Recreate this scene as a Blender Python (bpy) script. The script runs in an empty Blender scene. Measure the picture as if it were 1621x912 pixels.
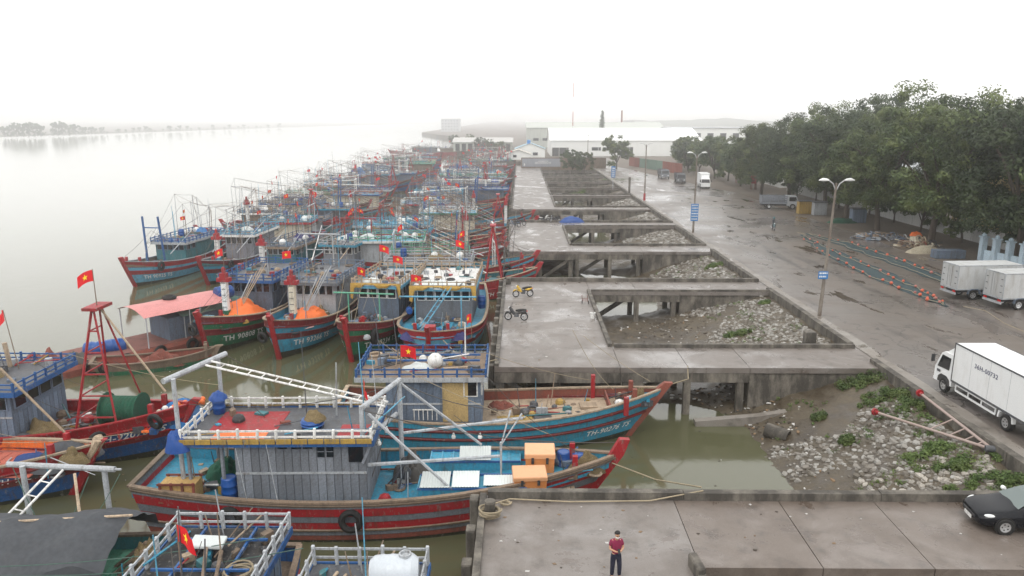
import bpy, math, random
import numpy as np
from mathutils import Vector, noise, Matrix
random.seed(7)
R = math.radians
SC = bpy.context.scene
COL = SC.collection

# ------------------------------------------------------------------ camera
F_PX, CAM_H = 1180.0, 15.0
PITCH, YAW = math.atan(268 / 1180.0), math.atan(13.5 / 1180.0)
cam_d = bpy.data.cameras.new('camera'); cam = bpy.data.objects.new('camera', cam_d); COL.objects.link(cam)
cam_d.sensor_width = 36.0; cam_d.lens = 36.0 * F_PX / 1621.0
cam_d.clip_start = 0.3; cam_d.clip_end = 9000
cam.location = (0, 0, CAM_H); cam.rotation_euler = (R(90) - PITCH, 0, YAW)
SC.camera = cam
SC.render.resolution_x, SC.render.resolution_y = 1024, 576

# ------------------------------------------------------------------ sky, sun, exposure
SUN_EL, SUN_ROT = R(58), R(200)
world = bpy.data.worlds.new('World'); SC.world = world; world.use_nodes = True
wn = world.node_tree.nodes; wl = world.node_tree.links; wn.clear()
w_out = wn.new('ShaderNodeOutputWorld')
sky = wn.new('ShaderNodeTexSky'); sky.sky_type = 'NISHITA'; sky.sun_disc = False
sky.sun_elevation = SUN_EL; sky.sun_rotation = SUN_ROT; sky.dust_density = 6; sky.air_density = 1.0
b_sky = wn.new('ShaderNodeBackground'); b_sky.inputs[1].default_value = 0.05
wl.new(sky.outputs[0], b_sky.inputs[0])
b_cloud = wn.new('ShaderNodeBackground'); b_cloud.inputs[0].default_value = (1.0, 0.995, 0.985, 1); b_cloud.inputs[1].default_value = 1.25
w_mix = wn.new('ShaderNodeMixShader'); w_mix.inputs[0].default_value = 0.9      # an even overcast with the sky behind it
wl.new(b_sky.outputs[0], w_mix.inputs[1]); wl.new(b_cloud.outputs[0], w_mix.inputs[2]); wl.new(w_mix.outputs[0], w_out.inputs[0])
sun_d = bpy.data.lights.new('sun', 'SUN'); sun_d.energy = 0.7; sun_d.angle = R(25); sun_d.color = (1, 0.96, 0.9)
sun = bpy.data.objects.new('sun', sun_d); COL.objects.link(sun)
sun.rotation_euler = (R(90) - SUN_EL, 0, R(180) - SUN_ROT)
vs = SC.view_settings
vs.view_transform = 'Standard'; vs.look = 'None'; vs.gamma = 1; vs.use_curve_mapping = False; vs.exposure = 0.52
cy = SC.cycles
cy.max_bounces = 10; cy.diffuse_bounces = 3; cy.glossy_bounces = 3; cy.transmission_bounces = 3; cy.volume_bounces = 6
cy.transparent_max_bounces = 8; cy.use_denoising = True

# ------------------------------------------------------------------ pixel -> place
def _ray(u, v):
    cp, sp, cyw, syw = math.cos(PITCH), math.sin(PITCH), math.cos(YAW), math.sin(YAW)
    a, b = (u - 810.5) / F_PX, -(v - 456) / F_PX
    return Vector((-syw * cp + a * cyw - b * syw * sp, cyw * cp + a * syw + b * cyw * sp, -sp + b * cp))
def at(u, v, z=0.0):                    # where the pixel's ray meets the level z
    r = _ray(u, v); t = (z - CAM_H) / r.z
    return Vector((r.x * t, r.y * t, z))
def atY(u, v, y):                       # where it meets the vertical plane at distance y
    r = _ray(u, v); t = y / r.y
    return Vector((r.x * t, y, CAM_H + r.z * t))

# ------------------------------------------------------------------ mesh building
class MB:
    def __init__(s): s.v = []; s.f = []; s.m = []
    def add(s, vs_, fs, mat=0):
        o = len(s.v); s.v.extend([tuple(p) for p in vs_])
        for q in fs: s.f.append([i + o for i in q]); s.m.append(mat)
        return s
    def bx(s, x0, x1, y0, y1, z0, z1, mat=0):
        return s.add([(x0,y0,z0),(x1,y0,z0),(x1,y1,z0),(x0,y1,z0),(x0,y0,z1),(x1,y0,z1),(x1,y1,z1),(x0,y1,z1)],
                     [(3,2,1,0),(4,5,6,7),(0,1,5,4),(1,2,6,5),(2,3,7,6),(3,0,4,7)], mat)
    def bevbx(s, x0, x1, y0, y1, z0, z1, b, mat=0):   # box with chamfered top and upright edges
        def ring(i, z): return [(x0+i,y0,z),(x1-i,y0,z),(x1,y0+i,z),(x1,y1-i,z),(x1-i,y1,z),(x0+i,y1,z),(x0,y1-i,z),(x0,y0+i,z)]
        def ring2(i, z): return [(x0+i,y0+i*.6,z),(x1-i,y0+i*.6,z),(x1-i*.6,y0+i,z),(x1-i*.6,y1-i,z),(x1-i,y1-i*.6,z),(x0+i,y1-i*.6,z),(x0+i*.6,y1-i,z),(x0+i*.6,y0+i,z)]
        v = ring(b, z0) + ring(b, z1 - b) + ring2(b, z1)
        f = [tuple(range(7, -1, -1)), tuple(range(16, 24))]
        for k in (0, 8):
            for i in range(8): f.append((k+i, k+(i+1) % 8, k+8+(i+1) % 8, k+8+i))
        return s.add(v, f, mat)
    def bar(s, p0, p1, w, h=None, mat=0, up=(0, 0, 1)):
        h = h or w; p0 = Vector(p0); p1 = Vector(p1); d = (p1 - p0).normalized()
        u = Vector(up)
        if abs(d.dot(u)) > .98: u = Vector((1, 0, 0))
        a = d.cross(u).normalized() * (w / 2); b = a.cross(d).normalized() * (h / 2)
        v = [p0-a-b, p0+a-b, p0+a+b, p0-a+b, p1-a-b, p1+a-b, p1+a+b, p1-a+b]
        return s.add(v, [(3,2,1,0),(4,5,6,7),(0,1,5,4),(1,2,6,5),(2,3,7,6),(3,0,4,7)], mat)
    def tube(s, p0, p1, r0, r1=None, n=7, mat=0): return s.path([p0, p1], [r0, r0 if r1 is None else r1], n, mat)
    def path(s, pts, r, n=6, mat=0):
        pts = [Vector(p) for p in pts]; k = len(pts)
        if not isinstance(r, (list, tuple)): r = [r] * k
        v = []; f = []; pu = None
        for i, p in enumerate(pts):
            d = (pts[min(i+1, k-1)] - pts[max(i-1, 0)])
            d = d.normalized() if d.length > 1e-9 else Vector((0, 0, 1))
            u = pu if pu is not None else (Vector((0, 0, 1)) if abs(d.z) < .9 else Vector((1, 0, 0)))
            a = u - d * u.dot(d)
            if a.length < 1e-4: a = Vector((1, 0, 0)) - d * d.x
            a.normalize(); pu = a; b = d.cross(a)
            for j in range(n):
                t = 2 * math.pi * j / n
                v.append(p + (a * math.cos(t) + b * math.sin(t)) * r[i])
        for i in range(k - 1):
            for j in range(n):
                f.append((i*n+j, i*n+(j+1) % n, (i+1)*n+(j+1) % n, (i+1)*n+j))
        f.append(tuple(range(n-1, -1, -1))); f.append(tuple((k-1)*n+j for j in range(n)))
        return s.add(v, f, mat)
    def lathe(s, prof, n=14, c=(0, 0, 0), axis='z', mat=0, cap=True):
        v = []; f = []; c = Vector(c); k = len(prof)
        for r, z in prof:
            for j in range(n):
                t = 2 * math.pi * j / n; x, y = r * math.cos(t), r * math.sin(t)
                v.append(c + Vector((x, y, z) if axis == 'z' else (z, x, y) if axis == 'x' else (y, z, x)))
        for i in range(k - 1):
            for j in range(n): f.append((i*n+j, i*n+(j+1) % n, (i+1)*n+(j+1) % n, (i+1)*n+j))
        if cap and prof[0][0] > 1e-6: f.append(tuple(range(n-1, -1, -1)))
        if cap and prof[-1][0] > 1e-6: f.append(tuple((k-1)*n+j for j in range(n)))
        return s.add(v, f, mat)
    def torus(s, c, Rr, r, axis='y', n=18, m=8, mat=0):
        prof = [(Rr + r*math.cos(2*math.pi*i/m), r*math.sin(2*math.pi*i/m)) for i in range(m)]
        v = []; f = []; c = Vector(c)
        for i in range(n):
            t = 2*math.pi*i/n
            for q, z in prof:
                x, y = q*math.cos(t), q*math.sin(t)
                v.append(c + Vector((x, z, y) if axis == 'y' else (z, x, y) if axis == 'x' else (x, y, z)))
        for i in range(n):
            for j in range(m): f.append((i*m+j, i*m+(j+1) % m, ((i+1) % n)*m+(j+1) % m, ((i+1) % n)*m+j))
        return s.add(v, f, mat)
    def sheet(s, rows, mat=0, flip=False):
        h = len(rows); w = len(rows[0]); v = [p for r in rows for p in r]; f = []
        for i in range(h-1):
            for j in range(w-1):
                q = (i*w+j, i*w+j+1, (i+1)*w+j+1, (i+1)*w+j)
                f.append(q[::-1] if flip else q)
        return s.add(v, f, mat)
    def prism(s, poly, z0, z1, mat=0):
        n = len(poly); v = [(x, y, z0) for x, y in poly] + [(x, y, z1) for x, y in poly]
        f = [tuple(range(n-1, -1, -1)), tuple(range(n, 2*n))] + [(i, (i+1) % n, n+(i+1) % n, n+i) for i in range(n)]
        return s.add(v, f, mat)
    def xprism(s, poly, y0, y1, mat=0):      # outline in x,z pushed along y
        n = len(poly); v = [(x, y0, z) for x, z in poly] + [(x, y1, z) for x, z in poly]
        f = [tuple(range(n)), tuple(range(2*n-1, n-1, -1))] + [(i, n+i, n+(i+1) % n, (i+1) % n) for i in range(n)]
        return s.add(v, f, mat)
    def mesh(s, name, mats, smooth=False):
        me = bpy.data.meshes.new(name); me.from_pydata(s.v, [], s.f)
        if not isinstance(mats, (list, tuple)): mats = [mats]
        for m in mats: me.materials.append(m)
        if len(mats) > 1: me.polygons.foreach_set('material_index', s.m)
        if smooth:
            me.polygons.foreach_set('use_smooth', [True] * len(s.f)); me.set_sharp_from_angle(angle=R(38))
        me.update(); return me
    def build(s, name, mats, parent=None, smooth=False):
        return obj(name, s.mesh(name, mats, smooth), parent)

def obj(name, me, parent=None, loc=None, rot=None, scale=None):
    o = bpy.data.objects.new(name, me); COL.objects.link(o)
    if parent is not None: o.parent = parent
    if loc is not None: o.location = loc
    if rot is not None: o.rotation_euler = rot
    if scale is not None: o.scale = scale if isinstance(scale, (tuple, list, Vector)) else (scale,) * 3
    return o
def tag(o, label, cat, group=None, kind=None):
    o['label'] = label
    if cat: o['category'] = cat
    if group: o['group'] = group
    if kind: o['kind'] = kind
    return o
def thing(name, label, cat, loc=(0, 0, 0), rz=0.0, group=None):
    o = obj(name, None, None, loc, (0, 0, rz)); o.empty_display_size = .3
    return tag(o, label, cat, group)
def struct(o): o['kind'] = 'structure'; return o
def copy_tree(o, parent=None):
    c = o.copy(); COL.objects.link(c); c.parent = parent
    for ch in KIDS.get(o.name, [k for k in o.children]): copy_tree(ch, c)
    return c
KIDS = {}
def nz(x, y, z=0.0): return noise.noise(Vector((x, y, z)))

# ------------------------------------------------------------------ materials
MATS = {}
def M(key, col, rough=.6, var=.25, dirt=.3, dcol=(.05, .045, .035), scale=1.0, metal=0.0, streak=.3, bump=.15, rnd=.12, spec=.4, fine=14.0, wear=0.0, wcol=(.20, .19, .17)):
    if key in MATS: return MATS[key]
    m = bpy.data.materials.new(key); m.use_nodes = True; nt = m.node_tree; n = nt.nodes; l = nt.links
    b = n['Principled BSDF']; b.inputs['Metallic'].default_value = metal; b.inputs['Specular IOR Level'].default_value = spec
    tc = n.new('ShaderNodeTexCoord'); mp = n.new('ShaderNodeMapping'); mp.inputs['Scale'].default_value = (scale, scale, scale * streak)
    oi = n.new('ShaderNodeObjectInfo')
    l.new(tc.outputs['Object'], mp.inputs[0]); l.new(oi.outputs['Random'], mp.inputs['Location'])
    n1 = n.new('ShaderNodeTexNoise'); n1.inputs['Scale'].default_value = 1.6; n1.inputs['Detail'].default_value = 7; n1.inputs['Roughness'].default_value = .68
    n2 = n.new('ShaderNodeTexNoise'); n2.inputs['Scale'].default_value = fine; n2.inputs['Detail'].default_value = 4
    l.new(mp.outputs[0], n1.inputs[0]); l.new(tc.outputs['Object'], n2.inputs[0])
    r1 = n.new('ShaderNodeMapRange'); r1.inputs[1].default_value = .50; r1.inputs[2].default_value = .72; r1.inputs[3].default_value = 0; r1.inputs[4].default_value = dirt
    l.new(n1.outputs[0], r1.inputs[0])
    hs = n.new('ShaderNodeHueSaturation'); hs.inputs['Color'].default_value = (*col, 1)
    vm = n.new('ShaderNodeMapRange'); vm.inputs[3].default_value = 1 - var; vm.inputs[4].default_value = 1 + var; vm.inputs[1].default_value = .25; vm.inputs[2].default_value = .75
    l.new(n2.outputs[0], vm.inputs[0])
    om = n.new('ShaderNodeMapRange'); om.inputs[3].default_value = 1 - rnd; om.inputs[4].default_value = 1 + rnd
    l.new(oi.outputs['Random'], om.inputs[0])
    mu = n.new('ShaderNodeMath'); mu.operation = 'MULTIPLY'; l.new(vm.outputs[0], mu.inputs[0]); l.new(om.outputs[0], mu.inputs[1])
    l.new(mu.outputs[0], hs.inputs['Value'])
    mx = n.new('ShaderNodeMix'); mx.data_type = 'RGBA'; l.new(r1.outputs[0], mx.inputs[0]); l.new(hs.outputs[0], mx.inputs[6]); mx.inputs[7].default_value = (*dcol, 1)
    csrc = mx.outputs[2]
    if wear:
        n3 = n.new('ShaderNodeTexNoise'); n3.inputs['Scale'].default_value = 5.5; n3.inputs['Detail'].default_value = 9; n3.inputs['Roughness'].default_value = .78; l.new(mp.outputs[0], n3.inputs[0])
        w3 = n.new('ShaderNodeMapRange'); w3.inputs[1].default_value = .565; w3.inputs[2].default_value = .60; w3.inputs[3].default_value = 0; w3.inputs[4].default_value = wear; l.new(n3.outputs[0], w3.inputs[0])
        m3 = n.new('ShaderNodeMix'); m3.data_type = 'RGBA'; l.new(w3.outputs[0], m3.inputs[0]); l.new(csrc, m3.inputs[6]); m3.inputs[7].default_value = (*wcol, 1); csrc = m3.outputs[2]
        n4 = n.new('ShaderNodeTexNoise'); n4.inputs['Scale'].default_value = 2.6; n4.inputs['Detail'].default_value = 6; n4.inputs['Roughness'].default_value = .6
        m4p = n.new('ShaderNodeMapping'); m4p.inputs['Scale'].default_value = (2.2, 2.2, .22); l.new(tc.outputs['Object'], m4p.inputs[0]); l.new(m4p.outputs[0], n4.inputs[0])
        w4 = n.new('ShaderNodeMapRange'); w4.inputs[1].default_value = .56; w4.inputs[2].default_value = .72; w4.inputs[3].default_value = 0; w4.inputs[4].default_value = wear; l.new(n4.outputs[0], w4.inputs[0])
        m4 = n.new('ShaderNodeMix'); m4.data_type = 'RGBA'; l.new(w4.outputs[0], m4.inputs[0]); l.new(csrc, m4.inputs[6]); m4.inputs[7].default_value = (.075, .05, .032, 1); csrc = m4.outputs[2]
    l.new(csrc, b.inputs['Base Color'])
    rr = n.new('ShaderNodeMapRange'); rr.inputs[3].default_value = max(.05, rough - .15); rr.inputs[4].default_value = min(1, rough + .15)
    l.new(n1.outputs[0], rr.inputs[0]); l.new(rr.outputs[0], b.inputs['Roughness'])
    if bump:
        bp = n.new('ShaderNodeBump'); bp.inputs['Strength'].default_value = bump; bp.inputs['Distance'].default_value = .03
        l.new(n2.outputs[0], bp.inputs['Height']); l.new(bp.outputs[0], b.inputs['Normal'])
    MATS[key] = m; return m

PAL = {  # painted and bare surfaces
 'blue': (.016, .085, .25), 'deepblue': (.010, .045, .16), 'lightblue': (.10, .32, .46), 'cyan': (.035, .25, .38), 'teal': (.035, .15, .17),
 'green': (.012, .12, .055), 'palegreen': (.10, .33, .22), 'red': (.30, .012, .018), 'darkred': (.15, .014, .018), 'rust': (.19, .055, .038), 'pink': (.36, .13, .11),
 'grey': (.17, .185, .21), 'bluegrey': (.13, .17, .23), 'palegrey': (.36, .38, .40), 'white': (.68, .68, .66), 'cream': (.58, .53, .42), 'wood': (.19, .14, .10), 'palewood': (.36, .28, .20),
 'black': (.012, .012, .013), 'dark': (.035, .036, .04), 'yellow': (.60, .38, .04), 'ochre': (.34, .22, .05), 'orange': (.80, .17, .03), 'slate': (.07, .075, .085), 'slime': (.030, .032, .018)}
def P(k, **kw):
    d = dict(rough=.55, dirt=.5, var=.25, wear=.62)
    if k in ('wood', 'palewood', 'rust', 'grey', 'bluegrey'): d.update(rough=.8, dirt=.6, wear=.45, wcol=(.09, .08, .07), rnd=.24)
    d.update(kw); return M('paint_' + k, PAL[k], **d)
def plastic(k, col): return M('plastic_' + k, col, rough=.35, var=.06, dirt=.12, bump=.03, rnd=.06)
def glassmat():
    if 'glass' in MATS: return MATS['glass']
    m = bpy.data.materials.new('window_glass'); m.use_nodes = True; b = m.node_tree.nodes['Principled BSDF']
    b.inputs['Base Color'].default_value = (.012, .014, .016, 1); b.inputs['Roughness'].default_value = .08
    MATS['glass'] = m; return m
GLASS = glassmat()
ROPE = M('rope', (.30, .25, .17), rough=.9, var=.3, dirt=.3, fine=40)
DROPE = M('dark_rope', (.07, .065, .06), rough=.9, var=.3, dirt=.3, fine=40)
RUBBER = M('rubber', (.012, .012, .012), rough=.75, var=.3, dirt=.25, dcol=(.08, .07, .06))
STEEL = M('galvanised_steel', (.42, .43, .43), rough=.45, metal=.3, var=.12, dirt=.5, dcol=(.16, .10, .06), bump=.05)
FLAGRED = M('flag_cloth', (.62, .012, .018), rough=.8, var=.08, dirt=.0, bump=.0)
STAR = M('flag_star', (.85, .62, .03), rough=.8, var=.05, dirt=.0, bump=.0)

def nodes_of(name):
    m = bpy.data.materials.new(name); m.use_nodes = True
    return m, m.node_tree.nodes, m.node_tree.links, m.node_tree.nodes['Principled BSDF']
def texnoise(n, l, src, scale, detail=6, rough=.6, dist=0):
    t = n.new('ShaderNodeTexNoise'); t.inputs['Scale'].default_value = scale; t.inputs['Detail'].default_value = detail
    t.inputs['Roughness'].default_value = rough; t.inputs['Distortion'].default_value = dist; l.new(src, t.inputs[0]); return t.outputs[0]
def ramp(n, l, src, stops):
    r = n.new('ShaderNodeValToRGB'); e = r.color_ramp.elements
    while len(e) > 1: e.remove(e[-1])
    e[0].position = stops[0][0]; c = stops[0][1]; e[0].color = (*c, 1) if isinstance(c, tuple) else (c, c, c, 1)
    for p, c in stops[1:]:
        q = e.new(p); q.color = (*c, 1) if isinstance(c, tuple) else (c, c, c, 1)
    l.new(src, r.inputs[0]); return r.outputs[0]
def mixc(n, l, fac, a, b, mode='MIX'):
    x = n.new('ShaderNodeMix'); x.data_type = 'RGBA'; x.blend_type = mode
    for i, s in ((0, fac), (6, a), (7, b)):
        if hasattr(s, 'is_linked'): l.new(s, x.inputs[i])
        else: x.inputs[i].default_value = s if not isinstance(s, tuple) else (*s, 1)
    return x.outputs[2]
def bumpn(n, l, b, h, strength, dist=.05):
    p = n.new('ShaderNodeBump'); p.inputs['Strength'].default_value = strength; p.inputs['Distance'].default_value = dist
    l.new(h, p.inputs['Height']); l.new(p.outputs[0], b.inputs['Normal'])
def mapping(n, l, scale, kind='Object'):
    tc = n.new('ShaderNodeTexCoord'); mp = n.new('ShaderNodeMapping'); mp.inputs['Scale'].default_value = scale; l.new(tc.outputs[kind], mp.inputs[0]); return mp.outputs[0]

def concrete(name, base, warm, wet, dark=(.05, .047, .042)):
    m, n, l, b = nodes_of(name); o = mapping(n, l, (1, 1, 1))
    big = texnoise(n, l, o, .16, 8, .66, .8); med = texnoise(n, l, o, .55, 8, .7, .3); mid = texnoise(n, l, o, 1.1, 8, .7); fine = texnoise(n, l, o, 22, 4)
    c = mixc(n, l, ramp(n, l, big, [(.35, 0.), (.65, 1.)]), base, warm)
    c = mixc(n, l, ramp(n, l, med, [(.46, 0.), (.58, .5), (.72, .7)]), c, (base[0] * .55, base[1] * .5, base[2] * .45))
    c = mixc(n, l, ramp(n, l, mid, [(.54, 0.), (.70, .55)]), c, dark)
    c = mixc(n, l, .35, c, ramp(n, l, fine, [(.3, .35), (.7, 1.)]), 'MULTIPLY')
    l.new(c, b.inputs['Base Color'])
    l.new(ramp(n, l, big, [(.36, wet[0]), (.47, wet[1]), (.58, wet[1]), (.66, wet[0])]), b.inputs['Roughness'])
    b.inputs['Specular IOR Level'].default_value = .5
    pu = ramp(n, l, texnoise(n, l, o, .5, 9, .7, .25), [(.575, 0.), (.62, 1.)])      # standing rain water
    l.new(mixc(n, l, pu, c, mixc(n, l, 1.0, c, (.76, .72, .69), 'MULTIPLY')), b.inputs['Base Color'])
    ro_ = b.inputs['Roughness'].links[0].from_socket; l.new(mixc(n, l, pu, ro_, (.07, .07, .07)), b.inputs['Roughness'])
    inv = n.new('ShaderNodeMath'); inv.operation = 'SUBTRACT'; inv.inputs[0].default_value = 1; l.new(pu, inv.inputs[1])
    mh = n.new('ShaderNodeMath'); mh.operation = 'MULTIPLY'; l.new(mid, mh.inputs[0]); l.new(inv.outputs[0], mh.inputs[1])
    bumpn(n, l, b, mh.outputs[0], .15, .03); return m
def wallconc(name, base, dark=(.045, .04, .034)):
    m, n, l, b = nodes_of(name); o = mapping(n, l, (1, 1, .35)); o2 = mapping(n, l, (1, 1, 1))
    s = texnoise(n, l, o, 1.0, 8, .7); fine = texnoise(n, l, o2, 9, 6, .7)
    c = mixc(n, l, ramp(n, l, s, [(.36, 0.), (.58, .9)]), base, dark)
    c = mixc(n, l, .5, c, ramp(n, l, fine, [(.3, .4), (.7, 1.)]), 'MULTIPLY')
    l.new(c, b.inputs['Base Color']); b.inputs['Roughness'].default_value = .85; bumpn(n, l, b, fine, .35, .03); return m
DECK = concrete('wet_concrete', (.235, .216, .203), (.160, .135, .116), (.14, .5))
DECK2 = concrete('silty_concrete', (.195, .166, .146), (.135, .107, .086), (.12, .45))
BEAM = wallconc('stained_concrete', (.24, .215, .18))
KERB = wallconc('mossy_kerb', (.20, .18, .15))
# ------------------------------------------------------------------ water
WL = -3.1
m, n, l, b = nodes_of('river_water'); o = mapping(n, l, (1, 1, 1))
big = texnoise(n, l, o, .05, 3); 
l.new(mixc(n, l, big, (.078, .080, .044), (.094, .092, .052)), b.inputs['Base Color'])
b.inputs['Roughness'].default_value = .085; b.inputs['IOR'].default_value = 1.55
w1 = texnoise(n, l, mapping(n, l, (1.2, .7, 1)), 1.0, 3, .5); w2 = texnoise(n, l, mapping(n, l, (.16, .1, 1)), 1.0, 2, .5)
ad = n.new('ShaderNodeMath'); ad.operation = 'ADD'; l.new(w1, ad.inputs[0]); l.new(w2, ad.inputs[1])
bumpn(n, l, b, ad.outputs[0], .16, .05)
WATER = m
mb = MB(); mb.add([(-2500, -60, WL), (900, -60, WL), (900, 3900, WL), (-2500, 3900, WL)], [(0, 1, 2, 3)])
struct(mb.build('river_water', WATER))

# ------------------------------------------------------------------ mud bank
PER, JL, GAP0 = 41.3, 25.2, 2.6
def in_gap(y): return ((y - GAP0) % PER) > JL
def bank_z(x, y):
    yy = (y - GAP0) % PER
    g = min(1, max(0, (yy - JL + 2) / 4)) if yy > JL - 2 else (1 - min(1, max(0, (yy + 1) / 4)) if yy < 3 else 0)
    toe = -2.72 - g * 1.03
    if x < 12.5: z = toe - max(0, (12.0 - x)) * (.028 + .105 * g) + (.0 if x < 11 else (x - 11) * .1 )
    else:
        t = min(1, (x - 12.5) / 9.0); z = toe + .15 + (-.55 - toe) * t ** .9
    return z + .16 * nz(x * .5, y * .5, 3) + .10 * nz(x * 1.7, y * 1.7, 9) + .05 * nz(x * 3.9, y * 3.9, 5)
m, n, l, b = nodes_of('wet_mud'); o = mapping(n, l, (1, 1, 1))
a1 = texnoise(n, l, o, .45, 8, .65); a2 = texnoise(n, l, o, 5, 6, .7)
c = mixc(n, l, ramp(n, l, a1, [(.38, 0.), (.62, 1.)]), (.055, .041, .026), (.115, .092, .06))
c = mixc(n, l, .6, c, ramp(n, l, a2, [(.3, .35), (.7, 1.)]), 'MULTIPLY')
l.new(c, b.inputs['Base Color']); l.new(ramp(n, l, a1, [(.4, .3), (.6, .75)]), b.inputs['Roughness']); bumpn(n, l, b, a2, .5, .08)
MUD = m
ny, nx = 900, 98
rows = [[(-2 + i * .249, 3 + j * .3, bank_z(-2 + i * .249, 3 + j * .3)) for i in range(nx)] for j in range(ny)]
struct(MB().sheet(rows).build('mud_bank', MUD, smooth=True))

# ------------------------------------------------------------------ land, road, verge
m, n, l, b = nodes_of('dirt_ground'); o = mapping(n, l, (1, 1, 1))
a1 = texnoise(n, l, o, .12, 8, .65); a2 = texnoise(n, l, o, 3, 6, .7)
c = mixc(n, l, ramp(n, l, a1, [(.35, 0.), (.65, 1.)]), (.115, .088, .068), (.17, .14, .11))
c = mixc(n, l, .6, c, ramp(n, l, a2, [(.3, .4), (.7, 1.)]), 'MULTIPLY')
l.new(c, b.inputs['Base Color']); b.inputs['Roughness'].default_value = .8; bumpn(n, l, b, a2, .4, .05)
DIRT = m
LX = 22.2
land = [(LX, -50), (900, -50), (900, 3900), (-150, 3900), (-112, 860), (-60, 660), (-44, 500), (-38, 400), (-24, 356), (LX - 24, 322), (LX - 24, 262), (LX, 262)]
mb = MB(); mb.prism(land, -4.5, -.05); struct(mb.build('ground', DIRT))
m, n, l, b = nodes_of('wet_asphalt'); o = mapping(n, l, (1, 1, 1)); ol = mapping(n, l, (.9, .10, 1))
a1 = texnoise(n, l, o, .09, 8, .6, .5); a2 = texnoise(n, l, o, 8, 6, .7); a3 = texnoise(n, l, ol, .55, 8, .68); a4 = texnoise(n, l, o, .5, 6, .7)
c = mixc(n, l, ramp(n, l, a1, [(.35, 0.), (.62, 1.)]), (.165, .150, .142), (.135, .110, .090))
c = mixc(n, l, ramp(n, l, a3, [(.55, 0.), (.64, .75)]), c, (.055, .047, .042))
c = mixc(n, l, ramp(n, l, a4, [(.60, 0.), (.68, .5)]), c, (.07, .06, .05))
c = mixc(n, l, .45, c, ramp(n, l, a2, [(.3, .45), (.7, 1.)]), 'MULTIPLY')
vo = n.new('ShaderNodeTexVoronoi'); vo.feature = 'DISTANCE_TO_EDGE'; vo.inputs['Scale'].default_value = .16; vo.inputs['Randomness'].default_value = 1
wob = n.new('ShaderNodeMix'); wob.data_type = 'VECTOR'; wob.inputs[0].default_value = .06
nzv = n.new('ShaderNodeTexNoise'); nzv.inputs['Scale'].default_value = .6; nzv.inputs['Detail'].default_value = 6; l.new(o, nzv.inputs[0])
l.new(o, wob.inputs[4]); sc_ = n.new('ShaderNodeVectorMath'); sc_.operation = 'SCALE'; sc_.inputs['Scale'].default_value = 60; l.new(nzv.outputs['Color'], sc_.inputs[0])
l.new(sc_.outputs[0], wob.inputs[5]); l.new(wob.outputs[1], vo.inputs[0])
c = mixc(n, l, ramp(n, l, vo.outputs[0], [(.0, .8), (.006, .6), (.012, 0.)]), c, (.03, .026, .023))
l.new(c, b.inputs['Base Color'])
pu = ramp(n, l, texnoise(n, l, mapping(n, l, (1, .35, 1)), .34, 9, .68, .4), [(.575, 0.), (.62, 1.)])
l.new(mixc(n, l, pu, c, mixc(n, l, 1.0, c, (.66, .62, .6), 'MULTIPLY')), b.inputs['Base Color'])
l.new(mixc(n, l, pu, ramp(n, l, a1, [(.34, .16), (.46, .30), (.6, .45)]), (.06, .06, .06)), b.inputs['Roughness']); bumpn(n, l, b, a2, .12, .02)
ROAD = m
def road_r(y): return 45 + 1.2 * nz(y * .06, 5) + .4 * nz(y * .3, 8) - max(0, (y - 150)) * .15 + (3.5 if y < 62 else 0) * min(1, (62 - y) / 10 if y < 62 else 0)
rows = []
for j in range(150):
    y = -40 + j * 2.2
    x1 = max(road_r(y), 30); rows.append([(LX + .45 + (x1 - LX - .45) * i / 10, y, -.004 - (.03 if i == 10 else 0)) for i in range(11)])
struct(MB().sheet(rows).build('road', ROAD, smooth=True))
# cross street leading to the warehouse gate
mb = MB(); mb.add([(LX + .4, 262, -.008), (34, 262, -.008), (34, 312, -.008), (LX + .4, 312, -.008)], [(0, 1, 2, 3)]); struct(mb.build('road', ROAD))
APRON = concrete('pale_apron', (.27, .25, .225), (.22, .195, .17), (.35, .6))
mb = MB(); rows = []
for j in range(128):
    y = 20 + j * 1.9; rows.append([(LX + .45, y, .001), (LX + 1.3 + .35 * nz(y * .21, 1) + .2 * nz(y * .9, 2), y, .001)])
struct(mb.sheet(rows).build('road_margin', APRON))

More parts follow.
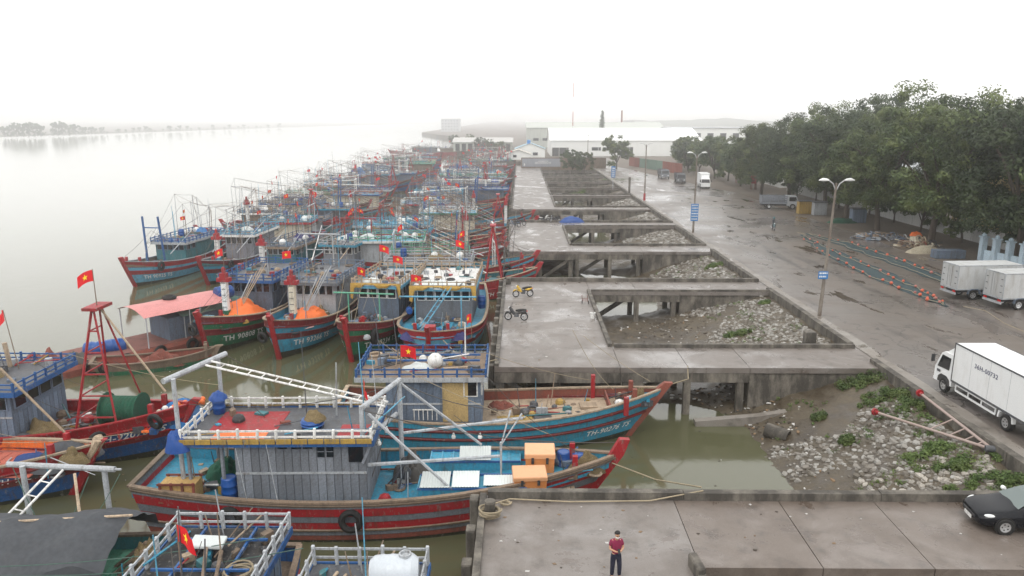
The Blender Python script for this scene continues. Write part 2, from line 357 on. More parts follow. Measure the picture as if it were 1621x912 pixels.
# ------------------------------------------------------------------ jetties
def col_brace(mb, x0, y0, x1, y1): mb.bar((x0, y0, -.8), (x1, y1, -3.0), .32, .36)
def kerb_run(par, x0, y0, x1, y1, w=.3, h=.26, seg=4.2, name='kerb'):
    """A raised edging in cast lengths with open joints."""
    L = math.hypot(x1 - x0, y1 - y0); k = max(1, round(L / seg)); dx, dy = (x1 - x0) / L, (y1 - y0) / L
    for i in range(k):
        a, c_ = i * L / k + .012, (i + 1) * L / k - .012; jx = random.uniform(-.012, .012); jz = random.uniform(-.015, .012)
        mb = MB(); p0 = Vector((x0 + dx * a - dy * jx, y0 + dy * a + dx * jx, h / 2 + jz - .005)); p1 = Vector((x0 + dx * c_ - dy * jx, y0 + dy * c_ + dx * jx, h / 2 + jz - .005))
        mb.bar(p0, p1, w, h); o = mb.build(name, KERB, par)
def jetty(y0, y1, bridges, label, xl=-1.6, xr=6.2, xb=14.2, near=2, kerbs=True):
    t = thing('concrete_jetty', label, 'jetty', (0, 0, 0), 0, 'concrete jetties along the quay')
    # deck panels with joints
    def panel(xa, xb_, ya, yb, z=0.0, m_=None):
        mb = MB(); mb.bx(xa + .015, xb_ - .015, ya + .015, yb - .015, -.34, z + random.uniform(-.006, .004)); mb.build('deck_slab', m_ or DECK, t)
    nseg = max(1, round((y1 - y0) / 8.4))
    for k in range(nseg): panel(xl, xr, y0 + (y1 - y0) * k / nseg, y0 + (y1 - y0) * (k + 1) / nseg)
    br = MB()
    for (a, c_) in bridges:
        for (xa, xq) in ((xr, 10.4), (10.4, xb)): panel(xa, xq, a, c_, 0, DECK2 if y0 < 20 else None)
        panel(xb, LX + .4, a, c_, .0, DECK2 if y0 < 20 else None)
        # abutment block with its battered retaining walls
        mb = MB(); mb.bx(xb + .02, LX + .3, a + .12, c_ - .12, -4.2, -.35); mb.build('abutment', BEAM, t)
        for yy in (a, c_):
            s = 1 if yy == a else -1
            mb = MB(); mb.bx(xr + .02, xb - .02, yy + s * .0 - (.0), yy + s * .34, -.95, -.36) if s > 0 else mb.bx(xr + .02, xb - .02, yy - .34, yy, -.95, -.36)
            mb.build('edge_beam', BEAM, t)
            for xq in (6.6, 10.4, 13.7):
                mb = MB(); ya = min(yy, yy + s * .40) + s * .06; mb.bx(xq - .21, xq + .21, ya, ya + .38, -4.6, -.94); mb.build('column', BEAM, t)
        mb = MB(); col_brace(mb, 10.2, (a + c_) / 2, 6.9, (a + c_) / 2); mb.build('brace', BEAM, t)
    # platform beams, columns, braces
    for yy, s in ((y0, 1), (y1, -1)):
        mb = MB(); mb.bx(xl, xr, min(yy, yy + s * .36), max(yy, yy + s * .36), -1.02, -.36); mb.build('edge_beam', BEAM, t)
    for xx, s in ((xl, 1), (xr, -1)):
        mb = MB(); mb.bx(min(xx, xx + s * .36), max(xx, xx + s * .36), y0 + .38, y1 - .38, -1.02, -.36); mb.build('edge_beam', BEAM, t)
    k = max(2, round((y1 - y0) / 5))
    for i in range(k + 1):
        yy = y0 + .45 + (y1 - y0 - .9) * i / k
        for xx in (xl + .35, 2.3, xr - .35):
            mb = MB(); mb.bx(xx - .23, xx + .23, yy - .23, yy + .23, -6, -1.0 if xx != 2.3 else -.35); mb.build('column', BEAM, t)
        if i in (0, k):
            mb = MB(); col_brace(mb, xl + .5, yy, 1.9, yy); mb.build('brace', BEAM, t)
            mb = MB(); mb.bar((xr - .4, yy, -.9), (2.6, yy, -3.2), .32, .34); mb.build('brace', BEAM, t)
    # edging: along the river, round the opening, along the far side
    if kerbs:
        kerb_run(t, xl + .14, y0 + .1, xl + .14, y1 - .1, .26, .20, 3.0)
        kerb_run(t, xl + .3, y1 - .17, LX + .2, y1 - .17, .34, .34, 7.6)
        bs = sorted(bridges)
        holes = [(max(y0, bs[i][1]), min(y1, bs[i + 1][0])) for i in range(len(bs) - 1)]
        for (a, c_) in holes:
            kerb_run(t, xr - .15, a - .1, xr - .15, c_ + .1, .28, .24, 4.6)
            kerb_run(t, xr + .1, a - .16, LX + .2, a - .16, .30, .26, 5.2)
            kerb_run(t, xr + .1, c_ + .16, LX + .2, c_ + .16, .26, .16, 5.2)
        if not holes: kerb_run(t, xr - .15, y0 + .2, xr - .15, bridges[0][0] - .05, .28, .24, 4.6)
        # timber-faced fender posts on the river face
        j = 0; yy = y0 + .7
        while yy < y1:
            mb = MB(); h = random.uniform(-.1, .12); mb.bevbx(xl - .42, xl - .04, yy - .26, yy + .26, -3.6, h, .05); mb.build('fender_post', KERB, t); yy += 2.2
    return t
JT = []
labs = ['wet concrete jetty with a coiled rope on its mooring post', 'wet concrete jetty carrying two parked motorbikes and a square opening',
        'wet concrete jetty with motorbikes along its far kerb', 'long pale concrete jetty running up to the banner wall']
for k in range(3):
    y0 = GAP0 + PER * k; JT.append(jetty(y0, y0 + JL, [(y0, y0 + 4.4), (y0 + JL - 4.4, y0 + JL)] if k else [(y0 + JL - 4.95, y0 + JL)], labs[k]))
JT.append(jetty(126.5, 258, [(126.5, 130), (148, 151.6), (165, 168), (182, 185), (200, 203), (219, 222), (240, 244)], labs[3], near=0))
# joints of tarred timber between platform and bridge
# low wall along the road over the openings
t = thing('parapet_wall', 'low mossy concrete wall between the road and the stone bank', 'wall')
y = 28.2
while y < 236:
    L_ = 3.4
    br = any(a - .3 < y + L_ / 2 < c_ + .3 for k in range(3) for a, c_ in [(GAP0 + PER * k, GAP0 + PER * k + 4.4), (GAP0 + PER * k + JL - 4.4, GAP0 + PER * k + JL)])
    if y > 126: br = False
    if not br:
        mb = MB(); jx = random.uniform(-.02, .02); hz = random.uniform(.20, .26)
        mb.bevbx(LX - .1 + jx, LX + .34 + jx, y + .01, y + L_ - .01, -1.6, hz, .03); mb.build('wall_block', KERB, t)
    y += L_
# mooring posts standing on the jetties
def mooring_post(x, y, label, h=.75, r=.24):
    mb = MB(); mb.lathe([(r, -.02), (r, .1), (r * .8, h * .8), (r * .95, h * .88), (r * .85, h), (0, h + .03)], 12); o = mb.build('mooring_post', KERB, None, True)
    o.location = (x, y, 0); tag(o, label, 'bollard', 'concrete mooring posts on the jetties'); return o
mooring_post(-1.15, 26.1, 'stubby concrete mooring post wound with pale rope', .7)
mooring_post(-1.1, 67.6, 'stubby concrete mooring post beside the yellow motorbike', .6)
mb = MB(); mb.bevbx(-.35, .35, -.35, .35, -.9, .55, .05); o = mb.build('concrete_stub', KERB); o.location = (20.2, 50.2, 0); tag(o, 'square concrete stub at the corner of the stone-filled opening', 'block')
mb = MB(); mb.bevbx(-.2, .2, -.2, .2, -.05, 3.4, .04); o = mb.build('concrete_post', KERB); o.location = at(996, 307); tag(o, 'tall bare square concrete post at the road edge', 'post')
mb = MB(); mb.bevbx(-.16, .16, -.5, .5, -.05, .45, .06); o = mb.build('concrete_stub', KERB); o.location = (6.0, 22.6, 0); o.rotation_euler = (0, 0, .1); tag(o, 'worn concrete kerb stub beside the slab joint', 'block')
# old low wall crossing the mud
pts = [at(1100, 668, -2.9), at(1200, 660, -2.6), at(1290, 646, -2.05), at(1345, 636, -1.7), at(1420, 605, -.75)]
t = thing('old_wall', 'half buried concrete wall crossing the muddy bank', 'wall')
for a, c_ in zip(pts, pts[1:]):
    mb = MB(); mb.bar(a + Vector((0, 0, -.25)), c_ + Vector((0, 0, -.25)), .5, .75); mb.build('wall_length', APRON, t)
mb = MB(); mb.lathe([(.34, 0), (.42, 0), (.42, 1.3), (.34, 1.3), (.34, 0)], 16, axis='x', cap=False); o = mb.build('concrete_pipe', KERB, None, True); o.location = at(1213, 680, -2.5) ; o.rotation_euler = (0, .1, -.7); tag(o, 'short broken concrete pipe lying in the mud', 'pipe')

# ------------------------------------------------------------------ stone bank
STONE = M('bank_stone', (.27, .25, .22), rough=.85, var=.3, dirt=.7, dcol=(.10, .08, .055), rnd=.42, streak=1, fine=6)
def stone_mesh(seed):
    rnd = random.Random(seed); k = rnd.choice([5, 6, 6, 7]); ring0 = []; ring1 = []
    for i in range(k):
        t = 2 * math.pi * i / k + rnd.uniform(-.25, .25); r = rnd.uniform(.44, .66); ring0.append((r * math.cos(t), r * math.sin(t) * .85, -.4)); q = rnd.uniform(.74, .92)
        ring1.append((r * q * math.cos(t), r * q * math.sin(t) * .85, rnd.uniform(.10, .17)))
    f = [(i, (i+1) % k, k+(i+1) % k, k+i) for i in range(k)] + [tuple(range(k, 2*k))]
    return ring0 + ring1, f
SM = [stone_mesh(i) for i in range(10)]
sme = [MB().add(v, f).mesh('stone', STONE) for v, f in SM]
bank = struct(obj('stone_bank', MB().sheet([[(13.2 + i * .9, 28.3 + j * .85, bank_z(13.2 + i * .9, 28.3 + j * .85) - .02) for i in range(10)] for j in range(110)]).mesh('stone_bank', MUD, True)))
areas = [(13.4, 21.7, 28.4, 43.7, .32), (14.3, 21.7, 48.6, 64.8, .33), (14.3, 21.7, 69.8, 84.9, .42), (14.3, 21.6, 89.8, 105.8, .48), (14.3, 21.6, 111, 126, .6), (14.3, 21.6, 130.5, 147.5, .75)]
stones = []
for x0, x1, ya, yb, s in areas:
    y = ya
    while y < yb:
        x = x0 + random.uniform(0, s)
        while x < x1:
            px, py = x + random.uniform(-.1, .1), y + random.uniform(-.12, .12)
            edge = nz(px * .35, py * .35, 4) + (px - x0) / (x1 - x0) * 1.5 - .32
            if ya < 30: edge -= max(0, (py - 38.5)) * .5 + max(0, px - 19.5) * .35 - .1
            if edge > .05 and random.random() < .95: stones.append((px, py, s * random.uniform(.5, 1.3)))
            x += s * .84
        y += s * .74
    # loose rubble scattered at the foot
    for q in range(int(300 * .36 / s)):
        px = random.uniform(x0 - 3.2, x0 + 3.5); py = random.uniform(ya, yb); stones.append((px, py, s * random.uniform(.15, .6)))
stones.sort(key=lambda q: q[1] - q[2] * 20)
rest = MB()
for i, (px, py, s) in enumerate(stones):
    z = bank_z(px, py) + s * .03; rz = random.uniform(0, 6.3); tx, ty = random.uniform(-.14, .14), random.uniform(-.40, -.12)
    k = i % 10
    if i < 300: obj('stone', sme[k], bank, (px, py, z), (tx, ty, rz), (s, s, s * .8))
    else:
        mt = Matrix.Translation((px, py, z)) @ Matrix.Rotation(rz, 4, 'Z') @ Matrix.Rotation(ty, 4, 'Y') @ Matrix.Diagonal((s, s, s * .8, 1))
        rest.add([mt @ Vector(v) for v in SM[k][0]], SM[k][1])
m2, n, l, b = nodes_of('bank_stones_far'); g = n.new('ShaderNodeNewGeometry')
o = mapping(n, l, (1, 1, 1)); a2 = texnoise(n, l, o, 6, 5)
c = ramp(n, l, g.outputs['Random Per Island'], [(0, (.10, .085, .062)), (.35, (.20, .18, .155)), (.7, (.28, .265, .24)), (1, (.38, .37, .345))])
c = mixc(n, l, .5, c, ramp(n, l, a2, [(.3, .45), (.7, 1.)]), 'MULTIPLY'); l.new(c, b.inputs['Base Color']); b.inputs['Roughness'].default_value = .85
o = rest.build('stones', m2, bank); o['kind'] = 'stuff'

# rubbish and silt scraps on the tide line
mb = MB()
for i in range(1100):
    k = random.choice([0, 1, 1, 2]); y = {0: random.uniform(28.5, 43.5), 1: random.uniform(40, 47.5), 2: random.uniform(48.6, 64.5)}[k]; x = random.uniform(8.5, 16); s = random.uniform(.05, .22)
    z = bank_z(x, y)
    if z < WL + .03: continue
    v, f = SM[i % 10]; mt = Matrix.Translation((x, y, z + .02)) @ Matrix.Rotation(random.uniform(0, 6), 4, 'Z') @ Matrix.Diagonal((s * 1.6, s, s * .5, 1)); mb.add([mt @ Vector(q) for q in v], f, random.choice([0, 0, 0, 1, 2]))
o = mb.build('debris', [M('dark_scrap', (.05, .04, .03), rough=.9), M('pale_scrap', (.45, .44, .42), rough=.8), M('brown_scrap', (.18, .12, .07), rough=.9)]); o['kind'] = 'stuff'; o['label'] = 'scraps of rubbish and broken stone on the tide line'

mb = MB(); g_ = random.Random(31)
for i in range(160):
    x, y = (g_.uniform(-2, 11), g_.uniform(28.5, 43.5)) if i % 3 == 0 else (g_.uniform(-26, -3), g_.uniform(25.5, 52)); s_ = g_.uniform(.02, .07); a = g_.uniform(0, 3)
    mb.prism([(x + s_ * math.cos(a + q) * g_.uniform(.6, 2), y + s_ * math.sin(a + q)) for q in (0, 1.5, 3, 4.6)], WL - .01, WL + .015, g_.choice([0, 1, 1, 2]))
o = mb.build('debris', [M('pale_scrap', (.45, .44, .42)), M('dark_scrap', (.05, .04, .03)), M('brown_scrap', (.18, .12, .07))]); o['kind'] = 'stuff'; o['label'] = 'floating scraps of rubbish on the harbour water'
# ------------------------------------------------------------------ boats
class Boat: pass
def hull_xyz(B, s, w, side, off=0.0):
    L = B.L
    if s < .42: pb = .80 + .20 * (1 - ((.42 - s) / .42) ** 2); t = 0
    else: t = (s - .42) / .58; pb = 1 - t ** B.blunt
    zs = B.fb * (1 + .30 * ((.4 - s) / .4) ** 2) if s < .4 else B.fb + (B.bh - B.fb) * ((s - .4) / .6) ** 1.9
    zk = -.8; z = zk + (zs - zk) * w
    fl = .16 + .50 * t ** 1.5
    half = B.W / 2 * pb * (1 - fl * (1 - w) ** 1.25)
    x = L * (s - .5) - B.rake * (1 - w) * t ** 2 + .9 * (1 - w) * max(0, (.25 - s) / .25)
    return Vector((x, side * (half + off), z))
def sheer_z(B, x):
    s = min(1, max(0, x / B.L + .5)); return hull_xyz(B, s, 1, 1).z
def half_w(B, x): return hull_xyz(B, min(1, max(0, x / B.L + .5)), 1, 1).y
BULW = .55
def deck_z(B, x): return sheer_z(B, x) - BULW

TEXTS = {}
def text_mesh_data(body, bold=.02):
    if body in TEXTS: return TEXTS[body]
    cu = bpy.data.curves.new('lettering', 'FONT'); cu.body = body; cu.size = 1; cu.offset = bold; cu.resolution_u = 3; cu.space_character = 1.1
    o = bpy.data.objects.new('lettering', cu); COL.objects.link(o)
    dg = bpy.context.evaluated_depsgraph_get(); me = bpy.data.meshes.new_from_object(o.evaluated_get(dg))
    v = [tuple(q.co) for q in me.vertices]; f = [tuple(p.vertices) for p in me.polygons]
    bpy.data.objects.remove(o); bpy.data.curves.remove(cu); bpy.data.meshes.remove(me)
    TEXTS[body] = (v, f); return v, f
def flat_text(name, body, mat, parent, origin, right, up, size, bold=.03, width=None):
    v, f = text_mesh_data(body, bold); origin, right, up = Vector(origin), Vector(right), Vector(up)
    mx = max(q[0] for q in v); sx = (width / mx) if width else size
    mb = MB(); mb.add([origin + right * (q[0] * sx) + up * (q[1] * size) for q in v], f); return mb.build(name, mat, parent)
LETTER = M('white_lettering', (.72, .72, .70), rough=.6, var=.12, dirt=.2, rnd=0, bump=0)

def hull_text(B, root, body, side, s0, w0, size):
    v, f = text_mesh_data(body, .018); mx = max(q[0] for q in v); mb = MB(); out = []
    for q in v:
        tx = q[0] * size * 1.15
        # starboard (-y) reads towards the bow, port reads away from it
        x_al = s0 + (tx - mx * size * 1.15) / B.L if side < 0 else s0 - tx / B.L
        p0 = hull_xyz(B, x_al, 1, side); hgt = p0.z + .8
        out.append(hull_xyz(B, x_al, w0 + (q[1] * size + q[0] * size * .0) / hgt, side, .05))
    mb.add(out, f if side < 0 else f); return mb.build('registration_number', LETTER, root)

def flag(root, base, h=2.6, size=.9, yaw=0.0, star=True, pole=None, lean=0.0):
    base = Vector(base); top = base + Vector((lean, 0, h)); mb = MB(); mb.tube(base, top, .03, .02, 5); p = mb.build('flag_pole', pole or P('wood'), root)
    dx, dy = math.cos(yaw), math.sin(yaw); rows = []; ph = random.uniform(0, 6)
    droop = random.uniform(.15, .55)
    for j in range(5):
        r = []
        for i in range(8):
            u = i / 7; wv = .10 * size * math.sin(u * 6 + ph + j * .3) * u
            r.append(top + Vector((dx * size * u * (1 - droop * .3) - dy * wv, dy * size * u * (1 - droop * .3) + dx * wv, -.04 - size * .66 * j / 4 - droop * size * u * u)))
        rows.append(r)
    mb = MB(); mb.sheet(rows); c = mb.build('flag', FLAGRED, root, True)
    if star:
        def cl(u, v):
            wv = .10 * size * math.sin(u * 6 + ph + v * 4 * .3) * u
            return top + Vector((dx * size * u * (1 - droop * .3) - dy * wv, dy * size * u * (1 - droop * .3) + dx * wv, -.04 - size * .66 * v - droop * size * u * u))
        mb = MB()
        for s_ in (-1, 1):
            pts = [cl(.5, .5)]
            for i in range(10):
                a = math.pi / 2 + i * math.pi / 5; rr = .30 if i % 2 == 0 else .12; pts.append(cl(.5 + rr * math.cos(a) * .66, .5 - rr * math.sin(a)))
            nrm = Vector((-dy, dx, 0)) * (.012 * s_); mb.add([q + nrm for q in pts], [(0, i + 1, (i + 1) % 10 + 1) for i in range(10)])
        mb.build('star', STAR, c)
    return p

def make_hull(B, root):
    ns = 18; ws = []; mats = []; bands = B.bands     # [(w_top, paint)] from the keel up
    prev = 0.0
    mb = MB(); mlist = []
    ss = [i / ns for i in range(ns)] + [1.0]
    for wt, k in bands:
        if k not in mlist: mlist.append(k)
        steps = 3 if wt - prev > .25 else 1
        for side in (-1, 1):
            rows = [[hull_xyz(B, s, prev + (wt - prev) * q / steps, side) for s in ss] for q in range(steps + 1)]
            mb.sheet(rows, mlist.index(k), flip=side > 0)
        # transom
        a = [hull_xyz(B, 0, prev, -1), hull_xyz(B, 0, prev, 1), hull_xyz(B, 0, wt, 1), hull_xyz(B, 0, wt, -1)]; mb.add(a, [(3, 2, 1, 0)], mlist.index(k))
        prev = wt
    h = mb.build('hull', [P(k) for k in mlist], root, True)
    if B.detail > 1:      # separate planking strakes, each lapped a little proud of the next
        prev = 0.0; q = 0
        for wt, k in bands:
            st_ = max(1, round((wt - prev) / .11))
            for j in range(st_):
                w0, w1 = prev + (wt - prev) * j / st_, prev + (wt - prev) * (j + 1) / st_; q += 1
                if w1 < .28: continue
                for side in (-1, 1):
                    MB().sheet([[hull_xyz(B, s, w0 + .004, side, .012 + .016) for s in ss[:-1] + [.992]], [hull_xyz(B, s, w1 - .006, side, .012) for s in ss[:-1] + [.992]]], flip=side > 0).build('strake', P(k), h, True)
            prev = wt
    # wales standing proud of the planking
    if B.detail:
        for wv in B.wales:
            for side in (-1, 1):
                mb = MB(); mb.path([hull_xyz(B, s, wv, side, .02) for s in ss[:-1] + [.995]], .07 if B.detail > 1 else .06, 5); mb.build('wale', P(B.wale_col), h)
    # inner bulwark and deck
    mb = MB(); rows = []
    for s in ss[:-1] + [.985]:
        p = hull_xyz(B, s, 1, 1); z = p.z; yb = max(.02, p.y - .10); yd = max(.015, p.y - .12)
        rows.append([(p.x, -yb, z), (p.x, -yd, z - BULW), (p.x, -yd * .5, z - BULW + .04), (p.x, 0, z - BULW + .05), (p.x, yd * .5, z - BULW + .04), (p.x, yd, z - BULW), (p.x, yb, z)])
    inn = MB()
    inn.sheet([r[0:2] for r in rows], 0); inn.sheet([r[5:7] for r in rows], 0); inn.add([rows[0][0], rows[0][6], rows[0][5], rows[0][1]], [(0, 1, 2, 3)])
    inn.build('bulwark', P(B.inner), root, True)
    dk = MB(); dk.sheet([r[1:6] for r in rows], 0); dk.build('deck', P(B.deck), root, True)
    for side in (-1, 1):
        mb = MB(); pts = [hull_xyz(B, s, 1, side, -.04) + Vector((0, 0, .03)) for s in ss[:-1] + [.985]]
        v = []; f = []
        for p in pts:
            for dy, dz in ((-.11, 0), (.11, 0), (.11, .09), (-.11, .09)): v.append((p.x, p.y + dy, p.z + dz - .02))
        for i in range(len(pts) - 1):
            for j in range(4): f.append((i*4+j, i*4+(j+1) % 4, (i+1)*4+(j+1) % 4, (i+1)*4+j))
        f += [(3, 2, 1, 0), tuple(len(v) - 4 + j for j in range(4))]
        mb.add(v, f); mb.build('gunwale', P(B.gunwale), root)
    mb = MB(); a = hull_xyz(B, 0, 1, -1); mb.bx(a.x - .12, a.x + .12, a.y, -a.y, a.z, a.z + .09); mb.build('stern_rail', P(B.gunwale), root)
    # stem post, rising above the bow
    mb = MB(); pts = [hull_xyz(B, 1, w, 1) for w in (0, .25, .5, .75, 1)]
    top = pts[-1] + Vector((.28, 0, B.stem))
    poly = [(p.x + .14, p.z) for p in pts] + [(top.x + .12, top.z), (top.x - .34, top.z + .03), (pts[-1].x - .5, pts[-1].z + .0)] + [(p.x - .32, p.z) for p in pts[::-1][1:]]
    mb.xprism(poly, -.15, .15); mb.build('stem_post', P(B.stem_col), root)
    if B.detail:
        for s in (-1, 1):     # timber heads at the bow
            mb = MB(); x = B.L * .40; y = s * half_w(B, x) * .7; mb.bx(x - .12, x + .12, y - .12, y + .12, deck_z(B, x), sheer_z(B, x) + .55); mb.build('bitt', P(B.stem_col), root)
    return h

def railing(B, root, x0, x1, hw, z, col, h=.55, near=False, gap=.85, sides='fbps', rails=2):
    r = .035 if near else .035
    segs = []
    if 's' in sides: segs.append(((x0, -hw), (x1, -hw)))
    if 'p' in sides: segs.append(((x0, hw), (x1, hw)))
    if 'b' in sides: segs.append(((x0, -hw), (x0, hw)))
    if 'f' in sides: segs.append(((x1, -hw), (x1, hw)))
    mb = MB(); posts = MB(); pm = None; t = None
    for (a, c_) in segs:
        for k in range(rails): zz = z + h * (k + 1) / rails - (.0 if k == rails - 1 else .02); mb.bar((*a, zz), (*c_, zz), .05, .075)
    t = mb.build('railing', P(col), root)
    done = set()
    pme = MB().bevbx(-.055, .055, -.055, .055, -.02, h + .09, .015).mesh('post', P(col))
    for (a, c_) in segs:
        L = math.hypot(c_[0] - a[0], c_[1] - a[1]); k = max(2, round(L / gap))
        for i in range(k + 1):
            x, y = a[0] + (c_[0] - a[0]) * i / k, a[1] + (c_[1] - a[1]) * i / k
            if (round(x, 1), round(y, 1)) in done: continue
            done.add((round(x, 1), round(y, 1)))
            if near: obj('post', pme, t, (x, y, z), (random.gauss(0, .025), random.gauss(0, .025), random.gauss(0, .06)), (1, 1, random.uniform(.93, 1.06)))
            else: posts.bx(x - .05, x + .05, y - .05, y + .05, z - .02, z + h + .08)
    if not near: o = posts.build('posts', P(col), t); o['kind'] = 'stuff'
    return t

def cabin(B, root, x0, x1, hw, h, wall='grey', roof='grey', rail='palegrey', fascia='blue', mat_col='slate', over=.45, back=0.0, winf=5, wins=2, planks=False, rail_h=.55, zadd=0.0, wincol='white'):
    zb = min(deck_z(B, x0), deck_z(B, x1)) + .02 + zadd; zt = zb + h
    w = MB(); th = .07
    w.bx(x0, x1, -hw, -hw + th, zb - .2, zt); w.bx(x0, x1, hw - th, hw, zb - .2, zt); w.bx(x0, x0 + th, -hw + th, hw - th, zb - .2, zt); w.bx(x1 - th, x1, -hw + th, hw - th, zb - .2, zt)
    cw = w.build('cabin', P(wall), root)
    # planks
    if planks:
        cache = {}
        def pl(sx, sy, hh):
            k = (round(sx, 2), round(sy, 2), round(hh, 2))
            if k not in cache: cache[k] = MB().bevbx(-sx / 2, sx / 2, -sy / 2, sy / 2, 0, hh, .008).mesh('plank', P(wall))
            return cache[k]
        nw = round((x1 - x0) / .36); st = (x1 - x0) / nw; hp = h * .93
        for i in range(nw):
            for s in (-1, 1): obj('plank', pl(st - .025, .04, hp), cw, (x0 + (i + .5) * st, s * (hw + .02), zb + .03))
        nf = round(2 * hw / .36); st = 2 * hw / nf
        for i in range(nf):
            obj('plank', pl(.04, st - .025, hp * .60), cw, (x1 + .02, -hw + (i + .5) * st, zb + .03))
        for zz in (zb + .05, zb + h * .5):
            for s in (-1, 1): mb = MB(); mb.bx(x0, x1, s * (hw + .055) - .02, s * (hw + .055) + .02, zz, zz + .10); mb.build('batten', P('palegrey' if zz > zb + 1 else wall), cw)
    elif B.detail:
        g = MB(); k = round((x1 - x0) / .6)
        for i in range(k + 1):
            x = x0 + (x1 - x0) * i / k
            for s in (-1, 1): g.bx(x - .03, x + .03, s * (hw + .012) - .012, s * (hw + .012) + .012, zb, zt)
        o = g.build('battens', P(wall), cw); o['kind'] = 'stuff'
    # windows
    def window(cx, cy_, along, ww, wh, zc):
        f = MB(); t = .05
        if along == 'y':
            f.bx(cx - t, cx + t, cy_ - ww / 2, cy_ - ww / 2 + .06, zc - wh / 2, zc + wh / 2); f.bx(cx - t, cx + t, cy_ + ww / 2 - .06, cy_ + ww / 2, zc - wh / 2, zc + wh / 2)
            f.bx(cx - t, cx + t, cy_ - ww / 2, cy_ + ww / 2, zc - wh / 2 - .05, zc - wh / 2); f.bx(cx - t, cx + t, cy_ - ww / 2, cy_ + ww / 2, zc + wh / 2, zc + wh / 2 + .05)
        else:
            f.bx(cx - ww / 2, cx - ww / 2 + .06, cy_ - t, cy_ + t, zc - wh / 2, zc + wh / 2); f.bx(cx + ww / 2 - .06, cx + ww / 2, cy_ - t, cy_ + t, zc - wh / 2, zc + wh / 2)
            f.bx(cx - ww / 2, cx + ww / 2, cy_ - t, cy_ + t, zc - wh / 2 - .05, zc - wh / 2); f.bx(cx - ww / 2, cx + ww / 2, cy_ - t, cy_ + t, zc + wh / 2, zc + wh / 2 + .05)
        fo = f.build('window', P(wincol), cw)
        g = MB(); d = .03
        if along == 'y': g.bx(cx - d, cx + d, cy_ - ww / 2 + .05, cy_ + ww / 2 - .05, zc - wh / 2, zc + wh / 2)
        else: g.bx(cx - ww / 2 + .05, cx + ww / 2 - .05, cy_ - d, cy_ + d, zc - wh / 2, zc + wh / 2)
        g.build('pane', GLASS, fo)
    if winf:
        ww = 2 * hw * .94 / winf
        for i in range(winf): window(x1 + .03, -hw * .94 + (i + .5) * ww, 'y', ww * .93, h * .27, zt - h * .19)
    for i in range(wins):
        x = x1 - .55 - i * 1.15
        for s in (-1, 1): window(x, s * (hw + .05), 'x', .78, h * .27, zt - h * .19)
    # roof
    rx0, rx1, rh = x0 - back, x1 + over, hw + over * .8
    mb = MB(); mb.bx(rx0, rx1, -rh, rh, zt, zt + .10); ro = mb.build('roof', P(roof), root)
    mb = MB()
    for s in (-1, 1): mb.bx(rx0 - .03, rx1 + .03, s * (rh + .03) - .03, s * (rh + .03) + .03, zt - .10, zt + .16)
    mb.bx(rx1, rx1 + .06, -rh, rh, zt - .10, zt + .16); mb.bx(rx0 - .06, rx0, -rh, rh, zt - .10, zt + .16); mb.build('fascia', P(fascia), ro)
    mb = MB(); mb.bx(rx0 + .1, rx1 - .1, -rh + .1, rh - .1, zt + .104, zt + .12); mb.build('roof_covering', P(mat_col), ro)
    if rail: railing(B, root, rx0 + .05, rx1 - .05, rh - .04, zt + .10, rail, rail_h, near=B.detail > 1, gap=.8 if B.detail > 1 else 1.1)
    B.roof = (rx0, rx1, rh, zt + .12); return cw

def gallows(root, x, hw, z0, h, col='palegrey', r=.09, over=.5, name='gallows_frame', lean=0.0, brace=True):
    mb = MB()
    for s in (-1, 1): mb.tube((x, s * hw, z0), (x + lean, s * hw, z0 + h), r, r * .85, 7)
    mb.tube((x + lean, -hw - over, z0 + h), (x + lean, hw + over, z0 + h), r * 1.15, None, 8)
    if brace: mb.tube((x + lean * .6, -hw, z0 + h * .62), (x + lean * .6, hw, z0 + h * .62), r * .6, None, 6)
    return mb.build(name, P(col), root, True)
def ladder(root, p0, p1, w=.45, col='white', step=.55, name='ladder_boom'):
    p0, p1 = Vector(p0), Vector(p1); d = (p1 - p0).normalized(); a = d.cross(Vector((0, 0, 1))).normalized() * (w / 2)
    mb = MB(); mb.tube(p0 - a, p1 - a, .05, None, 6); mb.tube(p0 + a, p1 + a, .05, None, 6)
    k = int((p1 - p0).length / step)
    for i in range(1, k): q = p0 + (p1 - p0) * i / k; mb.tube(q - a, q + a, .03, None, 5)
    return mb.build(name, P(col), root, True)
def pole(root, p0, p1, r=.05, col='palegrey', name='pole', r1=None):
    mb = MB(); mb.tube(p0, p1, r, r * .6 if r1 is None else r1, 6); return mb.build(name, P(col) if isinstance(col, str) else col, root, True)
def wire(root, p0, p1, sag=.3, r=.018, mat=None, name='stay_wire'):
    p0, p1 = Vector(p0), Vector(p1); mb = MB(); mb.path([p0.lerp(p1, t) - Vector((0, 0, sag * 4 * t * (1 - t))) for t in [i / 8 for i in range(9)]], r, 4)
    return mb.build(name, mat or DROPE, root, True)
def post_mast(root, x, z0, h=3.6, col='white', cap='red', foot='green', y=0):
    mb = MB(); mb.bx(x - .22, x + .22, y - .22, y + .22, z0 + .9, z0 + h); o = mb.build('winch_post', P(col), root)
    mb = MB(); mb.bx(x - .24, x + .24, y - .24, y + .24, z0 - .1, z0 + .9); mb.build('post_foot', P(foot), o)
    mb = MB(); mb.bx(x - .3, x + .3, y - .52, y + .52, z0 + h, z0 + h + .32); mb.bx(x - .26, x + .26, y - .26, y + .26, z0 + h + .32, z0 + h + .7); mb.lathe([(.16, 0), (.16, .4), (.08, .5)], 8, (x, y, z0 + h + .7)); mb.build('post_head', P(cap), o)
    mb = MB()
    for k in range(5): mb.tube((x + .24, y - .16, z0 + 1.2 + k * .5), (x + .24, y + .16, z0 + 1.2 + k * .5), .025, None, 5)
    mb.build('rungs', P('slate'), o)
    return o
